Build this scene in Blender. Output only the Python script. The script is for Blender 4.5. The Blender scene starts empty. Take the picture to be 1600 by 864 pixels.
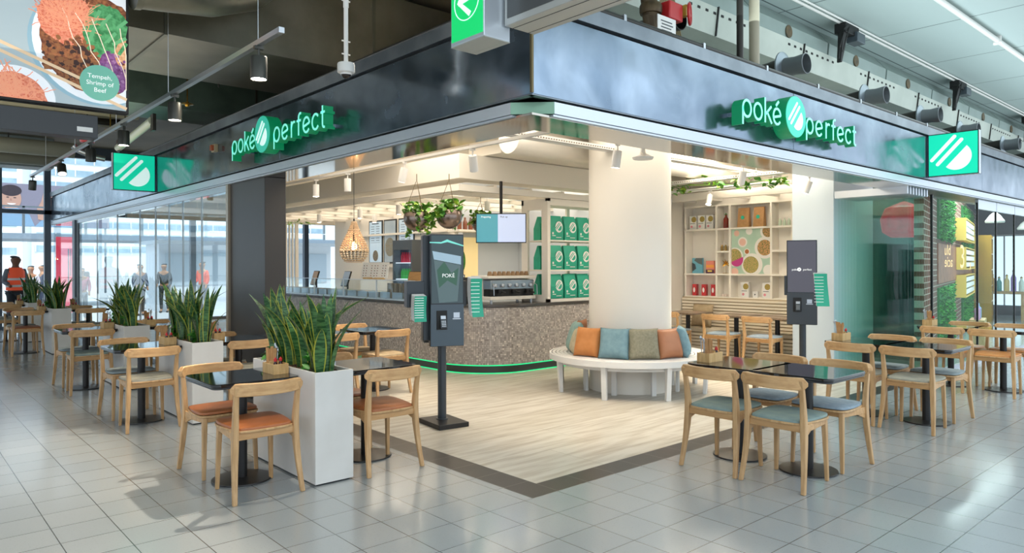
import bpy, bmesh, math, random
from mathutils import Vector, Matrix, Euler
random.seed(7)
PI = math.pi
D = bpy.data
S = bpy.context.scene
C = S.collection

# ------------------------------------------------------------------ camera
TH = math.radians(48.35)
cam_data = D.cameras.new('camera')
cam = D.objects.new('camera', cam_data); C.objects.link(cam)
fwv = Vector((math.cos(TH), math.sin(TH), 0)); rtv = Vector((math.sin(TH), -math.cos(TH), 0)); upv = Vector((0, 0, 1))
RO = 0.00267
r2 = rtv*math.cos(RO) - upv*math.sin(RO); u2 = upv*math.cos(RO) + rtv*math.sin(RO)
M = Matrix((( r2.x, u2.x, -fwv.x, 0), (r2.y, u2.y, -fwv.y, 0), (r2.z, u2.z, -fwv.z, 1.55), (0, 0, 0, 1)))
cam.matrix_world = M
cam_data.sensor_width = 36; cam_data.lens = 1116/1600*36
cam_data.shift_y = -(432-413.3)/1600
cam_data.clip_end = 400
S.camera = cam
S.cycles.transparent_max_bounces = 48
S.view_settings.view_transform = 'Standard'; S.view_settings.look = 'None'
S.view_settings.exposure = 0.45; S.view_settings.gamma = 1
S.view_settings.use_curve_mapping = False

# ------------------------------------------------------------------ world and lights
W = D.worlds.new('daylight'); S.world = W; W.use_nodes = True
bg = W.node_tree.nodes['Background']; bg.inputs[0].default_value = (0.79, 0.90, 1.0, 1); bg.inputs[1].default_value = 1.22

sl = D.lights.new('sun', 'SUN'); sl.energy = 3.2; sl.angle = 0.02; sl.color = (1.0, 0.97, 0.92); so_ = D.objects.new('sun', sl); C.objects.link(so_)
so_.rotation_euler = Vector((0.10, 0.36, -1)).to_track_quat('-Z', 'Y').to_euler()
def area(name, loc, sx, sy, power, col, rot=(0, 0, 0)):
    l = D.lights.new(name, 'AREA'); l.shape = 'RECTANGLE'; l.size = sx; l.size_y = sy; l.energy = power; l.color = col
    o = D.objects.new(name, l); C.objects.link(o); o.location = loc; o.rotation_euler = rot
    return o
area('concourse_light', (4.5, -2.5, 4.9), 16, 5, 170, (0.86, 0.95, 1.0))
area('concourse_light', (14, 1.5, 4.9), 12, 4, 190, (0.82, 0.95, 1.0))
area('concourse_light', (-4.5, 8.0, 4.2), 5, 14, 160, (0.92, 0.96, 1.0))
area('shop_light', (5.0, 7.0, 3.22), 2.0, 4.0, 62, (1.0, 0.90, 0.77))
area('shop_light', (8.2, 5.2, 3.22), 4.0, 1.2, 44, (1.0, 0.91, 0.78))
area('counter_light', (7.2, 12.2, 3.2), 1.4, 5.0, 55, (1.0, 0.88, 0.72))
area('counter_light', (8.2, 9.2, 3.2), 2.2, 1.6, 40, (1.0, 0.89, 0.73))
area('lounge_light', (9.2, 6.0, 3.2), 1.4, 1.2, 48, (1.0, 0.88, 0.72))
area('neighbour_fill_light', (15.5, 4.3, 3.3), 8, 0.9, 260, (0.88, 0.96, 1.0))  # added fill to brighten the brick and moss wall

area('added_uplight', (12.5, 3.3, 3.9), 17, 0.8, 80, (0.80, 0.96, 1.0), (PI, 0, 0))  # no fixture here, added to brighten the right ceiling
area('added_uplight', (1.6, 9.0, 3.1), 2.4, 8, 34, (1.0, 0.90, 0.72), (PI, 0, 0))  # likewise added without a fixture, lifts the dark left ducts
area('added_uplight', (-2.0, 15.5, 3.2), 6, 6, 90, (0.95, 0.95, 0.85), (PI, 0, 0))  # added without a fixture too, lifts the far left ceiling

# ------------------------------------------------------------------ materials
def lin(h):
    h = h.lstrip('#'); v = [int(h[i:i+2], 16)/255 for i in (0, 2, 4)]
    return tuple((c/12.92 if c <= 0.04045 else ((c+0.055)/1.055)**2.4) for c in v) + (1,)
def mat(name, col, rough=0.5, metal=0.0, emis=None, es=1.0, noise=None, nscale=8, bump=0, bscale=60, stretch=None, coat=0, spec=None):
    m = D.materials.new(name); m.use_nodes = True
    nt = m.node_tree; b = nt.nodes['Principled BSDF']
    c = lin(col) if isinstance(col, str) else col
    b.inputs['Base Color'].default_value = c; b.inputs['Roughness'].default_value = rough; b.inputs['Metallic'].default_value = metal
    if coat: b.inputs['Coat Weight'].default_value = coat
    if spec is not None: b.inputs['Specular IOR Level'].default_value = spec
    if emis:
        b.inputs['Emission Color'].default_value = lin(emis) if isinstance(emis, str) else emis
        b.inputs['Emission Strength'].default_value = es
    if noise or bump:
        tc = nt.nodes.new('ShaderNodeTexCoord'); mp = nt.nodes.new('ShaderNodeMapping')
        nt.links.new(tc.outputs['Object'], mp.inputs[0])
        if stretch: mp.inputs['Scale'].default_value = stretch
    if noise:
        n = nt.nodes.new('ShaderNodeTexNoise'); n.inputs['Scale'].default_value = nscale; n.inputs['Detail'].default_value = 5
        nt.links.new(mp.outputs[0], n.inputs['Vector'])
        mx = nt.nodes.new('ShaderNodeMix'); mx.data_type = 'RGBA'
        mx.inputs[6].default_value = c; mx.inputs[7].default_value = lin(noise) if isinstance(noise, str) else noise
        rr = nt.nodes.new('ShaderNodeMapRange'); rr.inputs[1].default_value = 0.35; rr.inputs[2].default_value = 0.65
        nt.links.new(n.outputs[0], rr.inputs[0]); nt.links.new(rr.outputs[0], mx.inputs[0])
        nt.links.new(mx.outputs[2], b.inputs['Base Color'])
    if bump:
        n2 = nt.nodes.new('ShaderNodeTexNoise'); n2.inputs['Scale'].default_value = bscale
        nt.links.new(mp.outputs[0], n2.inputs['Vector'])
        bp = nt.nodes.new('ShaderNodeBump'); bp.inputs['Strength'].default_value = bump; bp.inputs['Distance'].default_value = 0.01
        nt.links.new(n2.outputs[0], bp.inputs['Height']); nt.links.new(bp.outputs[0], b.inputs['Normal'])
    return m
def glass(name, tint, refl=0.08, rough=0.0, gain=0.8):
    """thin architectural glazing: clear transmission tinted by the pane plus fresnel reflection"""
    m = D.materials.new(name); m.use_nodes = True; nt = m.node_tree
    nt.nodes.clear(); out = nt.nodes.new('ShaderNodeOutputMaterial')
    tr = nt.nodes.new('ShaderNodeBsdfTransparent'); tr.inputs[0].default_value = tint
    gl = nt.nodes.new('ShaderNodeBsdfGlossy'); gl.inputs['Roughness'].default_value = rough; gl.inputs[0].default_value = (0.95, 1, 1, 1)
    lw = nt.nodes.new('ShaderNodeFresnel'); lw.inputs[0].default_value = 1.45
    ma = nt.nodes.new('ShaderNodeMath'); ma.operation = 'MULTIPLY_ADD'; ma.inputs[1].default_value = gain; ma.inputs[2].default_value = refl*0.5
    mx = nt.nodes.new('ShaderNodeMixShader')
    ge = nt.nodes.new('ShaderNodeNewGeometry'); inv = nt.nodes.new('ShaderNodeMath'); inv.operation = 'SUBTRACT'; inv.inputs[0].default_value = 1.0; nt.links.new(ge.outputs['Backfacing'], inv.inputs[1])
    mu = nt.nodes.new('ShaderNodeMath'); mu.operation = 'MULTIPLY'; mu.use_clamp = True; nt.links.new(inv.outputs[0], mu.inputs[1])
    nt.links.new(lw.outputs[0], ma.inputs[0]); nt.links.new(ma.outputs[0], mu.inputs[0]); nt.links.new(mu.outputs[0], mx.inputs[0])
    nt.links.new(tr.outputs[0], mx.inputs[1]); nt.links.new(gl.outputs[0], mx.inputs[2]); nt.links.new(mx.outputs[0], out.inputs[0])
    return m
def grid_mat(name, c1, c2, grout, sx, sy, ox, oy, mortar, rough=0.35, offset=0.0, speck=None, streak=None, rbump=0.1, plane='xy'):
    """tiles or bricks on a regular grid in object space"""
    m = D.materials.new(name); m.use_nodes = True; nt = m.node_tree; L = nt.links; b = nt.nodes['Principled BSDF']
    tc = nt.nodes.new('ShaderNodeTexCoord'); mp = nt.nodes.new('ShaderNodeMapping')
    L.new(tc.outputs['Object'], mp.inputs[0])
    if plane == 'yz': mp.inputs['Rotation'].default_value = (0, 0, 0)
    mp.inputs['Location'].default_value = (-ox, -oy, 0)
    vec = mp.outputs[0]
    if plane == 'xz' or plane == 'yz':
        sp = nt.nodes.new('ShaderNodeSeparateXYZ'); cb = nt.nodes.new('ShaderNodeCombineXYZ')
        L.new(vec, sp.inputs[0]); L.new(sp.outputs[0 if plane == 'xz' else 1], cb.inputs[0]); L.new(sp.outputs[2], cb.inputs[1]); vec = cb.outputs[0]
    br = nt.nodes.new('ShaderNodeTexBrick'); L.new(vec, br.inputs['Vector'])
    br.offset = offset; br.squash = 1.0
    br.inputs['Scale'].default_value = 1.0; br.inputs['Brick Width'].default_value = sx; br.inputs['Row Height'].default_value = sy
    br.inputs['Mortar Size'].default_value = mortar; br.inputs['Mortar Smooth'].default_value = 0.1; br.inputs['Bias'].default_value = 0.0
    br.inputs['Color1'].default_value = lin(c1); br.inputs['Color2'].default_value = lin(c2); br.inputs['Mortar'].default_value = lin(grout)
    col = br.outputs['Color']
    if speck:
        n = nt.nodes.new('ShaderNodeTexNoise'); n.inputs['Scale'].default_value = 90; n.inputs['Detail'].default_value = 2; L.new(tc.outputs['Object'], n.inputs['Vector'])
        rr = nt.nodes.new('ShaderNodeMapRange'); rr.inputs[1].default_value = 0.60; rr.inputs[2].default_value = 0.72; rr.inputs[4].default_value = 0.45; L.new(n.outputs[0], rr.inputs[0])
        mx = nt.nodes.new('ShaderNodeMix'); mx.data_type = 'RGBA'; L.new(rr.outputs[0], mx.inputs[0]); L.new(col, mx.inputs[6]); mx.inputs[7].default_value = lin(speck); col = mx.outputs[2]
    if streak:
        mp2 = nt.nodes.new('ShaderNodeMapping'); mp2.inputs['Scale'].default_value = (1.0, 9.0, 1.0); L.new(tc.outputs['Object'], mp2.inputs[0])
        n = nt.nodes.new('ShaderNodeTexNoise'); n.inputs['Scale'].default_value = 1.6; n.inputs['Detail'].default_value = 6; n.inputs['Distortion'].default_value = 0.3; L.new(mp2.outputs[0], n.inputs['Vector'])
        rr = nt.nodes.new('ShaderNodeMapRange'); rr.inputs[1].default_value = 0.42; rr.inputs[2].default_value = 0.68; L.new(n.outputs[0], rr.inputs[0])
        mx = nt.nodes.new('ShaderNodeMix'); mx.data_type = 'RGBA'; L.new(rr.outputs[0], mx.inputs[0]); L.new(col, mx.inputs[6]); mx.inputs[7].default_value = lin(streak); col = mx.outputs[2]
        mx2 = nt.nodes.new('ShaderNodeMix'); mx2.data_type = 'RGBA'; L.new(br.outputs['Fac'], mx2.inputs[0]); L.new(col, mx2.inputs[6]); mx2.inputs[7].default_value = lin(grout); col = mx2.outputs[2]
    L.new(col, b.inputs['Base Color'])
    nr = nt.nodes.new('ShaderNodeTexNoise'); nr.inputs['Scale'].default_value = 2.5; nr.inputs['Detail'].default_value = 4; L.new(tc.outputs['Object'], nr.inputs['Vector'])
    mr = nt.nodes.new('ShaderNodeMapRange'); mr.inputs[1].default_value = 0.3; mr.inputs[2].default_value = 0.7; mr.inputs[3].default_value = rough-0.02; mr.inputs[4].default_value = rough+0.03
    L.new(nr.outputs[0], mr.inputs[0]); L.new(mr.outputs[0], b.inputs['Roughness'])
    if name == 'concourse_floor_tile': b.inputs['Coat Weight'].default_value = 0.45; b.inputs['Coat Roughness'].default_value = 0.12
    if rbump:
        bp = nt.nodes.new('ShaderNodeBump'); bp.inputs['Strength'].default_value = rbump; bp.inputs['Distance'].default_value = 0.004; bp.invert = True
        L.new(br.outputs['Fac'], bp.inputs['Height']); L.new(bp.outputs[0], b.inputs['Normal'])
    return m
def mosaic_mat(name, cell):
    m = D.materials.new(name); m.use_nodes = True; nt = m.node_tree; L = nt.links; b = nt.nodes['Principled BSDF']
    tc = nt.nodes.new('ShaderNodeTexCoord')
    sc = nt.nodes.new('ShaderNodeVectorMath'); sc.operation = 'SCALE'; sc.inputs[3].default_value = 1/cell; L.new(tc.outputs['Object'], sc.inputs[0])
    fl = nt.nodes.new('ShaderNodeVectorMath'); fl.operation = 'FLOOR'; L.new(sc.outputs[0], fl.inputs[0])
    wn = nt.nodes.new('ShaderNodeTexWhiteNoise'); L.new(fl.outputs[0], wn.inputs[0])
    cr = nt.nodes.new('ShaderNodeValToRGB'); L.new(wn.outputs['Value'], cr.inputs[0])
    cr.color_ramp.interpolation = 'CONSTANT'
    els = [(0, '#978f89'), (0.2, '#a8a099'), (0.45, '#b3aaa2'), (0.62, '#9d958f'), (0.75, '#beb5ac'), (0.90, '#877f79'), (0.96, '#d2c9be')]
    e = cr.color_ramp.elements; e[0].position = 0; e[0].color = lin(els[0][1]); e[1].position = els[1][0]; e[1].color = lin(els[1][1])
    for p, c in els[2:]:
        q = e.new(p); q.color = lin(c)
    fr = nt.nodes.new('ShaderNodeVectorMath'); fr.operation = 'FRACTION'; L.new(sc.outputs[0], fr.inputs[0])
    sp = nt.nodes.new('ShaderNodeSeparateXYZ'); L.new(fr.outputs[0], sp.inputs[0])
    lt = []
    for k in range(3):
        a = nt.nodes.new('ShaderNodeMath'); a.operation = 'LESS_THAN'; a.inputs[1].default_value = 0.09; L.new(sp.outputs[k], a.inputs[0]); lt.append(a)
    # grout only counts along the height and along whichever direction the face runs in
    ge = nt.nodes.new('ShaderNodeNewGeometry'); sn = nt.nodes.new('ShaderNodeSeparateXYZ'); L.new(ge.outputs['Normal'], sn.inputs[0])
    fac = lt[2].outputs[0]
    for k in range(2):
        ab = nt.nodes.new('ShaderNodeMath'); ab.operation = 'ABSOLUTE'; L.new(sn.outputs[k], ab.inputs[0])
        l2 = nt.nodes.new('ShaderNodeMath'); l2.operation = 'LESS_THAN'; l2.inputs[1].default_value = 0.72; L.new(ab.outputs[0], l2.inputs[0])
        mu = nt.nodes.new('ShaderNodeMath'); mu.operation = 'MULTIPLY'; L.new(l2.outputs[0], mu.inputs[0]); L.new(lt[k].outputs[0], mu.inputs[1])
        mxm = nt.nodes.new('ShaderNodeMath'); mxm.operation = 'MAXIMUM'; L.new(fac, mxm.inputs[0]); L.new(mu.outputs[0], mxm.inputs[1]); fac = mxm.outputs[0]
    mx = nt.nodes.new('ShaderNodeMix'); mx.data_type = 'RGBA'; L.new(fac, mx.inputs[0]); L.new(cr.outputs[0], mx.inputs[6]); mx.inputs[7].default_value = lin('#7d756d')
    L.new(mx.outputs[2], b.inputs['Base Color']); b.inputs['Roughness'].default_value = 0.35
    return m
ORD = ['first', 'second', 'third', 'fourth', 'fifth', 'sixth', 'seventh', 'eighth', 'ninth', 'tenth', 'eleventh', 'twelfth', 'thirteenth', 'fourteenth']
def wood(name, c1, c2, rough=0.42, scale=(2, 2, 14)):
    return mat(name, c1, rough, noise=c2, nscale=3.0, stretch=scale)

MT = dict(
 oak=wood('oak_wood', '#cda678', '#b78f60', 0.42, (14, 14, 1.6)),
 oak_h=wood('oak_rail', '#d2a876', '#bd9160', 0.42, (1.6, 14, 14)),
 black_gloss=mat('black_gloss_top', '#0c0d10', 0.07, coat=0.3),
 table_edge=mat('table_edge', '#2a2b2e', 0.25),
 dark_metal=mat('dark_metal', '#2b2a2a', 0.35, 0.4),
 kiosk=mat('kiosk_grey', '#3f4449', 0.35, 0.3),
 kiosk_dark=mat('kiosk_dark', '#1b2229', 0.15),
 white=mat('white_paint', '#e6e3de', 0.45),
 white_warm=mat('warm_white_paint', '#e9e2d6', 0.5),
 planter=mat('planter_lacquer', '#dcd9d4', 0.35, noise='#d3cfc9', nscale=3),
 soil=mat('bark_mulch', '#4a382a', 0.95, noise='#7b6048', nscale=60, bump=0.8, bscale=90),
 orange=mat('tan_leather', '#b1693a', 0.42, noise='#9c5a30', nscale=5),
 orange2=mat('tan_vinyl', '#dd9a5c', 0.4, noise='#d08c4e', nscale=5),
 blue=mat('blue_fabric', '#93a3ae', 0.8, noise='#8496a3', nscale=25, bump=0.15, bscale=250),
 sage=mat('sage_fabric', '#7d9190', 0.8, noise='#8d9d94', nscale=12, bump=0.15, bscale=250),
 stone=mat('stone_fabric', '#aba796', 0.85, noise='#97968a', nscale=10, bump=0.15, bscale=250),
 grey=mat('grey_fabric', '#9aa3a4', 0.85, noise='#8b9698', nscale=10, bump=0.15, bscale=250),
 beige=mat('beige_fabric', '#b7a283', 0.85, noise='#a99574', nscale=14, bump=0.15, bscale=250),
 leaf=None, leaf_y=mat('leaf_margin', '#a5a83c', 0.5),
 green=mat('fresh_green_leaf', '#3f8a2b', 0.45, noise='#2c6b22', nscale=12),
 vine=mat('vine_leaf', '#2f7a2c', 0.4, noise='#76a636', nscale=7),
 vine_y=mat('lime_leaf', '#98b22c', 0.4, noise='#6c9a30', nscale=9),
 stem=mat('stem_brown', '#6d5b3a', 0.8),
 box_wood=wood('crate_wood', '#d9b680', '#c29a61', 0.55, (10, 10, 2)),
 red=mat('red_plastic', '#c22a2c', 0.3), darkglass=mat('dark_bottle_glass', '#33120c', 0.08),
 paper=mat('white_paper', '#e9e7e2', 0.7), card=mat('kraft_card', '#c19565', 0.8, noise='#b4885a', nscale=20),
 mint=mat('mint_print', '#2fae8f', 0.55), mint_bag=mat('green_bag', '#27a98a', 0.55, noise='#219a7c', nscale=4),
 alum=mat('aluminium', '#b9bec4', 0.3, 0.85), alum_l=mat('light_anodised_trim', '#cfd6de', 0.32, 0.6),
 steel=mat('galvanised_steel', '#8e979e', 0.35, 0.8),
 glass_clear=glass('clear_glass', (0.93, 0.97, 0.98, 1)),
 glass_green=glass('green_edge_glass', (0.925, 0.975, 0.962, 1), 0.03, gain=0.28),
 glass_front=glass('shopfront_glass', (0.90, 0.97, 0.95, 1), 0.16),
 black=mat('matt_black', '#121212', 0.6), black_pipe=mat('dark_pipe', '#35332f', 0.35, 0.5),
 dark_brown=mat('dark_panel', '#45413e', 0.4, 0.3),
 skin=mat('skin', '#b98763', 0.55), skin_d=mat('skin_deep', '#7a5440', 0.55), hair=mat('hair', '#231b17', 0.7),
 gold=mat('gold', '#c99a3c', 0.25, 1.0), copper=mat('bronze_pot', '#8d7d74', 0.25, 0.85),
 bead=mat('wooden_beads', '#dfc3a0', 0.5), bulb=mat('warm_bulb', '#ffd9a0', 0.4, emis='#ffb46a', es=14),
 lamp_on=mat('lamp_lens', '#ffffff', 0.3, emis='#fff2df', es=14), lamp_off=mat('lamp_dark', '#3b3632', 0.3),
)
def leaf_material():
    m = D.materials.new('banded_green_leaf'); m.use_nodes = True; nt = m.node_tree; L = nt.links; b = nt.nodes['Principled BSDF']
    tc = nt.nodes.new('ShaderNodeTexCoord'); mp = nt.nodes.new('ShaderNodeMapping'); mp.inputs['Scale'].default_value = (9, 9, 42); L.new(tc.outputs['Object'], mp.inputs[0])
    n = nt.nodes.new('ShaderNodeTexNoise'); n.inputs['Scale'].default_value = 1.4; n.inputs['Detail'].default_value = 3; n.inputs['Distortion'].default_value = 0.6; L.new(mp.outputs[0], n.inputs['Vector'])
    cr = nt.nodes.new('ShaderNodeValToRGB'); L.new(n.outputs[0], cr.inputs[0])
    cr.color_ramp.elements[0].position = 0.42; cr.color_ramp.elements[0].color = lin('#1c4a26'); cr.color_ramp.elements[1].position = 0.6; cr.color_ramp.elements[1].color = lin('#4d7a45')
    L.new(cr.outputs[0], b.inputs['Base Color']); b.inputs['Roughness'].default_value = 0.38
    return m
MT['leaf'] = leaf_material()

# ------------------------------------------------------------------ mesh builder
class MB:
    def __init__(s): s.v = []; s.f = []; s.m = []
    def add(s, vs, fs, mi=0, X=None):
        o = len(s.v)
        s.v += [tuple(X @ Vector(p)) if X else tuple(p) for p in vs]
        s.f += [tuple(i+o for i in f) for f in fs]; s.m += [mi]*len(fs)
        return s
    def box(s, a, b, mi=0, X=None):
        x0, y0, z0 = a; x1, y1, z1 = b
        vs = [(x0,y0,z0),(x1,y0,z0),(x1,y1,z0),(x0,y1,z0),(x0,y0,z1),(x1,y0,z1),(x1,y1,z1),(x0,y1,z1)]
        return s.add(vs, [(0,3,2,1),(4,5,6,7),(0,1,5,4),(1,2,6,5),(2,3,7,6),(3,0,4,7)], mi, X)
    def sweep(s, secs, mi=0, X=None):
        """secs: list of (centre, half-width vector, half-depth vector)"""
        vs = []; fs = []
        for c, a, b in secs:
            c = Vector(c); a = Vector(a); b = Vector(b)
            vs += [c-a-b, c+a-b, c+a+b, c-a+b]
        n = len(secs)
        for i in range(n-1):
            for j in range(4):
                k = (j+1) % 4; fs.append((i*4+j, i*4+k, i*4+4+k, i*4+4+j))
        fs.append((3, 2, 1, 0)); e = (n-1)*4; fs.append((e, e+1, e+2, e+3))
        return s.add(vs, fs, mi, X)
    def tube(s, pts, r, n=10, mi=0, X=None, cap=True):
        pts = [Vector(p) for p in pts]; N = len(pts)
        rs = r if isinstance(r, (list, tuple)) else [r]*N
        vs = []; fs = []; ref = None
        for i, p in enumerate(pts):
            d = (pts[min(i+1, N-1)] - pts[max(i-1, 0)]).normalized()
            if ref is None: ref = Vector((0, 0, 1)) if abs(d.z) < 0.9 else Vector((1, 0, 0))
            a = d.cross(ref)
            if a.length < 1e-4: a = d.cross(Vector((0.3, 1, 0.2)))
            a.normalize(); b = d.cross(a); ref = b.cross(d) if False else ref
            for k in range(n):
                t = 2*PI*k/n; vs.append(p + a*math.cos(t)*rs[i] + b*math.sin(t)*rs[i])
        for i in range(N-1):
            for k in range(n):
                q = (k+1) % n; fs.append((i*n+k, i*n+q, i*n+n+q, i*n+n+k))
        if cap: fs.append(tuple(range(n-1, -1, -1))); fs.append(tuple((N-1)*n+k for k in range(n)))
        return s.add(vs, fs, mi, X)
    def lathe(s, prof, n=24, mi=0, X=None, c=(0, 0, 0)):
        vs = []; fs = []; N = len(prof)
        for r, z in prof:
            for k in range(n):
                t = 2*PI*k/n; vs.append((c[0]+r*math.cos(t), c[1]+r*math.sin(t), c[2]+z))
        for i in range(N-1):
            for k in range(n):
                q = (k+1) % n; fs.append((i*n+k, i*n+q, i*n+n+q, i*n+n+k))
        if prof[0][0] > 1e-5: fs.append(tuple(range(n-1, -1, -1)))
        if prof[-1][0] > 1e-5: fs.append(tuple((N-1)*n+k for k in range(n)))
        return s.add(vs, fs, mi, X)
    def prism(s, poly, z0, z1, mi=0, X=None):
        n = len(poly); vs = [(x, y, z0) for x, y in poly] + [(x, y, z1) for x, y in poly]
        fs = [tuple(range(n-1, -1, -1)), tuple(range(n, 2*n))] + [(i, (i+1) % n, n+(i+1) % n, n+i) for i in range(n)]
        return s.add(vs, fs, mi, X)
    def mesh(s, name, mats, sharp=40):
        me = D.meshes.new(name); me.from_pydata(s.v, [], s.f)
        for m in (mats if isinstance(mats, (list, tuple)) else [mats]): me.materials.append(MT[m] if isinstance(m, str) else m)
        for p, i in zip(me.polygons, s.m): p.material_index = i
        if sharp is not None:
            for p in me.polygons: p.use_smooth = True
            me.set_sharp_from_angle(angle=math.radians(sharp))
        me.update(); return me
    def build(s, name, mats, parent=None, sharp=40, bevel=0, loc=(0, 0, 0), rot=None):
        o = D.objects.new(name, s.mesh(name, mats, sharp)); C.objects.link(o); o.location = loc
        if rot is not None: o.rotation_euler = (0, 0, rot) if not isinstance(rot, (tuple, list)) else rot
        if parent: o.parent = parent
        if bevel:
            b = o.modifiers.new('bevel', 'BEVEL'); b.width = bevel; b.segments = 2; b.limit_method = 'ANGLE'; b.angle_limit = math.radians(50)
        return o
def tag(o, label, cat, group=None, kind=None):
    o['label'] = label; o['category'] = cat
    if group: o['group'] = group
    if kind: o['kind'] = kind
    return o
def thing(name, label, cat, loc=(0, 0, 0), rz=0, group=None):
    o = D.objects.new(name, None); C.objects.link(o); o.location = loc; o.rotation_euler = (0, 0, rz); o.empty_display_size = 0.1
    return tag(o, label, cat, group)
def struct(name, mb, mats, bevel=0, sharp=40, parent=None):
    o = mb.build(name, mats, parent, sharp, bevel)
    if not parent: o['kind'] = 'structure'
    return o
KIDS = {}
def kids(o):
    return [c for c in D.objects if c.parent == o]
def dup(root, loc, rz=0, label=None, group=None, swap=None):
    if root.name not in KIDS: KIDS[root.name] = [(c, kids(c)) for c in kids(root)]
    r = root.copy(); C.objects.link(r); r.location = loc; r.rotation_euler = (0, 0, rz)
    if label: r['label'] = label
    if group: r['group'] = group
    for c, gs in KIDS[root.name]:
        n = c.copy(); C.objects.link(n); n.parent = r
        if swap and c.name.split('.')[0] in swap: n.data = swap[c.name.split('.')[0]]
        for g in gs:
            q = g.copy(); C.objects.link(q); q.parent = n
    return r
def rrect(w, h, r, n=6):
    pts = []
    for cx, cy, a0 in ((w/2-r, h/2-r, 0), (-w/2+r, h/2-r, 90), (-w/2+r, -h/2+r, 180), (w/2-r, -h/2+r, 270)):
        for k in range(n+1):
            a = math.radians(a0+90*k/n); pts.append((cx+r*math.cos(a), cy+r*math.sin(a)))
    return pts
def ell(cx, cy, rx, ry, n=28, a0=0, a1=360):
    return [(cx+rx*math.cos(math.radians(a0+(a1-a0)*k/n)), cy+ry*math.sin(math.radians(a0+(a1-a0)*k/n))) for k in range(n+1 if a1-a0 < 360 else n)]
def text_mesh(txt, size, align='CENTER', depth=0.0):
    cu = D.curves.new('t', 'FONT'); cu.body = txt; cu.size = size; cu.align_x = align; cu.extrude = depth; cu.resolution_u = 3
    o = D.objects.new('t', cu); C.objects.link(o)
    dg = bpy.context.evaluated_depsgraph_get(); dg.update()
    me = D.meshes.new_from_object(o.evaluated_get(dg)); D.objects.remove(o)
    v = [tuple(p.co) for p in me.vertices]; f = [tuple(p.vertices) for p in me.polygons]
    return v, f
# frames that map drawing coordinates (x right, y up, z towards the viewer) onto vertical faces
def face_frame(origin, right, normal):
    r = Vector(right).normalized(); n = Vector(normal).normalized(); u = Vector((0, 0, 1))
    if abs(n.z) > 0.9: u = n.cross(r)
    m = Matrix((r, u, n)).transposed().to_4x4(); m.translation = Vector(origin); return m
# ------------------------------------------------------------------ floor
MT['tile'] = grid_mat('concourse_floor_tile', '#9ba1a3', '#a2a7a8', '#474c4e', 0.3015, 0.3015, 0.762, 3.146, 0.0028, rough=0.24, speck='#8d9090')
MT['plank'] = grid_mat('shop_floor_tile', '#d6d0c3', '#c8c0b0', '#9c9181', 1.2, 0.6, 3.484, 3.664, 0.002, rough=0.32, offset=0.4, streak='#b3a794', rbump=0.05)
MT['border'] = grid_mat('dark_border_tile', '#3a3633', '#35312f', '#6d6862', 0.3015, 0.3015, 3.484, 3.446, 0.003, rough=0.3, rbump=0.05)
MT['ceil'] = grid_mat('metal_ceiling_panel', '#b4c2c0', '#afbdbb', '#5c6868', 2.17, 2.6, 0.6, -0.4, 0.012, rough=0.55, rbump=0)
MT['brick'] = grid_mat('brown_brick', '#7a5140', '#6a4636', '#b7aa9b', 0.25, 0.085, 0, 0, 0.008, rough=0.8, offset=0.5, plane='xz')
MT['dark_ceiling'] = mat('dark_ceiling_paint', '#6d6654', 0.7, noise='#595242', nscale=1)
MT['duct'] = mat('dark_duct_metal', '#4d4f45', 0.38, 0.3, noise='#3c3e35', nscale=2.5)
MT['fascia'] = None
def fascia_material():
    m = D.materials.new('hot_rolled_steel_fascia'); m.use_nodes = True; nt = m.node_tree; L = nt.links; b = nt.nodes['Principled BSDF']
    tc = nt.nodes.new('ShaderNodeTexCoord')
    n = nt.nodes.new('ShaderNodeTexNoise'); n.inputs['Scale'].default_value = 1.7; n.inputs['Detail'].default_value = 7; n.inputs['Distortion'].default_value = 0.6; L.new(tc.outputs['Object'], n.inputs['Vector'])
    cr = nt.nodes.new('ShaderNodeValToRGB'); L.new(n.outputs[0], cr.inputs[0])
    cr.color_ramp.elements[0].position = 0.3; cr.color_ramp.elements[0].color = lin('#6d7e90'); cr.color_ramp.elements[1].position = 0.72; cr.color_ramp.elements[1].color = lin('#94a3b3')
    L.new(cr.outputs[0], b.inputs['Base Color']); b.inputs['Metallic'].default_value = 0.92
    n2 = nt.nodes.new('ShaderNodeTexNoise'); n2.inputs['Scale'].default_value = 3.2; n2.inputs['Detail'].default_value = 8; L.new(tc.outputs['Object'], n2.inputs['Vector'])
    mr = nt.nodes.new('ShaderNodeMapRange'); mr.inputs[1].default_value = 0.35; mr.inputs[2].default_value = 0.7; mr.inputs[3].default_value = 0.10; mr.inputs[4].default_value = 0.30
    L.new(n2.outputs[0], mr.inputs[0]); L.new(mr.outputs[0], b.inputs['Roughness'])
    return m
MT['fascia'] = fascia_material()
CX0, CY0 = 3.245, 3.446           # outer corner of the shop
m = MB(); m.prism([(-14, -9), (32, -9), (32, CY0), (CX0, CY0), (CX0, 21.2), (-14, 21.2)], -0.2, 0); struct('floor', m, 'tile', sharp=None)
m = MB(); m.prism([(CX0, CY0), (10.9, CY0), (10.9, 3.664), (3.484, 3.664), (3.484, 21.2), (CX0, 21.2)], -0.2, 0); struct('floor_border', m, 'border', sharp=None)
m = MB(); m.prism([(3.484, 3.664), (10.9, 3.664), (10.9, 21.2), (3.484, 21.2)], -0.2, 0); struct('floor_shop', m, 'plank', sharp=None)
MT['gloss_floor'] = mat('polished_pale_floor', '#a9b0b1', 0.12)
m = MB(); m.prism([(10.9, CY0), (40, CY0), (40, 21.2), (10.9, 21.2)], -0.2, 0); struct('floor_neighbour', m, 'gloss_floor', sharp=None)
m = MB(); m.box((-60, 21.2, -0.25), (60, 120, -0.05)); struct('plaza_ground', m, mat('plaza_paving', '#b9bcbf', 0.7), sharp=None)

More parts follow.
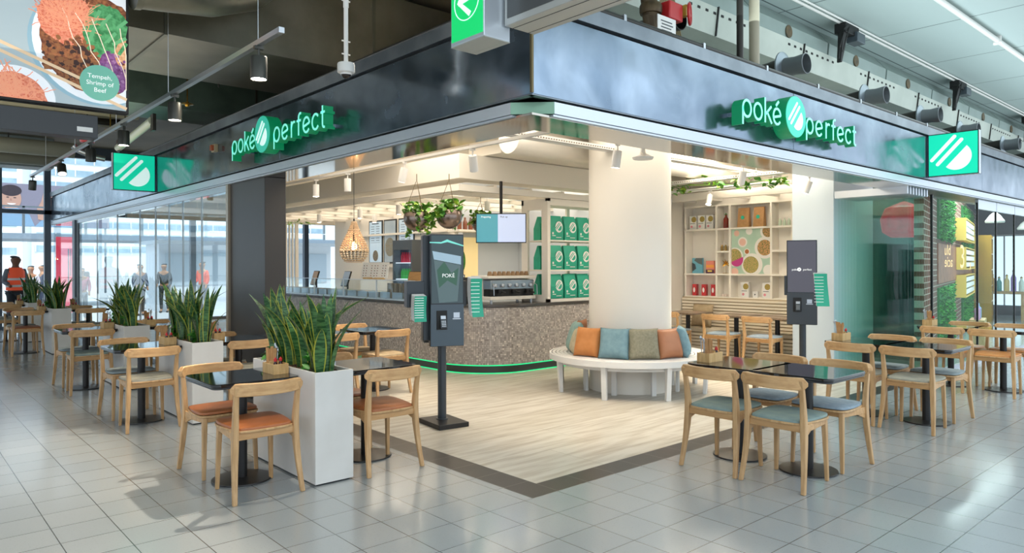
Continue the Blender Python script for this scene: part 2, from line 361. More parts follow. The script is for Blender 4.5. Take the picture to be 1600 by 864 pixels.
# ------------------------------------------------------------------ concourse ceiling
m = MB(); m.box((-3, -1.2, 5.0), (40, 4.95, 5.15)); struct('ceiling_concourse', m, 'ceil', sharp=None)
m = MB(); m.box((-14, 4.95, 4.6), (20, 21.2, 4.75)); struct('ceiling_left', m, 'dark_ceiling', sharp=None)
m = MB(); m.box((-14, 1.0, 4.6), (-3, 4.95, 4.75)); struct('ceiling_far_left', m, 'dark_ceiling', sharp=None)
m = MB(); m.box((4.0, 5.0, 3.38), (40, 5.06, 5.0)); struct('wall_above_shop', m, mat('grey_bulkhead', '#a5b1ad', 0.6, noise='#98a4a0', nscale=1.5))

# ------------------------------------------------------------------ fascia around the shop
FX, FY = 3.245, 3.446
def fascia_run(nm, a0, a1, along, seams):
    """panels between seams, each a separate sheet, with a drip gap, cap flange and light trim"""
    e = [a0]+list(seams)+[a1]
    for i in range(len(e)-1):
        p, q = e[i]+0.004, e[i+1]-0.004
        m = MB()
        if along == 'x': m.box((p, FY, 2.685), (q, FY+0.03, 3.245))
        else: m.box((FX, p, 2.685), (FX+0.03, q, 3.245))
        struct('fascia_'+nm+'_panel', m, 'fascia', bevel=0.002)
    m = MB(); m2 = MB(); m3 = MB()
    if along == 'x':
        m.box((a0+0.05, FY+0.035, 2.672), (a1, FY+0.42, 3.36))
        m2.box((a0-0.02, FY-0.025, 3.262), (a1, FY+0.10, 3.37)); m2.box((a0-0.02, FY-0.025, 2.668), (a1, FY+0.02, 2.676))
        m3.box((a0+0.2, FY-0.012, 2.575), (a1, FY+0.10, 2.655)); m3.box((a0+0.2, FY+0.0, 2.558), (a1, FY+0.10, 2.572))
    else:
        m.box((FX+0.035, a0+0.05, 2.672), (FX+0.42, a1, 3.36))
        m2.box((FX-0.025, a0-0.02, 3.262), (FX+0.10, a1, 3.37)); m2.box((FX-0.025, a0-0.02, 2.668), (FX+0.02, a1, 2.676))
        m3.box((FX-0.012, a0+0.2, 2.575), (FX+0.10, a1, 2.655)); m3.box((FX+0.0, a0+0.2, 2.558), (FX+0.10, a1, 2.572))
    struct('fascia_'+nm+'_core', m, 'black'); struct('trim_'+nm+'_cap', m2, mat('cap_steel_'+nm, '#8a929a', 0.33, 0.8, noise='#767e86', nscale=4)); struct('trim_'+nm+'_light', m3, 'alum_l')
fascia_run('right', FX, 26.0, 'x', (6.82, 10.42, 12.88, 16.5, 20.1, 23.7))
fascia_run('left', FY, 20.9, 'y', (7.405, 10.955, 14.92, 18.37))
m = MB()   # chamfered corner pieces
m.prism([(FX-0.012, FY+0.2), (FX+0.2, FY-0.012), (FX+0.25, FY+0.05), (FX+0.05, FY+0.25)], 2.575, 2.655); struct('trim_corner', m, mat('corner_trim', '#8fb49c', 0.35, 0.4))
m = MB(); m.box((FX-0.006, FY-0.006, 2.69), (FX+0.012, FY+0.012, 3.25)); struct('trim_corner_post', m, mat('brass_edge', '#6f6244', 0.4, 0.6))
MT['soffit'] = mat('mirror_soffit', '#a7a39b', 0.08, 0.95)
m = MB(); m.box((FX+0.02, FY+0.02, 2.55), (10.0, FY+0.42, 2.565)); m.box((FX+0.02, FY+0.42, 2.55), (FX+0.42, 20.9, 2.565)); struct('trim_soffit', m, 'soffit', sharp=None)
m = MB(); m.box((10.0, FY+0.02, 2.55), (26, FY+0.42, 2.565)); struct('trim_soffit_neighbour', m, mat('grey_soffit', '#6f7877', 0.4, 0.3), sharp=None)
# handrail-like pipe on the cap of the right fascia, one on the left
def run_tube(name, label, cat, pts, r, m_, n=10, group=None):
    m = MB(); m.tube(pts, r, n); return tag(m.build(name, m_), label, cat, group)
m = MB(); m.tube([(3.4, FY+0.03, 3.402), (26, FY+0.03, 3.402)], 0.027, 10)
pp = m.build('conduit_pipe', 'black_pipe'); tag(pp, 'long grey steel conduit running on top of the right-hand fascia', 'pipe')
for k in range(9):
    m = MB(); x = 4.2+k*1.05; m.box((x, FY-0.0, 3.375), (x+0.03, FY+0.06, 3.43)); m.build('pipe_clip', 'alum', pp)
m = MB(); m.tube([(FX+0.03, 3.7, 3.40), (FX+0.03, 13, 3.40)], 0.016, 8)
pp = m.build('conduit_pipe', 'dark_metal'); tag(pp, 'thin dark conduit running on top of the left-hand fascia', 'pipe')

# ------------------------------------------------------------------ shop shell
m = MB(); m.prism([(FX+0.42, FY+0.42), (11.2, FY+0.42), (11.2, 16.2), (FX+0.42, 16.2)], 3.32, 3.36); struct('ceiling_shop', m, 'white_warm', sharp=None)
m = MB(); m.box((FX+0.40, 3.9, 2.6), (FX+0.44, 16.2, 3.32)); m.box((FX+0.42, FY+0.40, 2.6), (11.2, FY+0.44, 3.32)); struct('wall_fascia_back', m, 'white_warm', sharp=None)
m = MB(); m.box((9.6, 7.56, 0), (11.3, 7.72, 3.32)); struct('wall_lounge_left', m, 'white_warm')
m = MB(); m.box((11.08, 5.06, 0), (11.3, 7.56, 3.32)); struct('wall_lounge_back', m, 'white_warm')
MT['pillar_paint'] = mat('pale_wall_paint', '#c6d2da', 0.5)
m = MB(); m.box((9.97, 4.46, 0), (11.3, 5.06, 3.32)); struct('wall_right_pier', m, 'pillar_paint')
m = MB(); m.box((8.2, 10.6, 0), (9.6, 10.75, 3.32)); m.box((9.6, 7.72, 0), (9.75, 10.75, 3.32)); struct('wall_counter_back', m, mat('pale_panel_wall', '#cdd2d8', 0.5))
m = MB(); m.box((8.2, 10.75, 0), (8.35, 15.6, 3.32)); struct('wall_menu', m, 'white_warm')
# rear wall with the opening to the window
m = MB(); m.box((3.7, 15.6, 2.50), (8.35, 15.75, 3.32)); m.box((6.1, 15.6, 0), (8.35, 15.75, 0.9)); struct('wall_rear', m, 'white_warm')
m = MB(); m.box((12.3, 4.02, 0), (12.42, 5.2, 3.32)); m.box((11.3, 5.06, 0), (12.3, 5.18, 3.32)); struct('wall_divider', m, mat('teal_reflection_wall', '#1f4f4c', 0.5, noise='#173b3a', nscale=1.2))  # teal colour stands in for a reflection in the folded glass
# column
m = MB(); m.lathe([(0.51, 0), (0.51, 3.32)], 64, c=(7.066, 5.72, 0)); struct('column', m, 'white_warm')
# dark pier in the left facade
m = MB(); m.box((FX+0.03, 7.88, 0), (FX+0.28, 8.93, 2.55)); struct('wall_dark_pier', m, 'dark_brown', bevel=0.004)
m = MB(); m.box((FX+0.0, 8.93, 0), (FX+0.12, 9.0, 2.55)); struct('trim_pier_edge', m, mat('champagne_trim', '#b4a591', 0.35, 0.5))
# bulkhead over the counter
m = MB(); m.prism([(5.85, 7.64), (9.6, 7.64), (9.6, 8.0), (6.25, 8.0), (6.25, 15.6), (5.85, 15.6)], 2.72, 3.05); struct('bulkhead_counter', m, 'white_warm', sharp=None)
m = MB(); m.prism([(6.3, 7.3), (9.6, 7.3), (9.6, 8.0), (6.3, 8.0)], 3.06, 3.32); struct('bulkhead_upper', m, 'white_warm', sharp=None)
# slatted canopy frame under the bulkhead, over the staff area
m = MB(); m.prism([(5.81, 7.6), (9.6, 7.6), (9.6, 7.68), (5.89, 7.68), (5.89, 15.6), (5.81, 15.6)], 2.545, 2.63)
canopy = m.build('canopy_frame', 'white_warm', sharp=None); canopy['kind'] = 'structure'
k = 0
for i in range(11):
    m = MB(); y = 8.25+i*0.68; x1 = 9.6 if y < 10.5 else 8.2
    m.box((5.89, y, 2.56), (x1, y+0.05, 2.62)); m.build('canopy_beam', 'white_warm', canopy, sharp=None)
for i in range(5):
    m = MB(); x = 6.5+i*0.68; y1 = 15.6 if x < 8.1 else 10.6
    m.box((x, 7.68, 2.61), (x+0.05, y1, 2.67)); m.build('canopy_beam', 'white_warm', canopy, sharp=None)
# canopy over the lounge bench
m = MB(); m.box((10.25, 5.08, 2.62), (10.33, 7.54, 2.74)); canopy2 = m.build('lounge_canopy_frame', 'white_warm', sharp=None); canopy2['kind'] = 'structure'
for i in range(5):
    m = MB(); y = 5.2+i*0.52; m.box((10.33, y, 2.63), (10.86, y+0.04, 2.69)); m.build('canopy_beam', 'white_warm', canopy2, sharp=None)
m = MB(); m.box((10.86, 5.08, 2.57), (11.07, 7.55, 2.72)); struct('trim_lounge', m, 'white_warm')

# ------------------------------------------------------------------ left glazing in the facade (real panes behind the planters)
def pane(name, a, b, m_='glass_clear'):
    m = MB(); m.box(a, b); o = m.build(name, m_, sharp=None); o['kind'] = 'structure'; return o
ys = [9.0, 10.05, 10.85, 11.5, 12.2, 13.1, 14.6, 16.2, 18.1]
w = 0
for i in range(len(ys)-1):
    w += 1
    m = MB(); m.box((FX+0.05, ys[i]+0.01, 0.06), (FX+0.062, ys[i+1]-0.01, 2.5)); win = m.build('window_%d' % w, 'glass_clear', sharp=None); win['kind'] = 'structure'
    m = MB(); m.box((FX+0.035, ys[i], 0.0), (FX+0.077, ys[i+1], 0.07)); m.box((FX+0.035, ys[i], 2.48), (FX+0.077, ys[i+1], 2.55)); m.build('rail', 'alum', win)
    m = MB(); m.box((FX+0.045, ys[i+1]-0.012, 0.06), (FX+0.07, ys[i+1]+0.0, 2.5)); m.build('edge_strip', 'steel', win)
for y in (18.1,):
    m = MB(); m.box((FX, y, 0), (FX+0.14, y+0.25, 2.55)); struct('trim_mullion', m, mat('blue_grey_mullion', '#5b6673', 0.4, 0.3))
for i, (y0, y1) in enumerate(((18.35, 20.9),)):
    w += 1; pane('window_%d' % w, (FX+0.05, y0, 0.06), (FX+0.06, y1, 2.55))
# curtain wall at the back, outdoors beyond
MT['mullion'] = mat('slate_mullion', '#5d6773', 0.4, 0.3)
m = MB()
for x in (-11.8, -8.2, -5, -1.8, 3.12, 6.6, 10, 13.5): m.box((x, 21.0, 0), (x+0.14, 21.15, 4.6))
m.box((2.2, 21.02, 0), (2.26, 21.1, 4.6)); m.box((-14, 21.0, 2.83), (18, 21.14, 2.93)); m.box((-14, 21.0, 4.3), (18, 21.14, 4.6)); m.box((-14, 21.0, 0), (18, 21.14, 0.08))
struct('trim_curtain_wall', m, 'mullion')
for i, (x0, x1) in enumerate(((-14, -8.2), (-8.06, -1.8), (-1.66, 2.2), (2.26, 3.12), (3.26, 6.6), (6.74, 10), (10.14, 18))):
    w += 1; pane('window_%d' % w, (x0, 21.05, 0.08), (x1, 21.06, 4.3))

# ------------------------------------------------------------------ right glass: folded stack and neighbour's front
def glass_panel(nm, a, b, head, label, group, foot=True):
    t = thing(nm, label, 'glass door', ((a[0]+b[0])/2, (a[1]+b[1])/2, 0), 0, group); c = t.location
    m = MB(); m.box((a[0]-c.x, a[1]-c.y, 0.05), (b[0]-c.x, b[1]-c.y, 2.46)); m.build('pane', 'glass_green', t, sharp=None)
    m = MB(); dx = 0.012; m.box((a[0]-c.x-dx, a[1]-c.y-0.0, 2.455), (b[0]-c.x+dx, b[1]-c.y, 2.552)); m.build('top_rail', 'alum_l', t)
    m = MB(); m.box((a[0]-c.x-dx, a[1]-c.y, 0.004), (b[0]-c.x+dx, b[1]-c.y, 0.055)); m.build('bottom_rail', 'alum', t)
    return t
for i in range(8):
    x = 9.965+i*0.1
    glass_panel('folding_glass_panel', (x, 3.50, 0), (x+0.012, 4.44, 0), True,
        'green tinted folded glass panel beside the pier, %s counted from the kiosk side' % ORD[i], 'folded glass panels')
MT['glass_n'] = glass('neighbour_glass', (0.90, 0.97, 0.95, 1), 0.02, gain=0.2)
xs = [10.86, 12.85, 13.82, 14.9, 16.2, 17.6, 19.2, 21, 23]
for i in range(len(xs)-1):
    w += 1
    m = MB(); m.box((xs[i]+0.01, FY+0.06, 0.06), (xs[i+1]-0.01, FY+0.072, 2.48)); win = m.build('window_%d' % w, 'glass_n', sharp=None); win['kind'] = 'structure'
    m = MB(); m.box((xs[i], FY+0.05, 0.0), (xs[i+1], FY+0.085, 0.07)); m.build('rail', 'alum', win)
    if i > 0:
        m = MB(); m.box((xs[i], FY+0.045, 2.40), (xs[i+1]-0.02, FY+0.09, 2.548)); m.build('header', 'alum_l', win)
    m = MB(); m.box((xs[i]-0.006, FY+0.05, 0.06), (xs[i]+0.012, FY+0.08, 2.5)); m.build('edge_strip', 'dark_metal', win)
# ------------------------------------------------------------------ chairs
def leg_secs(pts, w0, d0, w1, d1):
    n = len(pts); out = []
    for i, p in enumerate(pts):
        t = i/(n-1); out.append((p, (w0+(w1-w0)*t, 0, 0), (0, d0+(d1-d0)*t, 0)))
    return out
def spline(P, n=14):
    """Catmull-Rom through the points"""
    P = [Vector(p) for p in P]; Q = [P[0]*2-P[1]]+P+[P[-1]*2-P[-2]]; out = []
    for i in range(1, len(Q)-2):
        for k in range(n):
            t = k/n; a, b, c, d = Q[i-1], Q[i], Q[i+1], Q[i+2]
            out.append(0.5*((2*b)+(c-a)*t+(2*a-5*b+4*c-d)*t*t+(3*b-a-3*c+d)*t**3))
    out.append(P[-1]); return out
def seat_outline(grow=0.0):
    # front (+y) wider, rounded; back narrower
    pts = [(-0.215, 0.06), (-0.205, 0.19), (-0.15, 0.225), (0, 0.232), (0.15, 0.225), (0.205, 0.19), (0.215, 0.06), (0.19, -0.13), (0.155, -0.185), (0, -0.20), (-0.155, -0.185), (-0.19, -0.13)]
    n = len(pts); out = []
    for i in range(n):
        a, b, c, d = [Vector(pts[(i+k-1) % n]) for k in range(4)]
        for k in range(4):
            t = k/4; out.append(0.5*((2*b)+(c-a)*t+(2*a-5*b+4*c-d)*t*t+(3*b-a-3*c+d)*t**3))
    return [tuple(p*(1+grow)) for p in out][::-1]
def seat_pad_mesh(m_):
    o = seat_outline(); n = len(o); mb = MB(); vs = []; fs = []
    rings = [(0.95, 0.462), (0.995, 0.466), (1.0, 0.474), (0.985, 0.482), (0.93, 0.487), (0.72, 0.489), (0.4, 0.488)]
    for sc, z in rings: vs += [(x*sc, y*sc, z+0.004*(y/0.2)) for x, y in o]
    vs.append((0, 0, 0.486)); N = len(rings)
    for i in range(N-1):
        for k in range(n):
            q = (k+1) % n; fs.append((i*n+q, i*n+k, (i+1)*n+k, (i+1)*n+q))
    for k in range(n): fs.append(((N-1)*n+(k+1) % n, (N-1)*n+k, N*n))
    fs.append(tuple(range(n))); mb.add(vs, fs)
    return mb.mesh('seat_pad_'+m_, m_)
SEAT = {k: seat_pad_mesh(k) for k in ('orange', 'orange2', 'blue', 'sage', 'stone', 'grey', 'beige')}
def make_chair():
    t = thing('dining_chair', 'chair', 'chair')
    so = D.objects.new('seat', SEAT['orange']); C.objects.link(so); so.parent = t
    m = MB(); m.prism([(x*1.03, y*1.03) for x, y in seat_outline()][::-1], 0.448, 0.464); m.build('seat_frame', 'oak', t, bevel=0.004)
    # aprons with the angled brackets running into the legs
    m = MB()
    for s in (-1, 1):
        m.sweep([((s*0.205, -0.17, 0.425), (0.011, 0, 0), (0, 0, 0.026)), ((s*0.185, 0.17, 0.43), (0.011, 0, 0), (0, 0, 0.02))])
        m.add([(s*0.213, -0.155, 0.42), (s*0.213, -0.155, 0.36), (s*0.196, 0.0, 0.42), (s*0.195, -0.155, 0.42), (s*0.195, -0.155, 0.36), (s*0.18, 0.0, 0.42)],
              [(0, 1, 2), (5, 4, 3), (0, 3, 4, 1), (1, 4, 5, 2), (2, 5, 3, 0)])
    m.sweep([((-0.18, 0.185, 0.43), (0, 0.011, 0), (0, 0, 0.02)), ((0.18, 0.185, 0.43), (0, 0.011, 0), (0, 0, 0.02))])
    m.sweep([((-0.20, -0.165, 0.425), (0, 0.011, 0), (0, 0, 0.024)), ((0.20, -0.165, 0.425), (0, 0.011, 0), (0, 0, 0.024))])
    m.build('apron', 'oak_h', t, bevel=0.003)
    for s in (-1, 1):
        pts = spline([(s*0.232, -0.228, 0), (s*0.217, -0.187, 0.22), (s*0.207, -0.168, 0.43), (s*0.208, -0.183, 0.60), (s*0.212, -0.212, 0.76)], 5)
        n = len(pts); secs = []
        for i, p in enumerate(pts):
            z = p.z; w = 0.0150+0.0040*math.sin(PI*min(z/0.74, 1)); dd = 0.014+0.011*math.exp(-((z-0.42)/0.17)**2)
            secs.append((p, (w, 0, 0), (0, dd, 0)))
        m = MB(); m.sweep(secs); m.build('leg', 'oak', t, bevel=0.005)
        m = MB(); m.sweep([((s*0.192, 0.205, 0), (0.0125, 0, 0), (0, 0.0125, 0)), ((s*0.184, 0.195, 0.30), (0.016, 0, 0), (0, 0.016, 0)), ((s*0.180, 0.188, 0.45), (0.018, 0, 0), (0, 0.018, 0))]); m.build('leg', 'oak', t, bevel=0.005)
    # top rail: bowed board with rounded ends wrapping forward past the legs
    m = MB(); secs = []; N = 22
    for i in range(N+1):
        u = -1+2*i/N; x = u*0.240; y = -0.262+0.082*u*u; e = max(0, (abs(u)-0.86)/0.14)
        h = 0.043*math.sqrt(max(0.05, 1-e*e*0.93)); th = 0.0125+0.009*(abs(u)**4)
        dx = 1; dy = 2*0.082*u/0.240; L = math.hypot(dx, dy)
        secs.append(((x, y, 0.737), (-dy/L*th, dx/L*th, 0), (0, 0, h)))
    m.sweep(secs); m.build('backrest', 'oak_h', t, bevel=0.006)
    return t
chair0 = make_chair(); used = [False]
def chair(x, y, deg, seat, label, group, z=0):
    """deg: heading of the sitter; 0 looks along +Y"""
    rz = math.radians(deg)
    if not used[0]:
        used[0] = True; KIDS[chair0.name] = [(c, kids(c)) for c in kids(chair0)]
        chair0.location = (x, y, z); chair0.rotation_euler = (0, 0, rz); tag(chair0, label, 'chair', group)
        for c in kids(chair0):
            if c.name.startswith('seat') and 'frame' not in c.name: c.data = SEAT[seat]
        return chair0
    r = dup(chair0, (x, y, z), rz, label, group)
    for c in KIDS_LIVE(r):
        if c.name.split('.')[0] == 'seat': c.data = SEAT[seat]
    return r
def KIDS_LIVE(r): return [c for c in C.objects if c.parent == r]

# ------------------------------------------------------------------ tables
def make_table(pole_r=0.036):
    t = thing('cafe_table', 'table', 'table')
    m = MB(); m.prism(rrect(0.62, 0.62, 0.06), 0.727, 0.75); m.build('tabletop', 'black_gloss', t, bevel=0.005)
    m = MB(); m.prism(rrect(0.606, 0.606, 0.055), 0.712, 0.727); m.build('top_edge', 'table_edge', t, bevel=0.003)
    m = MB(); m.tube([(0, 0, 0.02), (0, 0, 0.712)], pole_r, 24); m.box((-0.12, -0.12, 0.70), (0.12, 0.12, 0.712)); m.build('pole', 'dark_metal', t)
    m = MB(); m.lathe([(0.0, 0), (0.205, 0), (0.21, 0.004), (0.208, 0.012), (0.05, 0.02), (0.0, 0.021)], 48); m.build('base_disc', 'dark_metal', t)
    return t
table0 = make_table(); tused = [False]
def table(x, y, label, group):
    if not tused[0]:
        tused[0] = True; KIDS[table0.name] = [(c, kids(c)) for c in kids(table0)]
        table0.location = (x, y, 0); return tag(table0, label, 'table', group)
    return dup(table0, (x, y, 0), 0, label, group)

# left outer row
LT = [(1.98, 5.18), (1.98, 7.82), (1.98, 10.38), (1.98, 15.3), (1.98, 17.95)]
LN = ['nearest the camera, beside the front snake-plant planter', 'second from the camera, beside the second planter', 'third from the camera, beside the third planter', 'fourth from the camera, near the tall windows', 'farthest, at the left picture edge']
PL = ['front', 'second', 'third', 'fourth', 'fifth']
SC = [('orange', 'orange'), ('stone', 'grey'), ('sage', 'grey'), ('orange', 'stone'), ('stone', 'stone')]
SW = dict(orange='tan leather', orange2='light tan', blue='blue fabric', sage='sage green fabric', stone='stone beige fabric', grey='light grey fabric', beige='beige fabric')
GC = 'oak chairs along the left row of tables'
for i, (x, y) in enumerate(LT):
    table(x, y, 'black square pedestal table, '+LN[i], 'black tables of the left row')
    a, b = SC[i]
    dx = -0.02 if i == 0 else 0
    chair(x-0.03+dx*0, y-0.33, 0, a, 'oak chair, %s seat, near side of the table left of the %s planter' % (SW[a], PL[i]), GC)
    chair(x-0.03, y+0.35, 180, b, 'oak chair, %s seat, far side of the table left of the %s planter' % (SW[b], PL[i]), GC)
# left inner row, behind the planters
LI = [(2.963, 5.13), (2.963, 7.85), (2.963, 10.4), (2.963, 15.3)]
SI = [('orange', 'orange'), ('stone', 'stone'), ('grey', 'stone'), ('stone', 'stone')]
for i, (x, y) in enumerate(LI):
    table(x, y, 'square black pedestal table behind the %s planter, on the shop side' % PL[[0, 1, 2, 3][i]], 'black tables behind the planters')
    a, b = SI[i]
    chair(x-0.06, y-0.33, 0, a, 'oak chair, %s seat, near side of the table behind the %s planter' % (SW[a], PL[i]), GC)
    chair(x-0.06, y+0.35, 180, b, 'oak chair, %s seat, far side of the table behind the %s planter' % (SW[b], PL[i]), GC)
# two tables by the counter
table(4.63, 7.83, 'black pedestal table by the mosaic counter, right one of the pair', 'black tables by the counter')
table(3.88, 7.83, 'black pedestal table by the mosaic counter, left one of the pair', 'black tables by the counter')
chair(4.61, 7.52, 0, 'beige', 'oak chair with beige seat, near side of the right table by the counter', GC)
chair(4.61, 8.16, 180, 'beige', 'oak chair with beige seat, far side of the right table by the counter', GC)
chair(3.90, 7.50, 0, 'beige', 'oak chair with beige seat, near side of the left table by the counter', GC)
chair(3.90, 8.18, 180, 'beige', 'oak chair with beige seat, far side of the left table by the counter', GC)
# right rows
RT = [(5.22, 'first'), (7.67, 'second'), (10.27, 'third')]
RS = [(('sage', 'blue'), ('sage', 'blue')), (('stone', 'grey'), ('stone', 'grey')), (('orange2', 'orange2'), ('orange2', 'orange2'))]
GR = 'oak chairs along the right-hand row of tables'
for i, (x, nm) in enumerate(RT):
    for j, (y, side) in enumerate(((3.10, 'shop-side'), (2.53, 'walkway-side'))):
        table(x, y, 'black pedestal table, %s one of the %s pair at right' % (side, nm), 'black tables of the right row')
        a, b = RS[i][j]
        cy = y-0.07 if j == 0 else y-0.02
        if i == 0 and j == 0: cy = 3.02
        chair(x-0.36, cy, -90, a, 'oak chair, %s seat, left of the %s table, %s right pair' % (SW[a], side, nm), GR)
        chair(x+0.30, cy, 90, b, 'oak chair, %s seat, right of the %s table, %s right pair' % (SW[b], side, nm), GR)

# ------------------------------------------------------------------ planters and snake plants
def leaf_mesh(mb, base, H, w, lean, ang, curl, twist, yellow=True):
    """one blade: five vertices across, tapering, folded along the middle"""
    n = 10; vs = []; fs = []; mi = []
    ca, sa = math.cos(ang), math.sin(ang)
    for i in range(n+1):
        t = i/n; z = H*t*(1-0.12*lean*t); out = lean*H*(0.25*t+0.75*t**2.2)*(1+curl*t*t)
        ww = w*(0.55+0.75*math.sin(PI*min(1, t*0.62+0.08)))*(1-t**5)**0.5*(1-0.55*t**2.5)/1.15
        if t > 0.999: ww = 0.0008
        tw = twist*t; cx = base[0]+ca*out; cy = base[1]+sa*out
        for k, u in enumerate((-1, -0.78, 0, 0.78, 1)):
            px_, pn = u*ww, abs(u)*ww*0.35
            dx = -sa*math.cos(tw)*px_ - ca*math.sin(tw)*px_ - ca*pn*math.cos(tw); dy = ca*math.cos(tw)*px_ - sa*math.sin(tw)*px_ - sa*pn*math.cos(tw)
            vs.append((cx+dx, cy+dy, base[2]+z))
    for i in range(n):
        for k in range(4): fs.append((i*5+k, i*5+k+1, i*5+6+k, i*5+5+k)); mi.append(1 if (yellow and k in (0, 3)) else 0)
    o = len(mb.v); mb.v += vs; mb.f += [tuple(a+o for a in f) for f in fs]; mb.m += mi
def snake_plant(name, label, x, y, z, n, hmin, hmax, spread, seed, group, yellow=0.7, w=0.036):
    R = random.Random(seed); mb = MB()
    for k in range(n):
        a = R.uniform(0, 2*PI); r = R.uniform(0.0, spread); H = R.uniform(hmin, hmax)
        lean = R.uniform(0.02, 0.34) if R.random() < 0.7 else R.uniform(0.34, 0.65)
        aa = a+R.uniform(-0.5, 0.5)
        leaf_mesh(mb, (math.cos(a)*r*1.0, math.sin(a)*r, 0), H*(1-0.25*lean), w*R.uniform(0.8, 1.25), lean, aa, R.uniform(-0.1, 0.5), R.uniform(-0.8, 0.8), R.random() < yellow)
    o = mb.build(name, ['leaf', 'leaf_y'], None, 80, loc=(x, y, z))
    return tag(o, label, 'plant', group)
def leafy(mb, x, y, z, n, R, size=0.05, spread=0.1, hz=0.1, mi=(0,)):
    """small rounded leaves on short stalks"""
    for k in range(n):
        a = R.uniform(0, 2*PI); r = R.uniform(0, spread); px_ = x+math.cos(a)*r; py = y+math.sin(a)*r; pz = z+R.uniform(0, hz)
        s = size*R.uniform(0.6, 1.15); b = R.uniform(0, 2*PI); tilt = R.uniform(-0.9, 0.9)
        X = Matrix.Translation((px_, py, pz)) @ Euler((tilt, R.uniform(-0.7, 0.7), b)).to_matrix().to_4x4()
        vs = [(0, -0.9*s, -0.06*s), (0.42*s, -0.45*s, 0.08*s), (0.55*s, 0.05*s, 0.1*s), (0.34*s, 0.6*s, 0.04*s), (0, 1.1*s, -0.12*s), (-0.34*s, 0.6*s, 0.04*s), (-0.55*s, 0.05*s, 0.1*s), (-0.42*s, -0.45*s, 0.08*s), (0, 0.0, -0.02*s)]
        m_ = R.choice(mi); mb.add(vs, [(0, 1, 8), (1, 2, 8), (2, 3, 8), (3, 4, 8), (4, 5, 8), (5, 6, 8), (6, 7, 8), (7, 0, 8)], m_, X)
def make_planter():
    t = thing('planter', 'planter', 'planter'); w, L, h, th = 0.297, 1.10, 0.795, 0.018
    m = MB(); 
    m.box((0, 0, 0.012), (w, th, h)); m.box((0, L-th, 0.012), (w, L, h)); m.box((0, th, 0.012), (th, L-th, h)); m.box((w-th, th, 0.012), (w, L-th, h)); m.box((th, th, 0.02), (w-th, L-th, 0.05))
    m.build('planter_box', 'planter', t, bevel=0.002)
    m = MB(); m.box((0.02, 0.02, 0), (w-0.02, L-0.02, 0.012)); m.build('plinth', 'black', t)
    m = MB(); nx, ny = 8, 26; R = random.Random(3); vs = []; fs = []
    for j in range(ny+1):
        for i in range(nx+1): vs.append((th+(w-2*th)*i/nx, th+(L-2*th)*j/ny, h-0.035+R.uniform(-0.007, 0.012)))
    for j in range(ny):
        for i in range(nx): q = j*(nx+1)+i; fs.append((q, q+1, q+nx+2, q+nx+1))
    m.add(vs, fs)
    for k in range(170):
        x, y = R.uniform(0.03, w-0.04), R.uniform(0.03, L-0.04); X = Matrix.Translation((x, y, h-0.028)) @ Euler((R.uniform(-.5, .5), R.uniform(-.5, .5), R.uniform(0, 3))).to_matrix().to_4x4()
        s = R.uniform(0.006, 0.016); m.box((-s, -s*0.5, -0.003), (s, s*0.5, 0.004), 0, X)
    so = m.build('soil', 'soil', t, None); so['kind'] = 'stuff'
    return t
pl0 = make_planter(); PY = [4.64, 7.24, 9.80, 14.68, 17.35]
for i, y in enumerate(PY):
    lb = 'tall white rectangular planter, %s' % ['closest to the camera, in front of the kiosk', 'second from the camera, in front of the dark pier', 'third from the camera, before the left glazing', 'fourth from the camera, fairly far back', 'fifth and farthest, mostly hidden'][i]
    if i == 0: pl0.location = (2.285, y, 0); tag(pl0, lb, 'planter', 'white planters of the left row')
    else: dup(pl0, (2.285, y, 0), 0, lb, 'white planters of the left row')
    for k in range(4):
        yy = y+0.17+k*0.26
        yel = (0.45, 0.9, 0.95, 0.7)[k] if i == 0 else 0.85
        hm = 0.60 if i < 2 else 0.58
        pos = ['nearest clump', 'second clump', 'third clump', 'rear clump'][k]
        if i == 0: hh = [(0.34, 0.66), (0.34, 0.68), (0.34, 0.62), (0.38, 0.70)][k]
        else: hh = (0.34, 0.66)
        snake_plant('snake_plant', 'snake plant with upright banded leaves, %s in the %s planter' % (pos, PL[i]), 2.285+0.148, yy, 0.775, 15 if i == 0 else 12, hh[0], hh[1], 0.085, 100+i*10+k, 'snake plants in the white planters', yel, 0.042 if i == 0 else 0.038)
    for k in range(2):
        m = MB(); R = random.Random(40+i*3+k); leafy(m, 0, 0, 0.01, 34, R, 0.04, 0.085, 0.13)
        o = m.build('ground_cover_plant', 'green', None, 80, loc=(2.285+(0.13, 0.10)[k], y+(0.30, 0.92)[k], 0.775))
        tag(o, 'low bright green leafy plant, %s one in the %s planter' % (('nearer', 'farther')[k], PL[i]), 'plant', 'low plants in the white planters')

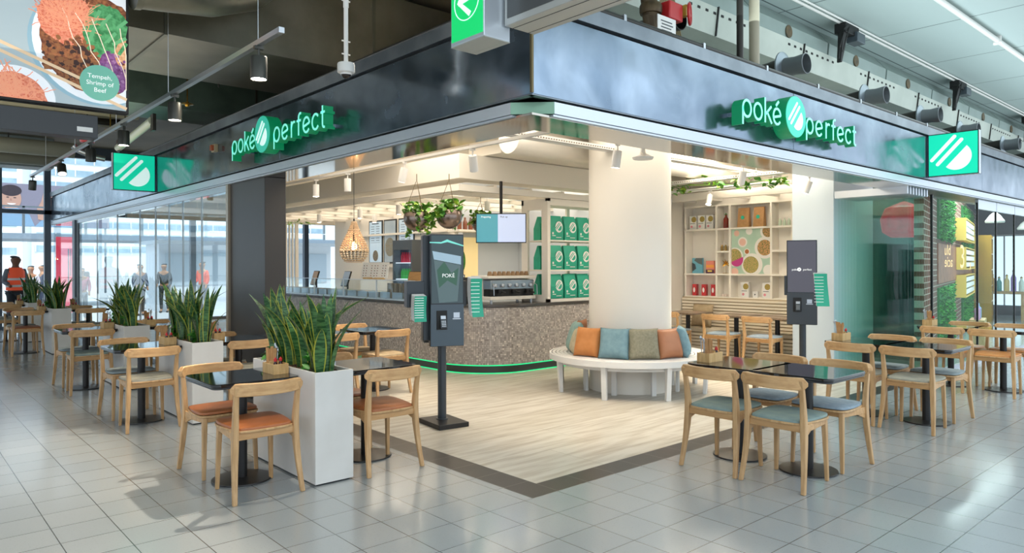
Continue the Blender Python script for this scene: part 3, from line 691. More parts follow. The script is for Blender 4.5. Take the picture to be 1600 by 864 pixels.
# ------------------------------------------------------------------ condiment crates with their contents
def crate_set(x, y, rz, where, detail=True, z=0.75):
    t = thing('condiment_crate', 'small wooden condiment crate on %s' % where, 'box', (x, y, z), rz, 'condiment crates')
    w, d, h, th = 0.115, 0.20, 0.075, 0.009
    m = MB(); m.box((-w/2, -d/2, 0), (w/2, d/2, th)); m.box((-w/2, -d/2, th), (w/2, -d/2+th, h)); m.box((-w/2, d/2-th, th), (w/2, d/2, h)); m.box((-w/2, -d/2+th, th), (-w/2+th, d/2-th, h)); m.box((w/2-th, -d/2+th, th), (w/2, d/2-th, h))
    m.build('crate_body', 'box_wood', t, bevel=0.0015)
    m = MB(); m.box((-w/2+th, -0.004, th), (w/2-th, 0.004, h+0.015)); m.build('divider', 'box_wood', t)
    Rm = Matrix.Translation((x, y, z)) @ Matrix.Rotation(rz, 4, 'Z')
    def P(a, b): v = Rm @ Vector((a, b, 0.0095)); return tuple(v)
    for k, (a, b) in enumerate(((-0.025, -0.055), (0.022, -0.04))):
        bt = thing('sauce_bottle', 'red-capped sauce bottle, %s one in the crate on %s' % (('left', 'right')[k], where), 'bottle', P(a, b), 0, 'sauce bottles in the crates')
        m = MB(); m.lathe([(0, 0), (0.021, 0), (0.022, 0.006), (0.021, 0.05), (0.010, 0.075), (0.009, 0.085)], 14); m.build('bottle_body', 'darkglass', bt)
        m = MB(); m.lathe([(0.013, 0.082), (0.0135, 0.10), (0.006, 0.104), (0.005, 0.112), (0, 0.112)], 14); m.build('cap', 'red', bt)
    m = MB(); R = random.Random(int(x*100+y*10))
    for k in range(9):
        a = (R.uniform(-0.035, 0.0), R.uniform(0.02, 0.075)); tp = (a[0]+R.uniform(-0.02, 0.02), a[1]+R.uniform(-0.015, 0.015), R.uniform(0.15, 0.185))
        m.sweep([((a[0], a[1], 0), (0.009, 0, 0), (0, 0.003, 0)), (tp, (0.011, 0, 0), (0, 0.003, 0))])
    tag(m.build('chopstick_bundle', 'card', None, loc=P(0, 0), rot=rz), 'paper-sleeved chopsticks in the crate on %s' % where, 'chopsticks', 'chopstick bundles')
    m = MB()
    for k in range(5):
        a = (0.024+0.006*(k % 2), 0.03+k*0.011); tp = (a[0]+R.uniform(-0.004, 0.022), a[1]+R.uniform(-0.01, 0.03), 0.15+0.01*k)
        m.tube([(a[0], a[1], 0), tp], 0.0025, 6); X = Matrix.Translation(tp); m.lathe([(0, -0.014), (0.008, -0.006), (0.009, 0.004), (0.004, 0.014), (0, 0.015)], 8, 0, X)
    tag(m.build('cutlery', 'alum', None, loc=P(0, 0), rot=rz), 'steel cutlery in the crate on %s' % where, 'cutlery', 'cutlery bundles')
for i, (x, y) in enumerate(LT): crate_set(x+0.235, y-0.04, 0, 'the table left of the %s planter' % PL[i])
for i, (x, y) in enumerate(LI[1:]): crate_set(x-0.22, y+0.05, 0, 'the table behind the %s planter' % PL[i+1])
crate_set(3.98, 7.93, 0, 'the left table by the counter')
for i, (x, nm) in enumerate(RT): crate_set(x-0.10, 3.31, PI/2, 'the shop-side table, %s right pair' % nm)
# ------------------------------------------------------------------ order kiosks
MT['screen1'] = mat('dark_reflecting_screen', '#2c3a40', 0.08, emis='#5b7a7c', es=0.12)
MT['screen2'] = mat('violet_grey_screen', '#3a3942', 0.12, emis='#6a6573', es=0.22)
MT['print_w'] = mat('print_white', '#f2f2f0', 0.6, emis='#ffffff', es=0.35)
MT['slate'] = mat('slate_blue_panel', '#2f4350', 0.12, coat=0.4)
def kiosk(x, y, rz, zb, zt, scr, label, which):
    t = thing('order_kiosk', label, 'kiosk', (x, y, 0), rz)
    w = 0.33 if which == 1 else 0.36; hs = 0.07 if which == 1 else 0.0
    m = MB(); m.box((-0.16, -0.22, 0), (0.16, 0.22, 0.045)); m.build('base_plate', 'dark_metal', t, bevel=0.004, rot=math.radians(14 if which == 1 else 0))
    m = MB(); m.tube([(0, 0.05, 0.045), (0, 0.05, zb+0.05)], 0.042, 28); m.lathe([(0.06, 0.045), (0.06, 0.052), (0.043, 0.056)], 28, c=(0, 0.05, 0)); m.build('post', 'kiosk', t)
    m = MB(); m.prism(rrect(w, 0.085, 0.012), zb, zt, X=Matrix.Translation((0, -0.12, 0))); m.build('front_housing', 'kiosk_dark', t, bevel=0.004)
    m = MB(); m.box((-w/2+0.02-hs, -0.075, zb+0.05), (w/2-0.02, 0.02, zt-0.01)); m.box((-w/2+0.05-hs, 0.02, zb+0.02), (w/2-0.05, 0.10, zt)); m.build('rear_housing', 'kiosk', t, bevel=0.006)
    zs = zb+(zt-zb)*0.385
    F = face_frame((0, -0.1635, 0), (1, 0, 0), (0, -1, 0))
    m = MB(); m.box((-w/2+0.012, zs, 0), (w/2-0.012, zt-0.012, 0.003), 0, F); sc = m.build('screen', scr, t)
    m = MB(); m.box((-w/2+0.004, zb+0.004, 0), (w/2-0.004, zs-0.012, 0.004), 0, F); pn = m.build('lower_panel', 'slate' if which == 1 else 'kiosk', t)
    m = MB(); m.box((-0.105, zs-0.25, 0.004), (-0.005, zs-0.07, 0.012), 0, F); m.build('reader_bay', 'black', t)
    X = F @ Matrix.Translation((-0.045, zs-0.175, 0.012)) @ Euler((-0.35, 0, 0.0)).to_matrix().to_4x4()
    m = MB(); m.box((-0.03, -0.07, 0.0), (0.03, 0.06, 0.022), 0, X); pr = m.build('card_reader', 'kiosk', t, bevel=0.003)
    m = MB(); m.box((-0.024, 0.02, 0.022), (0.024, 0.052, 0.024), 0, X); m.build('reader_screen', 'alum_l', pr)
    for a in range(3):
        for b in range(4):
            m = MB(); m.box((-0.02+a*0.015, -0.055+b*0.016, 0.022), (-0.009+a*0.015, -0.045+b*0.016, 0.025), 0, X); m.build('key', 'alum', pr)
    m = MB(); m.box((0.05, zs-0.155, 0.004), (0.13, zs-0.145, 0.010), 0, F); m.box((0.06, zs-0.14, 0.004), (0.12, zs-0.09, 0.0055), 0, F); m.build('receipt_slot', 'alum', t)
    if which == 1:
        m = MB()   # picture of a folded takeaway bag on the screen
        m.add([(-0.145, 1.68, 0.0036), (0.135, 1.63, 0.0036), (0.135, 1.55, 0.0036), (-0.13, 1.60, 0.0036)], [(3, 2, 1, 0)], 0, F)
        m.add([(-0.13, 1.595, 0.0036), (0.13, 1.545, 0.0036), (0.10, 1.20, 0.0036), (-0.08, 1.19, 0.0036)], [(3, 2, 1, 0)], 1, F)
        m.add([(-0.10, 1.50, 0.0042), (-0.03, 1.58, 0.0042), (0.04, 1.47, 0.0042), (0.11, 1.52, 0.0042), (0.09, 1.35, 0.0042), (0.0, 1.40, 0.0042), (-0.08, 1.33, 0.0042)], [(6, 5, 4, 3, 2, 1, 0)], 2, F)
        m.add([(-0.17, 1.765, 0.004), (-0.06, 1.765, 0.004), (0.0, 1.79, 0.004), (0.04, 1.775, 0.004), (0.16, 1.735, 0.004), (0.16, 1.725, 0.004), (0.04, 1.755, 0.004), (0.0, 1.765, 0.004), (-0.06, 1.75, 0.004), (-0.17, 1.755, 0.004)], [(0, 9, 8, 7, 6, 5, 4, 3, 2, 1)], 3, F)
        m.build('screen_picture', [mat('picture_pale_blue', '#a9c4d4', 0.4, emis='#a9c4d4', es=0.15), mat('picture_grey', '#63787a', 0.4, emis='#7c9291', es=0.05), mat('picture_green', '#3f6a55', 0.4, emis='#3f6a55', es=0.05), mat('picture_aqua', '#7fe0d2', 0.4, emis='#7fe0d2', es=0.3)], t, None)
        v, f = text_mesh('POKÉ', 0.05); m = MB(); m.add(v, f, 0, F @ Matrix.Translation((0.01, 1.43, 0.0046))); m.build('screen_lettering', 'print_w', t, None)
    else:
        v, f = text_mesh('poké      perfect', 0.036); m = MB(); m.add(v, f, 0, F @ Matrix.Translation((0, zt-0.385, 0.0036)))
        m.prism(ell(-0.03, zt-0.372, 0.023, 0.023), 0.0032, 0.0040, 0, F); m.build('screen_lettering', 'print_w', t, None)
        m = MB()
        for q in range(2): m.add([(-0.042+q*0.009, zt-0.382, 0.0044), (-0.038+q*0.009, zt-0.384, 0.0044), (-0.022+q*0.009, zt-0.362, 0.0044), (-0.026+q*0.009, zt-0.360, 0.0044)], [(0, 1, 2, 3)], 0, F)
        m.build('logo_bars', 'screen2', t, None)
    # holders at the sides
    for s, z0, z1 in ((-1, zb+0.37, zb+0.62), (1, zb+0.37, zb+0.62)):
        m = MB(); m.box((-0.37, -0.08, z0), (-0.20, 0.06, z1)) if s < 0 and which == 1 else m.box((min(s*0.17, s*0.215), -0.08, z0), (max(s*0.17, s*0.215), 0.04, z1))
        m.build('side_holder', 'kiosk', t, bevel=0.004)
    def wavecard(nm, ox, z0, z1, wd, mname, back, lab, lean=0.0):
        """stack of long folded menus hanging at the side"""
        m = MB(); n = 14
        for k in range(6):
            secs = []
            for i in range(n+1):
                u = i/n; z = z1+(z0-z1)*u; yq = -0.12-0.009*k+0.03*math.sin(u*PI*0.9)-0.02
                secs.append(((ox+0.018*(1-math.cos(u*2.4))*lean+0.004*k, yq, z-0.004*k), (wd/2, 0.012, 0), (0, 0.0015, 0)))
            m.sweep(secs, 0 if k < 5 else 1)
        for r in range(9):
            z = z0+(z1-z0)*(0.08+0.095*r); m.box((ox-wd*0.36, -0.2045+0.0, z), (ox+wd*0.36, -0.203, z+0.004), 2)
        Rm = Matrix.Translation((x, y, 0)) @ Matrix.Rotation(rz, 4, 'Z')
        o = m.build(nm, [back, mname, 'print_w'], None, loc=(x, y, 0), rot=rz); tag(o, lab, 'menu cards')
    if which == 1:
        wavecard('menu_card_stack', 0.265, zb+0.29, zb+0.66, 0.12, 'mint', 'paper', 'stack of mint green menu cards hanging right of the nearer kiosk screen', 0.6)
        wavecard('menu_card_stack', -0.28, zb+0.26, zb+0.50, 0.12, 'mint', 'paper', 'stack of menu cards hanging left of the nearer kiosk, below the grey holder', 0.0)
    else:
        wavecard('menu_card_stack', 0.20, zb+0.26, zb+0.67, 0.15, 'mint', 'paper', 'mint green menu cards curling from the side of the kiosk by the pier', 0.9)
    return t
kiosk(4.11, 5.63, math.radians(-22), 0.775, 1.84, 'screen1', 'tall grey self-order kiosk on a post between the counter and the front planter', 1)
kiosk(8.93, 4.40, math.radians(-66), 0.775, 1.85, 'screen2', 'dark self-order kiosk in front of the pale pier, beside the folded glass', 2)

# ------------------------------------------------------------------ round bench and cushions
bx, by = 7.066, 5.72
bench = thing('round_bench', 'white round slatted bench encircling the column', 'bench', (bx, by, 0))
m = MB()
for i in range(9):
    r0 = 0.56+i*0.047; r1 = r0+0.037
    m.lathe([(r0, 0.42), (r0, 0.448), (r1, 0.448), (r1, 0.42), (r0, 0.42)], 72)
m.lathe([(0.985, 0.38), (0.985, 0.45), (1.01, 0.45), (1.01, 0.38), (0.985, 0.38)], 72); m.build('slatted_seat', 'white', bench)
m = MB()
for k in range(12):
    a = 2*PI*k/12; c_, s_ = math.cos(a), math.sin(a)
    m.sweep([((0.56*c_, 0.56*s_, 0.40), (-s_*0.015, c_*0.015, 0), (0, 0, 0.018)), ((0.985*c_, 0.985*s_, 0.40), (-s_*0.015, c_*0.015, 0), (0, 0, 0.018))])
m.lathe([(0.90, 0.33), (0.90, 0.42), (0.915, 0.42), (0.915, 0.33), (0.90, 0.33)], 72); m.build('apron_ring', 'white', bench)
for k in range(8):
    a = math.radians(156+k*45); c_, s_ = math.cos(a), math.sin(a)
    m = MB(); m.sweep([((0.93*c_, 0.93*s_, 0), (c_*0.02, s_*0.02, 0), (-s_*0.03, c_*0.03, 0)), ((0.95*c_, 0.95*s_, 0.42), (c_*0.03, s_*0.03, 0), (-s_*0.03, c_*0.03, 0))]); m.build('leg', 'white', bench, bevel=0.003)
    m = MB(); m.sweep([((0.60*c_, 0.60*s_, 0), (c_*0.02, s_*0.02, 0), (-s_*0.03, c_*0.03, 0)), ((0.60*c_, 0.60*s_, 0.40), (c_*0.02, s_*0.02, 0), (-s_*0.03, c_*0.03, 0))]); m.build('inner_leg', 'white', bench, bevel=0.003)
def cushion(x, y, z, w, h, th, yaw, lean, mname, label, group='cushions on the round bench', roll=0):
    m = MB(); n = 16; vs = []; fs = []
    for s in (1, -1):
        for j in range(n+1):
            for i in range(n+1):
                u = -1+2*i/n; v = -1+2*j/n
                pinch = 1-0.07*(1-abs(v)**2)*abs(u)**3*0-0.0
                ex = 1-0.06*(1-v*v); ey = 1-0.06*(1-u*u)
                b = ((1-u**4)*(1-v**4))**0.55
                vs.append((u*w/2*ex, s*(b*th/2)+0.0, h/2+v*h/2*ey))
    N = (n+1)**2
    for s in (0, 1):
        for j in range(n):
            for i in range(n):
                a = s*N+j*(n+1)+i; q = (a, a+1, a+n+2, a+n+1)
                fs.append(q if s else q[::-1])
    m.add(vs, fs)
    me_ = m.mesh('cushion', mname, 75)
    bm = bmesh.new(); bm.from_mesh(me_); bmesh.ops.remove_doubles(bm, verts=bm.verts, dist=0.0006); bm.to_mesh(me_); bm.free()
    o = D.objects.new('cushion', me_); C.objects.link(o); o.location = (x, y, z); o.rotation_mode = 'ZYX' if False else 'XYZ'
    o.matrix_world = Matrix.Translation((x, y, z)) @ Matrix.Rotation(yaw, 4, 'Z') @ Matrix.Rotation(lean, 4, 'X') @ Matrix.Rotation(roll, 4, 'Y')
    return tag(o, label, 'cushion', group)
MT['c_blue'] = mat('teal_blue_linen', '#7d9ba3', 0.85, noise='#6f8f98', nscale=20, bump=0.2, bscale=220)
MT['c_olive'] = mat('olive_weave', '#97917c', 0.9, noise='#858069', nscale=40, bump=0.3, bscale=180)
MT['c_tan'] = mat('tan_leather_cushion', '#b57a55', 0.5, noise='#a86c47', nscale=5)
MT['c_orange'] = mat('orange_cotton', '#cf8a50', 0.8, noise='#c27c42', nscale=8)
MT['c_sand'] = mat('sand_linen', '#bdb094', 0.9, noise='#aba083', nscale=18, bump=0.2, bscale=220)
MT['c_green'] = mat('sea_green_linen', '#8ea9a0', 0.85, noise='#7f9b93', nscale=14, bump=0.2, bscale=220)
cush = [(134, 'c_green', 0.37, 'sea green cushion, leftmost front one on the round bench', 0.40, 8), (153, 'c_sand', 0.33, 'sand beige cushion between the sea green and orange ones', 0.34, -14), (175, 'c_orange', 0.36, 'bright orange cotton cushion, third from left on the round bench', 0.36, 14),
        (204, 'c_blue', 0.37, 'teal blue cushion in the middle of the round bench', 0.37, 0), (232, 'c_olive', 0.37, 'olive woven cushion right of the teal blue one', 0.37, 0), (259, 'c_tan', 0.36, 'tan leather cushion, second from right on the round bench', 0.36, 0), (284, 'c_blue', 0.36, 'blue cushion at the right end, behind the tan leather one', 0.37, 20)]
for a, mm, w, lb, h, tw in cush:
    A = math.radians(a); r = 0.75
    cushion(bx+r*math.cos(A), by+r*math.sin(A), 0.449, w, h, 0.155, A+PI/2+math.radians(tw), -0.30, mm, lb)
cushion(bx+0.7*math.cos(math.radians(116)), by+0.7*math.sin(math.radians(116)), 0.449, 0.36, 0.40, 0.12, math.radians(116+90), -0.2, 'c_tan', 'brown cushion peeking out behind the sea green one on the round bench')

# ------------------------------------------------------------------ counter
def cpath(off, z=None, ymax=15.2, xmax=9.55, R=0.9):
    """plan outline of the counter front, offset outward by off (negative = inward)"""
    x0, y0 = 6.12-off, 7.56-off; R2 = R+off; pts = [(x0, ymax)]
    for k in range(17):
        a = PI+PI/2*k/16; pts.append((6.12+R+R2*math.cos(a), 7.56+R+R2*math.sin(a)))
    pts.append((xmax, y0)); return pts
def band(mb, off_out, off_in, z0, z1, mi=0, ymax=15.2, xmax=9.55):
    a = cpath(off_out, ymax=ymax, xmax=xmax); b = cpath(off_in, ymax=ymax, xmax=xmax); mb.prism(a+b[::-1], z0, z1, mi)
MT['mosaic'] = mosaic_mat('stone_mosaic', 0.026)
counter = thing('service_counter', 'long L-shaped service counter clad in grey-brown stone mosaic', 'counter', (6.8, 8.2, 0))
class MBo(MB):
    pass
def cbuild(name, fn, mats, **k):
    m = MB(); fn(m); m.v = [(x-6.8, y-8.2, z) for x, y, z in m.v]; return m.build(name, mats, counter, **k)
cbuild('mosaic_front', lambda m: band(m, 0.0, -0.08, 0.13, 0.94), 'mosaic', sharp=30)
cbuild('plinth', lambda m: band(m, -0.05, -0.12, 0.0, 0.125), mat('plinth_dark', '#3c403e', 0.3))
MT['worktop'] = mat('dark_worktop', '#45403c', 0.25)
def wt(m):
    a = cpath(0.02); b = cpath(-0.68); i0 = 8
    m.prism([(6.8, 7.9)]*0 + a[0:1] + a[1:] + [(9.55, 8.26), (6.9, 8.26), (6.8, 15.2)], 0.945, 0.985)
cbuild('worktop', wt, 'worktop', bevel=0.004)
cbuild('body', lambda m: (m.box((6.75, 8.5, 0), (6.79, 15.2, 0.94)), m.box((6.9, 8.2, 0), (9.5, 8.25, 0.94))), 'white')
MT['led'] = mat('green_led_and_glow', '#27b87c', 0.5, emis='#12c878', es=1.1)
m = MB(); band(m, -0.012, -0.03, 0.112, 0.126); band(m, -0.046, -0.052, 0.001, 0.012); o = m.build('led_strip_and_glow', 'led'); tag(o, 'green LED strip and painted floor glow along the foot of the counter', 'light strip')  # upper band is the LED, lower band paints its glow along the floor
# glass display case along the left wing
case = thing('display_case', 'long glass display case with food tubs on the left wing of the counter', 'display case', (6.3, 12.0, 0.985))
def cs(m, a, b): m.box((a[0]-6.3, a[1]-12, a[2]-0.985), (b[0]-6.3, b[1]-12, b[2]-0.985))
m = MB(); cs(m, (6.16, 9.2, 0.985), (6.78, 14.8, 1.0)); m.build('base_tray', 'alum_l', case)
for k in range(5):
    y0 = 9.2+k*1.12
    m = MB(); cs(m, (6.17, y0+0.01, 1.0), (6.178, y0+1.11, 1.29)); m.build('front_glass', 'glass_clear', case, sharp=None)
m = MB(); cs(m, (6.17, 9.2, 1.29), (6.60, 14.8, 1.298)); m.build('top_glass', 'glass_clear', case, sharp=None)
m = MB(); cs(m, (6.17, 9.19, 1.0), (6.60, 9.198, 1.29)); m.build('end_glass', 'glass_clear', case, sharp=None)
m = MB()
for k in range(6): cs(m, (6.165, 9.19+k*1.12, 1.0), (6.185, 9.205+k*1.12, 1.305))
cs(m, (6.165, 9.2, 1.296), (6.185, 14.8, 1.306)); m.build('edge_frame', 'alum_l', case)
tubc = ['#8d6b43', '#a5563c', '#5f7f3a', '#d0b37a', '#c77b3f', '#7b2f4b', '#b9c28a', '#6b5236']
for k in range(14):
    y = 9.5+k*0.37
    tb = thing('food_tub', 'steel food tub in the glass case, %s from the counter corner' % ORD[k], 'food tub', (6.44, y, 1.001), 0, 'steel tubs of toppings in the display case')
    m = MB(); m.box((-0.15, -0.15, 0), (0.15, -0.145, 0.10)); m.box((-0.15, 0.145, 0), (0.15, 0.15, 0.10)); m.box((-0.15, -0.145, 0), (-0.145, 0.145, 0.10)); m.box((0.145, -0.145, 0), (0.15, 0.145, 0.10)); m.box((-0.145, -0.145, 0), (0.145, 0.145, 0.005)); m.build('tub_wall', 'alum', tb)
    m = MB(); n = 8; R = random.Random(k); vs = [(-0.144+0.288*i/n, -0.144+0.288*j/n, 0.08+R.uniform(-0.012, 0.018)) for j in range(n+1) for i in range(n+1)]
    m.add(vs, [(j*(n+1)+i, j*(n+1)+i+1, (j+1)*(n+1)+i+1, (j+1)*(n+1)+i) for j in range(n) for i in range(n)]); fo = m.build('topping', mat('topping_%d' % k, tubc[k % 8], 0.6, noise='#e3d3b0', nscale=40), tb, 80); fo['kind'] = 'stuff'
for k in range(7):
    m = MB(); y = 9.75+k*0.07; m.tube([(6.32, y, 1.005), (6.32, y, 1.25)], 0.024, 10); o = m.build('tumbler_stack', mat('smoky_cup_%d' % k, ['#6d5c4a', '#8a7b6a'][k % 2], 0.2)); tag(o, 'stack of brown tumblers standing in the glass case, %s' % ['nearest the corner', 'second from the corner', 'third from the corner', 'fourth from the corner', 'fifth from the corner', 'sixth from the corner', 'last of the row'][k], 'cups', 'tumbler stacks in the glass case')
# registers and menu stands on the far side of the counter
def monitor(x, y, z, rz, tilt, w, h, label, scr, nm='till_screen', stand='dark_metal'):
    t = thing(nm, label, 'monitor', (x, y, z), rz)
    X = Matrix.Translation((0, 0, 0.30)) @ Matrix.Rotation(tilt, 4, 'X')
    m = MB(); m.box((-w/2, -0.012, -h/2), (w/2, 0.014, h/2), 0, X); m.build('housing', 'black', t, bevel=0.004)
    m = MB(); m.box((-w/2+0.012, -0.0155, -h/2+0.012), (w/2-0.012, -0.0125, h/2-0.012), 0, X); m.build('display', scr, t)
    m = MB(); m.box((-0.10, -0.08, 0.0), (0.10, 0.10, 0.012)); m.tube([(0, 0.03, 0.01), (0, 0.03, 0.26)], 0.018, 10); m.build('stand', stand, t)
    return t
MT['till_face'] = mat('till_back', '#8c949c', 0.3, 0.4); MT['wood_face'] = wood('wooden_back', '#b78d5a', '#a07a4c')
monitor(6.70, 13.6, 0.985, math.radians(-100), -0.3, 0.34, 0.30, 'wooden-backed till screen nearest the slatted window', 'wood_face')
monitor(6.70, 12.3, 0.985, math.radians(-100), -0.3, 0.36, 0.30, 'grey-backed till screen left of the pendant lamp', 'till_face')
monitor(6.70, 9.95, 0.985, math.radians(-75), -0.3, 0.34, 0.32, 'brown till screen right of the two menu boards', 'wood_face')
for k in range(2):
    t = thing('menu_board', 'pale menu board with rows of small pictures standing on the glass case, %s one' % ('left', 'right')[k], 'menu board', (6.30, 10.78-k*0.36, 1.307), math.radians(-72), 'menu boards on the glass case')
    X = Matrix.Translation((0, 0, 0.02)) @ Matrix.Rotation(-0.2, 4, 'X')
    m = MB(); m.box((-0.165, -0.004, 0), (0.165, 0.004, 0.27), 0, X); m.build('board', 'paper', t)
    m = MB(); m.box((-0.09, -0.05, 0), (0.09, 0.03, 0.03)); m.build('foot', 'box_wood', t, bevel=0.003)
    m = MB()
    for a in range(5):
        for b in range(5):
            xx, zz = -0.13+a*0.058, 0.04+b*0.043
            if a == 2: continue
            m.prism(ell(xx, zz, 0.011, 0.009, 10), 0, 0.001, (a+b) % 2, X @ face_frame((0, -0.0045, 0), (1, 0, 0), (0, -1, 0)))
    m.build('printed_dishes', [mat('print_brown%d' % k, '#5b4634', 0.6), mat('print_rose%d' % k, '#94665a', 0.6)], t, None)
# espresso machine with cups, grinder, tills on the right wing
t = thing('coffee_machine', 'chrome espresso machine on the right wing of the counter', 'coffee machine', (7.02, 8.06, 0.985), math.radians(-4))
m = MB(); m.box((-0.42, -0.22, 0.05), (0.42, 0.22, 0.10)); m.box((-0.42, 0.0, 0.10), (0.42, 0.22, 0.36)); m.box((-0.44, -0.20, 0.36), (0.44, 0.24, 0.40)); m.build('body', 'white_warm', t, bevel=0.006)
m = MB(); m.box((-0.40, -0.20, 0.20), (0.40, 0.0, 0.34)); m.build('front_panel', 'steel', t, bevel=0.01)
for k in range(6):
    m = MB(); m.lathe([(0.0, -0.03), (0.028, -0.02), (0.034, 0.0), (0.028, 0.02), (0, 0.03)], 14, c=(-0.33+k*0.132, -0.21, 0.26)); m.build('group_knob', 'alum', t)
m = MB(); m.box((-0.40, -0.19, 0.10), (0.40, -0.02, 0.20)); m.build('drip_recess', 'black', t)
for k in range(3):
    m = MB(); xx = -0.26+k*0.26; m.lathe([(0.035, 0), (0.038, 0.01), (0.035, 0.055)], 16, c=(xx, -0.235, 0.145)); m.tube([(xx, -0.25, 0.17), (xx, -0.38, 0.155)], 0.011, 8); m.build('portafilter', 'black', t)
for s in (-1, 1):
    m = MB(); m.tube([(s*0.38, -0.21, 0.30), (s*0.40, -0.27, 0.26), (s*0.40, -0.28, 0.12)], 0.006, 8); m.build('steam_wand', 'alum', t)
for sx in (-1, 1):
    for sy in (-1, 1):
        m = MB(); m.lathe([(0.02, 0), (0.022, 0.05)], 12, c=(sx*0.37, sy*0.17, 0)); m.build('foot', 'alum', t)
CUPC = 0
t2 = thing('cup', 'upside-down brown cup on the coffee machine, nearest the till', 'cup', (6.68, 8.0, 1.386), 0, 'cups on the coffee machine')
m = MB(); m.lathe([(0.036, 0), (0.040, 0.004), (0.026, 0.062), (0, 0.064)], 14); m.build('cup_body', mat('brown_cup', '#9a7a57', 0.5), t2)
for k in range(8): dup(t2, (6.77+k*0.085, 7.995-k*0.005, 1.386), 0, 'upside-down brown cup on the coffee machine, %s from the till' % ORD[k+1])
t = thing('till', 'black till with small white display beside the coffee machine', 'till', (6.42, 8.35, 0.985), math.radians(-38))
m = MB(); m.box((-0.17, -0.12, 0), (0.17, 0.14, 0.10)); m.build('drawer', 'black', t, bevel=0.005)
m = MB(); m.box((-0.15, -0.02, 0.10), (0.15, 0.04, 0.38), 0, Matrix.Rotation(-0.15, 4, 'X')); m.build('screen_housing', mat('brown_black', '#2d241f', 0.35), t, bevel=0.005)
m = MB(); m.box((-0.07, -0.05, 0.37), (0.06, 0.0, 0.42)); m.build('customer_display', 'kiosk', t); m = MB(); m.box((-0.055, -0.0525, 0.385), (0.045, -0.0505, 0.408)); m.build('display_face', 'print_w', t)
t = thing('coffee_grinder', 'brown coffee grinder hopper behind the till', 'coffee grinder', (6.75, 8.75, 0.75), 0)
m = MB(); m.box((-0.09, -0.09, 0.0), (0.09, 0.09, 0.28)); m.build('body', 'black', t, bevel=0.01); m = MB(); m.lathe([(0.06, 0.28), (0.11, 0.44), (0.115, 0.46), (0, 0.46)], 20); m.build('hopper', 'darkglass', t)
# ------------------------------------------------------------------ shelf cabinet with green bags
t = thing('shelf_cabinet', 'open white shelf cabinet on the counter holding rows of green bags', 'cabinet', (7.49, 7.62, 0.986))
def L(m, a, b): m.box((a[0]-7.49, a[1]-7.62, a[2]-0.986), (b[0]-7.49, b[1]-7.62, b[2]-0.986))
m = MB()
for (x, y) in ((7.49, 7.62), (7.49, 8.15), (9.5, 7.62), (9.5, 8.15), (8.48, 8.17)): L(m, (x, y, 0.986), (x+0.06, y+0.045, 2.54))
L(m, (7.49, 7.62, 0.986), (9.56, 7.665, 1.03)); L(m, (7.49, 7.62, 2.50), (9.56, 7.665, 2.54)); L(m, (7.49, 7.665, 0.986), (7.53, 8.15, 1.09)); L(m, (7.49, 7.665, 2.38), (7.53, 8.15, 2.54)); L(m, (7.49, 7.665, 1.09), (7.53, 7.75, 2.38)); L(m, (7.49, 8.06, 1.09), (7.53, 8.15, 2.38)); L(m, (7.55, 7.62, 2.44), (9.5, 7.665, 2.50)); L(m, (7.49, 8.15, 2.46), (9.56, 8.195, 2.54)); L(m, (7.49, 8.15, 0.986), (9.56, 8.195, 1.03))
m.build('frame', 'white_warm', t)
SHZ = (1.03, 1.47, 1.92)
for z in SHZ:
    m = MB(); L(m, (7.55, 7.625, z-0.022), (9.5, 8.15, z)); m.build('shelf', 'white_warm', t)
def logo(mb, F, cx, cz, s, mi=0, z0=0.0, z1=0.001):
    """two slanted rounded bars and a half disc"""
    a = math.radians(47)
    d = (math.cos(a), math.sin(a)); n = (d[1], -d[0])
    def cap(ox, oz, Ln, r):
        pts = []
        for k in range(9):
            b = a+PI/2+PI*k/8; pts.append((cx+ox-d[0]*Ln/2+r*math.cos(b), cz+oz-d[1]*Ln/2+r*math.sin(b)))
        for k in range(9):
            b = a-PI/2+PI*k/8; pts.append((cx+ox+d[0]*Ln/2+r*math.cos(b), cz+oz+d[1]*Ln/2+r*math.sin(b)))
        mb.prism(pts, z0, z1, mi, F)
    cap(-0.30*s*n[0]-0.04*s, -0.30*s*n[1]+0.0*s, 0.98*s, 0.055*s)
    cap(-0.10*s*n[0]-0.0*s, -0.10*s*n[1]+0.0*s, 1.02*s, 0.055*s)
    pts = []; R_ = 0.44*s; ox, oz = 0.13*s*n[0]+0.03*s, 0.13*s*n[1]-0.0*s
    for k in range(21):
        b = a-PI+PI*k/20; pts.append((cx+ox+R_*math.cos(b), cz+oz+R_*math.sin(b)))
    mb.prism(pts, z0, z1, mi, F)
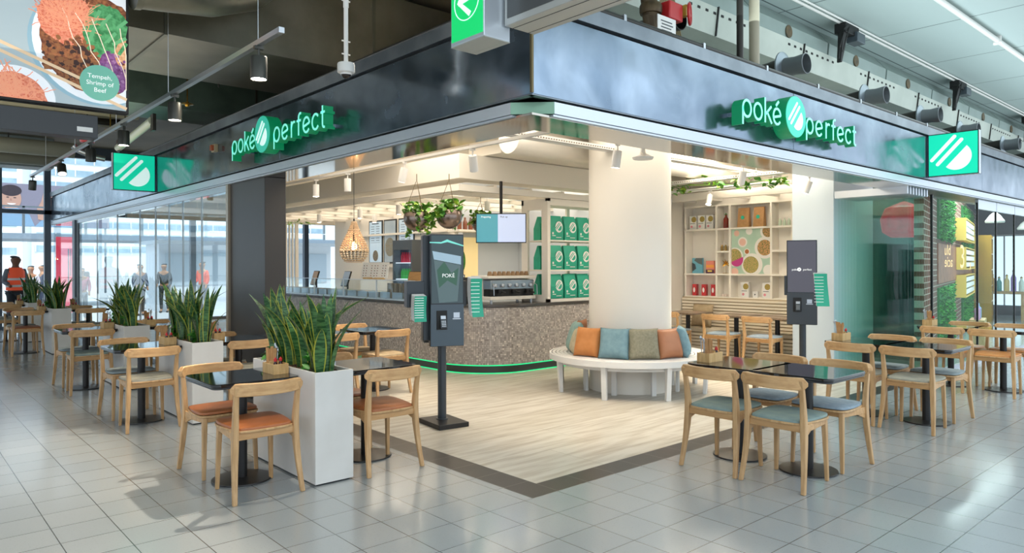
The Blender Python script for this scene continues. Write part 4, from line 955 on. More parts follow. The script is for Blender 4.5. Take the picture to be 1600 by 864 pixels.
def make_bag():
    t = thing('carrier_bag', 'bag', 'bag'); w, d, h = 0.26, 0.15, 0.37
    m = MB(); m.add([(-w/2, -d/2, 0), (w/2, -d/2, 0), (w/2, d/2, 0), (-w/2, d/2, 0), (-w/2-0.004, -d/2-0.004, h*0.5), (w/2+0.004, -d/2-0.004, h*0.5), (w/2, d/2, h*0.5), (-w/2, d/2, h*0.5), (-w/2+0.008, -0.03, h), (w/2-0.008, -0.03, h), (w/2-0.008, 0.0, h), (-w/2+0.008, 0.0, h)],
          [(3, 2, 1, 0), (0, 1, 5, 4), (1, 2, 6, 5), (2, 3, 7, 6), (3, 0, 4, 7), (4, 5, 9, 8), (5, 6, 10, 9), (6, 7, 11, 10), (7, 4, 8, 11), (8, 9, 10, 11)]); m.build('bag_body', 'mint_bag', t, None)
    m = MB(); F = face_frame((0, -d/2-0.0045, 0), (1, 0, 0), (0, -1, 0))
    m.prism(ell(0.04, 0.20, 0.075, 0.085), 0, 0.0012, 0, F @ Matrix.Rotation(0.0, 4, 'X')); logo(m, F, 0.035, 0.20, 0.11, 1, 0.0012, 0.002)
    m.box((-0.10, 0.06, 0), (-0.03, 0.072, 0.001), 0, F); m.box((-0.10, 0.085, 0), (-0.07, 0.12, 0.001), 0, F); m.box((-0.02, 0.035, 0), (0.09, 0.045, 0.001), 0, F)
    m.build('print', ['white', 'mint_bag'], t, None)
    return t
bag0 = make_bag(); first = True; BG = 'green paper bags in the shelf cabinet'
rows = ('bottom', 'middle', 'top'); cols = ('first', 'second', 'third', 'fourth', 'fifth', 'sixth')
for r, z in enumerate(SHZ):
    for c in range(6):
        x = 7.74+c*0.305; y = 7.745
        if c == 5 : x = 7.74+c*0.305
        lb = 'green paper bag, %s from left in the front row of the %s shelf' % (cols[c], rows[r])
        if first: first = False; bag0.location = (x, y, z+0.001); tag(bag0, lb, 'bag', BG); KIDS[bag0.name] = [(q, kids(q)) for q in kids(bag0)]
        else: dup(bag0, (x, y, z+0.001), random.uniform(-0.04, 0.04), lb, BG)
        if c in (0, 2, 4): dup(bag0, (x+0.05, 8.03, z+0.001), PI/2*0.0, 'green paper bag in the rear row, behind the %s bag of the %s shelf' % (cols[c], rows[r]), BG)
for r, z in enumerate(SHZ): pass

# ------------------------------------------------------------------ hanging screens, menu boards, fridge, back shelves
t = thing('order_status_screen', 'hanging flat screen, teal left half and pale right half, above the coffee machine', 'screen', (6.47, 7.50, 1.85), math.radians(-41.5))
w, h = 0.70, 0.41
m = MB(); m.box((-w/2, 0, 0), (w/2, 0.045, h)); m.build('housing', 'black', t, bevel=0.003)
m = MB(); m.box((-w/2+0.012, -0.002, 0.012), (-0.045, 0, h-0.012)); m.build('left_display', mat('display_teal', '#4d94a4', 0.3, emis='#4d94a4', es=0.3), t)
m = MB(); m.box((-0.045, -0.002, 0.012), (w/2-0.012, 0, h-0.012)); m.build('right_display', mat('display_pale', '#b9c6e4', 0.3, emis='#b9c6e4', es=0.3), t)
F = face_frame((0, -0.0025, 0), (1, 0, 0), (0, -1, 0))
m = MB(); v, f = text_mesh('Preparing', 0.035); m.add(v, f, 0, F @ Matrix.Translation((-0.21, h-0.06, 0))); m.build('lettering', 'print_w', t, None)
m = MB(); v, f = text_mesh('Pick up', 0.035); m.add(v, f, 0, F @ Matrix.Translation((0.04, h-0.06, 0))); m.build('lettering', 'kiosk_dark', t, None)
m = MB(); m.tube([(0, 0.06, h-0.1), (0, 0.06, 0.86)], 0.022, 10); m.build('ceiling_pole', 'black', t)
# menu boards on the staff wall
mb_spec = [(13.98, 13.42, 'left menu board with text and a dish picture on the staff wall'), (13.36, 12.86, 'middle menu board, a plain grey photo of a bowl'), (12.78, 12.2, 'right menu board, partly behind the hanging pots')]
for i, (y0, y1, lb) in enumerate(mb_spec):
    t = thing('wall_menu_board', lb, 'menu board', (8.2, (y0+y1)/2, 1.58)); yc = (y0+y1)/2; hw = (y0-y1)/2
    F = face_frame((-0.02, 0, 0), (0, -1, 0), (-1, 0, 0))
    m = MB(); m.box((-hw, 0, -0.018), (hw, 0.94, 0.0), 0, F); m.build('backing', 'kiosk_dark', t)
    m = MB(); m.box((-hw+0.03, 0.03, 0), (hw-0.03, 0.91, 0.003), 0, F); m.build('face', mat('menu_face_%d' % i, ('#b3c6d2', '#98a2a6', '#b0bec8')[i], 0.4, emis=('#9fb4c4', '#7c878c', '#9fb4c4')[i], es=0.4, noise=('#a8bccb', '#83909a', '#a5b4c0')[i], nscale=3), t)
    m = MB()
    if i != 1:
        for r in range(7):
            m.box((-hw*0.65, 0.5+r*0.05, 0.003), (-hw*0.15, 0.512+r*0.05, 0.0045), 0, F); m.box((hw*0.1, 0.5+r*0.05, 0.003), (hw*0.6, 0.512+r*0.05, 0.0045), 0, F)
        m.box((-hw*0.5, 0.86, 0.003), (hw*0.5, 0.885, 0.0045), 0, F); m.box((-hw*0.7, 0.455, 0.003), (hw*0.7, 0.46, 0.0045), 0, F); m.prism(ell(0, 0.17, 0.11, 0.12), 0.003, 0.0045, 1, F)
    else: m.prism(ell(0.0, 0.35, 0.19, 0.2), 0.003, 0.0045, 1, F)
    m.build('print', [mat('menu_ink%d' % i, '#4f6476', 0.5), mat('menu_dish%d' % i, '#5f5a52' if i != 1 else '#8a8f8c', 0.5, noise='#8b8168', nscale=30)], t, None)
m = MB(); m.box((8.12, 11.0, 2.18), (8.2, 14.3, 2.22)); m.box((8.12, 11.0, 1.50), (8.2, 14.3, 1.53)); struct('trim_menu_wall', m, 'white_warm')
t = thing('drinks_fridge', 'grey drinks fridge with lit shelves of bottles beside the kiosk', 'fridge', (7.9, 11.75, 0)); 
m = MB(); m.box((-0.3, 0.30, 0), (0.3, 0.34, 2.03)); m.box((-0.3, -0.34, 0), (0.3, -0.30, 2.03)); m.box((0.26, -0.3, 0), (0.3, 0.3, 2.03)); m.box((-0.3, -0.3, 1.84), (0.26, 0.3, 2.03)); m.box((-0.3, -0.3, 0), (0.26, 0.3, 0.3)); m.build('cabinet', mat('fridge_grey', '#4b5259', 0.4), t, bevel=0.004)
for k in range(4):
    m = MB(); z = 0.62+k*0.32; m.box((-0.25, -0.3, z), (0.25, 0.3, z+0.015)); m.build('shelf', mat('lit_shelf%d' % k, '#dfe6f0', 0.4, emis='#e8eeff', es=0.7), t)
m = MB(); m.box((-0.302, -0.29, 0.3), (-0.298, 0.29, 1.84)); m.build('glass_door', 'glass_clear', t, sharp=None)
bcol = [('#3fa24a', 'green'), ('#b5213c', 'red'), ('#71c23a', 'lime green'), ('#d6dce0', 'pale')]
shn = ('lowest', 'second', 'third', 'top')
for k in range(4):
    z = 0.636+k*0.32; c_, cn = bcol[(k+2) % 4]
    for j in range(7):
        m = MB(); m.lathe([(0.03, 0), (0.032, 0.01), (0.032, 0.13), (0.013, 0.175), (0.013, 0.20), (0, 0.2)], 10)
        o = m.build('drink_bottle', D.materials.get('bottle_'+cn.replace(' ', '_')) or mat('bottle_'+cn.replace(' ', '_'), c_, 0.15, emis=c_, es=0.15), loc=(7.76, 11.52+j*0.077, z)); tag(o, '%s drink bottle on the %s fridge shelf, %s from the right' % (cn, shn[k], ORD[j]), 'bottle', 'bottles in the fridge')
# high shelf in front of the back wall with bottles and books
t = thing('wall_shelf', 'high white wall shelf with bottles behind the hanging pots', 'shelf', (8.3, 10.42, 2.15)); m = MB(); m.box((-0.45, -0.16, 0), (1.3, 0.17, 0.04)); m.build('board', 'white_warm', t)
m = MB(); m.box((-0.3, 0.1, -0.15), (-0.27, 0.175, 0)); m.box((1.1, 0.1, -0.15), (1.13, 0.175, 0)); m.build('bracket', 'white_warm', t)
for k in range(9):
    m = MB(); m.lathe([(0.04, 0), (0.042, 0.01), (0.042, 0.14), (0.02, 0.19), (0.018, 0.23), (0, 0.23)], 12)
    o = m.build('bottle', D.materials.get('shelf_bottle') or mat('shelf_bottle', '#7d4a35', 0.25), loc=(7.98+k*0.13, 10.42, 2.191)); tag(o, 'brown bottle on the high shelf behind the pots, %s from the left' % ORD[k], 'bottle', 'bottles on the high shelf')
# warm lit opening with green sign behind the till
t = thing('hatch_poster', 'warm cream panel with a green leaf print behind the kiosk', 'poster', (7.9, 9.6, 0)) 
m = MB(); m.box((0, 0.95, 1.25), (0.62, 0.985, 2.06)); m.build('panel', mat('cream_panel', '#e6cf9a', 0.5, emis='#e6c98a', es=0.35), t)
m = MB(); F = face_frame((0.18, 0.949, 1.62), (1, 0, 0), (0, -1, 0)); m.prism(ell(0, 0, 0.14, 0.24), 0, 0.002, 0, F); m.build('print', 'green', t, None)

# bead pendants
def pendant(x, y, zt, label, s=1.0):
    t = thing('bead_pendant_lamp', label, 'lamp', (x, y, zt), 0, 'bead pendant lamps')
    R = random.Random(5); mb = MB()
    prof = [(0.035, 0), (0.045, -0.04), (0.09, -0.16), (0.145, -0.27), (0.19, -0.37), (0.205, -0.43), (0.19, -0.50), (0.155, -0.56), (0.11, -0.60)]
    def rad(z):
        for (a, b), (c_, d_) in zip(prof, prof[1:]):
            if b >= z >= d_: return a+(c_-a)*(b-z)/(b-d_)
        return 0.1
    sph = [(0, -1), (0.7, -0.7), (1, 0), (0.7, 0.7), (0, 1)]
    for s_i in range(22):
        a = 2*PI*s_i/22; z = -0.02; k = 0
        while z > -0.60:
            r = rad(z); b = 0.009 if z > -0.12 else 0.0155
            mb.lathe([(q[0]*b*s, q[1]*b*s) for q in sph], 6, c=(math.cos(a)*r*s, math.sin(a)*r*s, z*s)); z -= b*2.05
    mb.build('bead_strings', 'bead', t, 80)
    m = MB()
    for z, r in ((-0.005, 0.038), (-0.43, 0.208), (-0.60, 0.115)):
        m.lathe([((r-0.005)*s, (z-0.006)*s), ((r+0.005)*s, (z-0.006)*s), ((r+0.005)*s, (z+0.006)*s), ((r-0.005)*s, (z+0.006)*s), ((r-0.005)*s, (z-0.006)*s)], 32)
    m.build('ring', 'bead', t)
    m = MB(); m.tube([(0, 0, 0.0), (0, 0, 3.3-zt)], 0.004, 6); m.tube([(0, 0, -0.30*s), (0, 0, 0.04)], 0.012, 8); m.build('cord', 'black', t)
    m = MB(); m.lathe([(0, -0.43), (0.03, -0.415), (0.042, -0.38), (0.035, -0.34), (0.016, -0.30), (0, -0.30)], 16); m.build('bulb', 'bulb', t)
    l = D.lights.new('pendant_glow', 'POINT'); l.energy = 9; l.color = (1, 0.72, 0.42); l.shadow_soft_size = 0.05; lo = D.objects.new('pendant_glow', l); C.objects.link(lo); lo.location = (x, y, zt-0.37*s)
pendant(5.25, 9.40, 2.19, 'large beaded pendant lamp with glowing bulb over the counter front')
pendant(5.30, 12.6, 2.02, 'beaded pendant lamp half hidden by the dark pier')

# hanging pots with trailing plants
def hanging_pot(x, y, z, r, top, label, seed, grp='hanging bronze pots', trail=0.25):
    t = thing('hanging_pot', label+' pot', 'pot', (x, y, z), 0, grp)
    m = MB(); pr = []
    for k in range(9):
        a = -PI/2+k*(PI/2+0.42)/8; pr.append((r*math.cos(a), r*math.sin(a)+r))
    pr += [(pr[-1][0]-0.008, pr[-1][1]), (r*0.85, r*1.2), (0, r*1.2)]
    m.lathe(pr, 32); m.build('bowl', 'copper', t)
    m = MB()
    for k in range(3):
        a = 2*PI*k/3+0.4; m.tube([(r*0.9*math.cos(a), r*0.9*math.sin(a), r*1.38), (0.01*math.cos(a), 0.01*math.sin(a), top-z-0.1)], 0.0035, 6)
    m.tube([(0, 0, top-z-0.1), (0, 0, top-z)], 0.005, 6); m.build('chain', 'stem', t)
    R = random.Random(seed); mb = MB(); mb.tube([(0, 0, r*1.2), (0, 0, r*1.5)], r*0.3, 8); leafy(mb, 0, 0, r*1.28, 120, R, 0.055, r*1.25, 0.15, (0, 0, 0, 1))
    for k in range(7):
        a = R.uniform(0, 2*PI); ln = R.uniform(0.08, trail); rr = r*1.12
        for q in range(int(ln/0.028)): leafy(mb, math.cos(a)*rr*(1+0.1*R.random()), math.sin(a)*rr*(1+0.1*R.random()), r*1.3-q*0.028, 2, R, 0.05, 0.03, 0.01, (0, 0, 1))
        mb.tube([(math.cos(a)*r*0.9, math.sin(a)*r*0.9, r*1.36), (math.cos(a)*rr, math.sin(a)*rr, r*1.33), (math.cos(a)*rr, math.sin(a)*rr, r*1.3-ln)], 0.003, 5, 0)
    o = mb.build('trailing_plant', ['vine', 'vine_y'], None, 80, loc=(x, y, z)); tag(o, label+' plant, leaves spilling over the rim', 'plant', grp.replace('pots', 'plants'))
hanging_pot(5.20, 7.69, 1.98, 0.17, 2.72, 'left of the two front hanging', 11, trail=0.5)
hanging_pot(5.51, 7.41, 2.01, 0.17, 2.72, 'right of the two front hanging', 12)
hanging_pot(5.36, 12.75, 1.92, 0.19, 2.75, 'upper small rear hanging, beside the dark pier,', 13)
hanging_pot(5.75, 13.6, 1.70, 0.19, 2.75, 'lower rear hanging, in front of the slats,', 14)
hanging_pot(7.0, 8.6, 2.05, 0.14, 2.6, 'hanging behind the status screen, small', 15)

# vertical slats and daylight beyond at the rear of the shop
for i in range(7):
    m = MB(); x = 6.62+i*0.075; m.box((x, 15.3, 0), (x+(0.03 if i < 6 else 0.07), 15.36, 2.54)); o = m.build('slat_post', 'white_warm', sharp=None); tag(o, 'white vertical slat of the rear screen, %s from the left' % ORD[i], 'slat', 'slats of the rear screen')

# ------------------------------------------------------------------ lounge: slatted bench, wall shelf and its items
t = thing('slatted_wall_bench', 'long cream slatted wall bench with padded seat below the wall shelf', 'bench', (10.8, 6.3, 0))
m = MB()
for k in range(9):
    z = 0.49+k*0.053; m.box((-0.025, -1.22, z), (0.0, 1.24, z+0.034))
for k in range(7):
    z = 0.02+k*0.055; m.box((-0.425, -1.22, z), (-0.40, 1.24, z+0.036))
m.build('slats', mat('cream_slats', '#efe4cf', 0.5), t)
m = MB(); m.box((0.0, -1.22, 0.0), (0.03, 1.24, 0.97)); m.box((-0.40, -1.22, 0.0), (-0.37, 1.24, 0.40)); m.build('backing', mat('slat_backing', '#b9a789', 0.7), t)
m = MB(); m.box((-0.43, -1.22, 0.405), (0.0, 1.24, 0.47)); m.build('seat_pad', mat('cream_pad', '#d9cdb6', 0.85), t, bevel=0.012)
cushion(10.58, 7.02, 0.472, 0.42, 0.40, 0.13, math.radians(-92), -0.22, 'beige', 'beige cushion leaning on the slatted wall bench', None)
ws = thing('wall_shelf_unit', 'large cream wall shelf unit divided into square cubbies', 'shelf unit', (10.82, 6.3, 0.97))
ZZ = [0.97, 1.37, 1.76, 2.15, 2.56]; YY = [7.50, 6.87, 6.61, 5.86, 5.50, 5.10]
def LS(m, a, b): m.box((a[0]-10.82, a[1]-6.3, a[2]-0.97), (b[0]-10.82, b[1]-6.3, b[2]-0.97))
m = MB(); LS(m, (11.05, 5.10, 0.97), (11.075, 7.53, 2.57)); m.build('back_panel', mat('shelf_back', '#f1ebe0', 0.55), ws)
m = MB()
for y in YY: LS(m, (10.83, y-0.018, 0.97), (11.05, y+0.018, 2.56))
LS(m, (10.82, 5.08, 0.955), (11.05, 7.52, 0.99)); LS(m, (10.82, 5.08, 1.355), (11.05, 7.52, 1.385)); LS(m, (10.82, 5.08, 2.135), (11.05, 7.52, 2.165)); LS(m, (10.82, 5.08, 2.545), (11.05, 7.52, 2.575))
LS(m, (10.82, 6.61, 1.745), (11.05, 6.87, 1.775)); LS(m, (10.82, 5.1, 1.745), (11.05, 5.86, 1.775)); m.build('cubby_boards', mat('cream_shelf', '#f3ecdf', 0.5), ws)
def card_box(x, y, z, w, h, d, mats, label, nm, grp, kind=None, rz=0):
    t = thing(nm, label, 'book' if 'book' in nm else 'box', (x, y, z), rz, grp)
    m = MB(); m.box((0, -w/2, 0), (d, w/2, h)); m.build('cover', mats[0], t, bevel=0.001)
    F = face_frame((-0.0005, 0, 0), (0, -1, 0), (-1, 0, 0)); m = MB()
    if kind == 'bowl': m.prism(ell(0.02*w/0.14, h*0.72, w*0.36, w*0.36), 0, 0.001, 0, F); m.box((-w*0.4, h*0.40, 0), (w*0.3, h*0.44, 0.001), 1, F); m.prism(ell(-w*0.2, h*0.2, w*0.16, h*0.09), 0, 0.001, 2, F)
    elif kind == 'red': m.prism(ell(-w*0.05, h*0.5, w*0.25, h*0.22), 0, 0.001, 1, F)
    elif kind == 'sea': m.prism([(-w*0.5, h*0.1), (-w*0.1, h*0.3), (-w*0.2, h*0.6), (-w*0.5, h*0.7)], 0, 0.001, 0, F); m.prism([(w*0.5, h*0.55), (w*0.1, h*0.65), (-w*0.3, h*0.85), (-w*0.1, h), (w*0.5, h)], 0, 0.001, 1, F)
    elif kind == 'pink': m.box((-w/2, h*0.45, 0), (w/2, h*0.68, 0.001), 0, F); m.box((-w/2, 0, 0), (w/2, h*0.3, 0.001), 1, F); m.box((-w*0.3, h*0.12, 0.001), (w*0.25, h*0.25, 0.002), 2, F)
    elif kind == 'arrow': m.prism([(-w*0.15, h*0.35), (w*0.15, h*0.5), (-w*0.15, h*0.65)], 0, 0.001, 0, F)
    m.build('print', mats[1:], t, None); return t
mbowl = mat('bowl_print', '#c58a4a', 0.6, noise='#7f9a4a', nscale=60); mink = mat('ink_grey', '#6c6f73', 0.6); mpink = mat('print_pink', '#e3909a', 0.6)
for k in range(3): card_box(10.86, 7.36-k*0.17, 2.166, 0.14, 0.24, 0.05, ['paper', mbowl, mink, mpink], 'white booklet box with bowl picture, %s in the top left cubby' % ('leftmost', 'middle', 'rightmost')[k], 'booklet_box', 'booklet boxes in the top left cubby', 'bowl')
def bottle(nm, x, y, z, r, h, mbody, mcap, label, grp=None, cap=0.2):
    t = thing(nm, label, 'bottle', (x, y, z), 0, grp)
    m = MB(); m.lathe([(r*0.95, 0), (r, 0.01), (r, h*0.6), (r*0.45, h*0.76), (r*0.4, h*(1-cap*0.6))], 16); m.build('bottle_body', mbody, t)
    m = MB(); m.lathe([(r*0.5, h*(1-cap*0.6)), (r*0.5, h*0.93), (r*0.2, h*0.95), (r*0.12, h), (0, h)], 12); m.build('cap', mcap, t)
bottle('hot_sauce_bottle', 10.93, 6.74, 2.166, 0.045, 0.26, mat('sauce_red', '#8a2f1d', 0.25), 'green', 'red hot sauce bottle with green cap in the narrow top cubby')
for k in range(2):
    t = thing('paper_bag', 'brown paper bag with small green sticker, %s one in the top shelf' % ('left', 'right')[k], 'bag', (10.94, 6.40-k*0.28, 2.166), 0, 'brown paper bags on the top shelf')
    m = MB(); w = 0.21-0.02*k; m.add([(-0.05, -w/2, 0), (0.05, -w/2, 0), (0.05, w/2, 0), (-0.05, w/2, 0), (-0.015, -w/2*0.95, 0.33), (0.01, -w/2*0.95, 0.33), (0.01, w/2*0.95, 0.33), (-0.015, w/2*0.95, 0.33)], [(3, 2, 1, 0), (4, 5, 6, 7), (0, 1, 5, 4), (1, 2, 6, 5), (2, 3, 7, 6), (3, 0, 4, 7)]); m.build('bag_body', 'card', t, None)
    F = face_frame((-0.0355, 0, 0.155), (0, -1, 0), (-1, 0, 0.106)); m = MB(); m.prism(ell(-0.01, 0.01, 0.032, 0.032), 0, 0.004, 0, F); m.box((-0.03, -0.07, 0), (0.0, -0.05, 0.003), 1, F); m.build('sticker', ['mint', 'paper'], t, None)
for k in range(3): bottle('small_bottle', 10.92, 5.75-k*0.075, 2.166, 0.026, 0.13, mat('clear_green%d' % k, '#c9d8bf', 0.2), 'white', 'small pale green-labelled bottle on the top right shelf, %s' % ('left', 'middle', 'right')[k] , 'small bottles top right')
for k in range(3): bottle('spice_jar', 10.92, 6.81-k*0.07, 1.776, 0.024, 0.12, mat('jar_gold%d' % k, '#8c7034', 0.25), 'white', 'small golden spice jar in the narrow middle cubby, %s' % ('left', 'middle', 'right')[k], 'spice jars')
card_box(10.90, 7.30, 1.386, 0.21, 0.27, 0.04, [mat('sea_cover', '#6fb2c6', 0.5), mat('rock_print', '#4a565c', 0.6), mat('rock_print2', '#5f6a6c', 0.6)], 'large book with blue sea and rocks cover', 'cook_book', None, 'sea')
card_box(10.90, 7.04, 1.386, 0.16, 0.22, 0.05, [mat('pink_cover', '#e58a7a', 0.5), mat('orange_band', '#f0a54a', 0.6), mat('purple_band', '#5a3352', 0.6), mat('yellow_type', '#f0d060', 0.6)], 'smaller book with pink and purple sunset cover', 'cook_book', None, 'pink')
t = thing('star_ornament', 'gold spiky star ornament on a thin stand in the narrow cubby', 'ornament', (10.93, 6.74, 1.386))
m = MB(); R = random.Random(9)
for k in range(16):
    a = R.uniform(0, 2*PI); b = R.uniform(-0.9, 1.2); d_ = Vector((math.cos(a)*math.cos(b), math.sin(a)*math.cos(b), math.sin(b))); m.tube([(0, 0, 0.17), Vector((0, 0, 0.17))+d_*0.09], [0.016, 0.001], 6)
m.build('star', 'gold', t); m = MB(); m.tube([(0, 0, 0.008), (0, 0, 0.17)], 0.003, 6); m.box((-0.04, -0.04, 0), (0.04, 0.04, 0.008)); m.build('stand', 'gold', t)
for k in range(3): card_box(10.90, 7.36-k*0.19, 0.991, 0.075, 0.20, 0.11, ['red', 'paper', 'paper'], 'red tea box with white emblem, %s in the bottom left cubby' % ('leftmost', 'middle', 'rightmost')[k], 'tea_box', 'red tea boxes', 'red', rz=0.25)
card_box(10.88, 6.36, 0.991, 0.14, 0.25, 0.05, ['paper', mbowl, mink, mpink], 'white booklet box with bowl picture, left one in the bottom cubby', 'booklet_box', 'booklet boxes in the bottom cubby', 'bowl')
card_box(10.88, 5.97, 0.991, 0.14, 0.25, 0.05, ['paper', mbowl, mink, mpink], 'white booklet box with bowl picture, right one in the bottom cubby, by the kiosk', 'booklet_box', 'booklet boxes in the bottom cubby', 'bowl')
card_box(10.88, 6.17, 0.991, 0.09, 0.10, 0.02, ['paper', 'black'], 'small white card with black arrow in the bottom cubby', 'arrow_card', None, 'arrow')
for k in range(3):
    m = MB(); m.lathe([(0.02, 0), (0.024, 0.02), (0.022, 0.04), (0, 0.045)], 12); tag(m.build('small_candle', mat('candle%d' % k, '#e6d5c8', 0.5), loc=(10.92, 6.80-k*0.06, 0.991)), 'small pale round jar in the narrow bottom cubby, %s' % ('left', 'middle', 'right')[k], 'jar', 'small pale jars')
# printed dish panel filling the wide cubby
t = thing('dish_poster', 'mint poster of bowls seen from above inside the wall shelf', 'poster', (10.86, 6.235, 1.386))
F = face_frame((0, 0, 0), (0, -1, 0), (-1, 0, 0)); hw = 0.355
m = MB(); m.box((-hw, 0, -0.012), (hw, 0.748, 0), 0, F); m.build('panel', mat('poster_mint', '#b7cfb9', 0.5, noise='#aac8b4', nscale=4), t)
PM = [mat('plate_white', '#e9e4dc', 0.5), mat('bowl_food', '#c9a56b', 0.6, noise='#7b8a45', nscale=55), mat('bowl_pink', '#c23f86', 0.6), mat('salmon_food', '#d99a6a', 0.6, noise='#5f6f35', nscale=45), mat('broth', '#b06a38', 0.5), mat('soft_pink', '#e6b9a6', 0.5)]
m = MB()
def clipell(cx, cz, r): return [(min(max(x, -hw), hw), min(max(z, 0), 0.748)) for x, z in ell(cx, cz, r, r, 32)]
for cx, cz, r, mi, ri in ((-0.30, 0.28, 0.16, 0, 0), (-0.30, 0.29, 0.13, 1, 1), (0.02, 0.15, 0.19, 0, 0), (0.0, 0.15, 0.14, 1, 1), (0.25, 0.43, 0.18, 0, 0), (0.25, 0.43, 0.13, 3, 1), (0.30, 0.70, 0.13, 0, 0), (0.31, 0.70, 0.10, 3, 1), (-0.15, 0.53, 0.085, 0, 0), (-0.15, 0.53, 0.06, 5, 1), (-0.07, 0.37, 0.052, 0, 0), (-0.07, 0.37, 0.038, 4, 1), (-0.26, 0.68, 0.05, 5, 0), (-0.03, 0.71, 0.06, 0, 0), (-0.30, 0.03, 0.07, 5, 0), (0.31, 0.06, 0.09, 0, 0)):
    m.prism(clipell(cx, cz, r), 0, 0.001+0.001*ri+0.0002*(cx+1), mi, F)
m.prism([(min(max(x, -hw), hw), z) for x, z in ell(-0.26, 0.24, 0.12, 0.12, 20, 200, 380)], 0, 0.0035, 2, F)
m.build('printed_bowls', PM, t, None)
# lounge tables and chairs
def lounge_table(x, y, label, first=[None]):
    t = thing('lounge_table', label, 'table', (x, y, 0), 0, 'wooden-edged tables along the wall bench')
    m = MB(); m.prism(rrect(0.58, 0.62, 0.03), 0.725, 0.75); m.build('tabletop', wood('smoked_oak_%d' % int(y*10), '#8d7a66', '#75624f', 0.35, (2, 14, 14)), t, bevel=0.003)
    m = MB(); m.tube([(0, 0, 0.02), (0, 0, 0.725)], 0.036, 20); m.build('pole', 'dark_metal', t)
    m = MB(); m.lathe([(0, 0), (0.2, 0), (0.205, 0.008), (0.05, 0.02), (0, 0.021)], 36); m.build('base_disc', 'dark_metal', t)
for (x, y, nm, st) in ((10.15, 6.98, 'leftmost, half behind the column', 'blue'), (10.15, 6.08, 'middle', 'blue'), (10.15, 5.39, 'rightmost, behind the kiosk', 'blue')):
    lounge_table(x, y, 'smoked oak table by the wall bench, '+nm)
    chair(x-0.36, y+0.03, -90, st, 'oak chair with blue seat at the wall bench table, '+nm, 'oak chairs at the wall bench')
# ------------------------------------------------------------------ signs
MT['sign_face'] = mat('sign_face_aqua', '#9ff3e2', 0.4, emis='#6fe0cc', es=0.55)
MT['sign_side'] = mat('sign_side_green', '#0a7a50', 0.4, emis='#008a54', es=0.30)
MT['sign_disc'] = mat('sign_disc_aqua', '#3fcfb4', 0.4, emis='#2fbfa2', es=0.35)
MT['sign_white'] = mat('sign_logo_white', '#eafffb', 0.4, emis='#e2fff8', es=0.45)
MT['box_green'] = mat('lightbox_green', '#10c8a0', 0.35, emis='#06c098', es=0.62)
def arc(cx, cy, rx, ry, a0, a1, n=16): return [(cx+rx*math.cos(math.radians(a0+(a1-a0)*k/n)), cy+ry*math.sin(math.radians(a0+(a1-a0)*k/n))) for k in range(n+1)]
GL = {
 'p': ([arc(.47, .5, .45, .48, 0, 360, 28), [(.02, -.42), (.02, .55)]], 1.0),
 'o': ([arc(.47, .5, .45, .48, 0, 360, 28)], 1.0),
 'k': ([[(.05, 0), (.05, 1.42)], [(.05, .42), (.75, .98)], [(.30, .60), (.80, 0)]], .85),
 'e': ([[(.10, .42), (.88, .58)]+arc(.47, .5, .45, .48, 12, 318, 22)], 1.0),
 'r': ([[(.05, 0), (.05, 1.0)], [(.05, .6)]+arc(.42, .56, .36, .40, 165, 70, 8)], .72),
 'f': ([[(.22, 0), (.22, 1.1)]+arc(.47, 1.12, .25, .26, 180, 75, 8), [(.0, .92), (.50, .92)]], .62),
 'c': ([arc(.47, .5, .45, .48, 45, 318, 20)], .92),
 't': ([[(.2, 1.32), (.2, .25)]+arc(.42, .24, .22, .24, 180, 280, 8), [(.0, .95), (.45, .95)]], .6),
}
def ribbon(mb, pts, w, z0, z1, F, mi):
    P = [Vector((a, b)) for a, b in pts]; n = len(P); closed = (P[0]-P[-1]).length < 1e-4
    lo, ro = [], []
    for i, p in enumerate(P):
        if closed: d = (P[(i+1) % (n-1)] - P[(i-1) % (n-1)] if 0 < i < n-1 else P[1]-P[-2])
        else: d = P[min(i+1, n-1)] - P[max(i-1, 0)]
        d.normalize(); q = Vector((-d.y, d.x))*w/2
        if not closed and i in (0, n-1): p = p + (d*w*0.3 if i else -d*w*0.3)
        lo.append(p+q); ro.append(p-q)
    vs = []
    for a, b in zip(lo, ro): vs += [(a.x, a.y, z0), (b.x, b.y, z0), (b.x, b.y, z1), (a.x, a.y, z1)]
    fs = []
    for i in range(n-1):
        for j in range(4): k = (j+1) % 4; fs.append((i*4+j, i*4+4+j, i*4+4+k, i*4+k))
    if not closed: fs += [(0, 1, 2, 3), ((n-1)*4+3, (n-1)*4+2, (n-1)*4+1, (n-1)*4)]
    mb.add(vs, fs, mi, F)
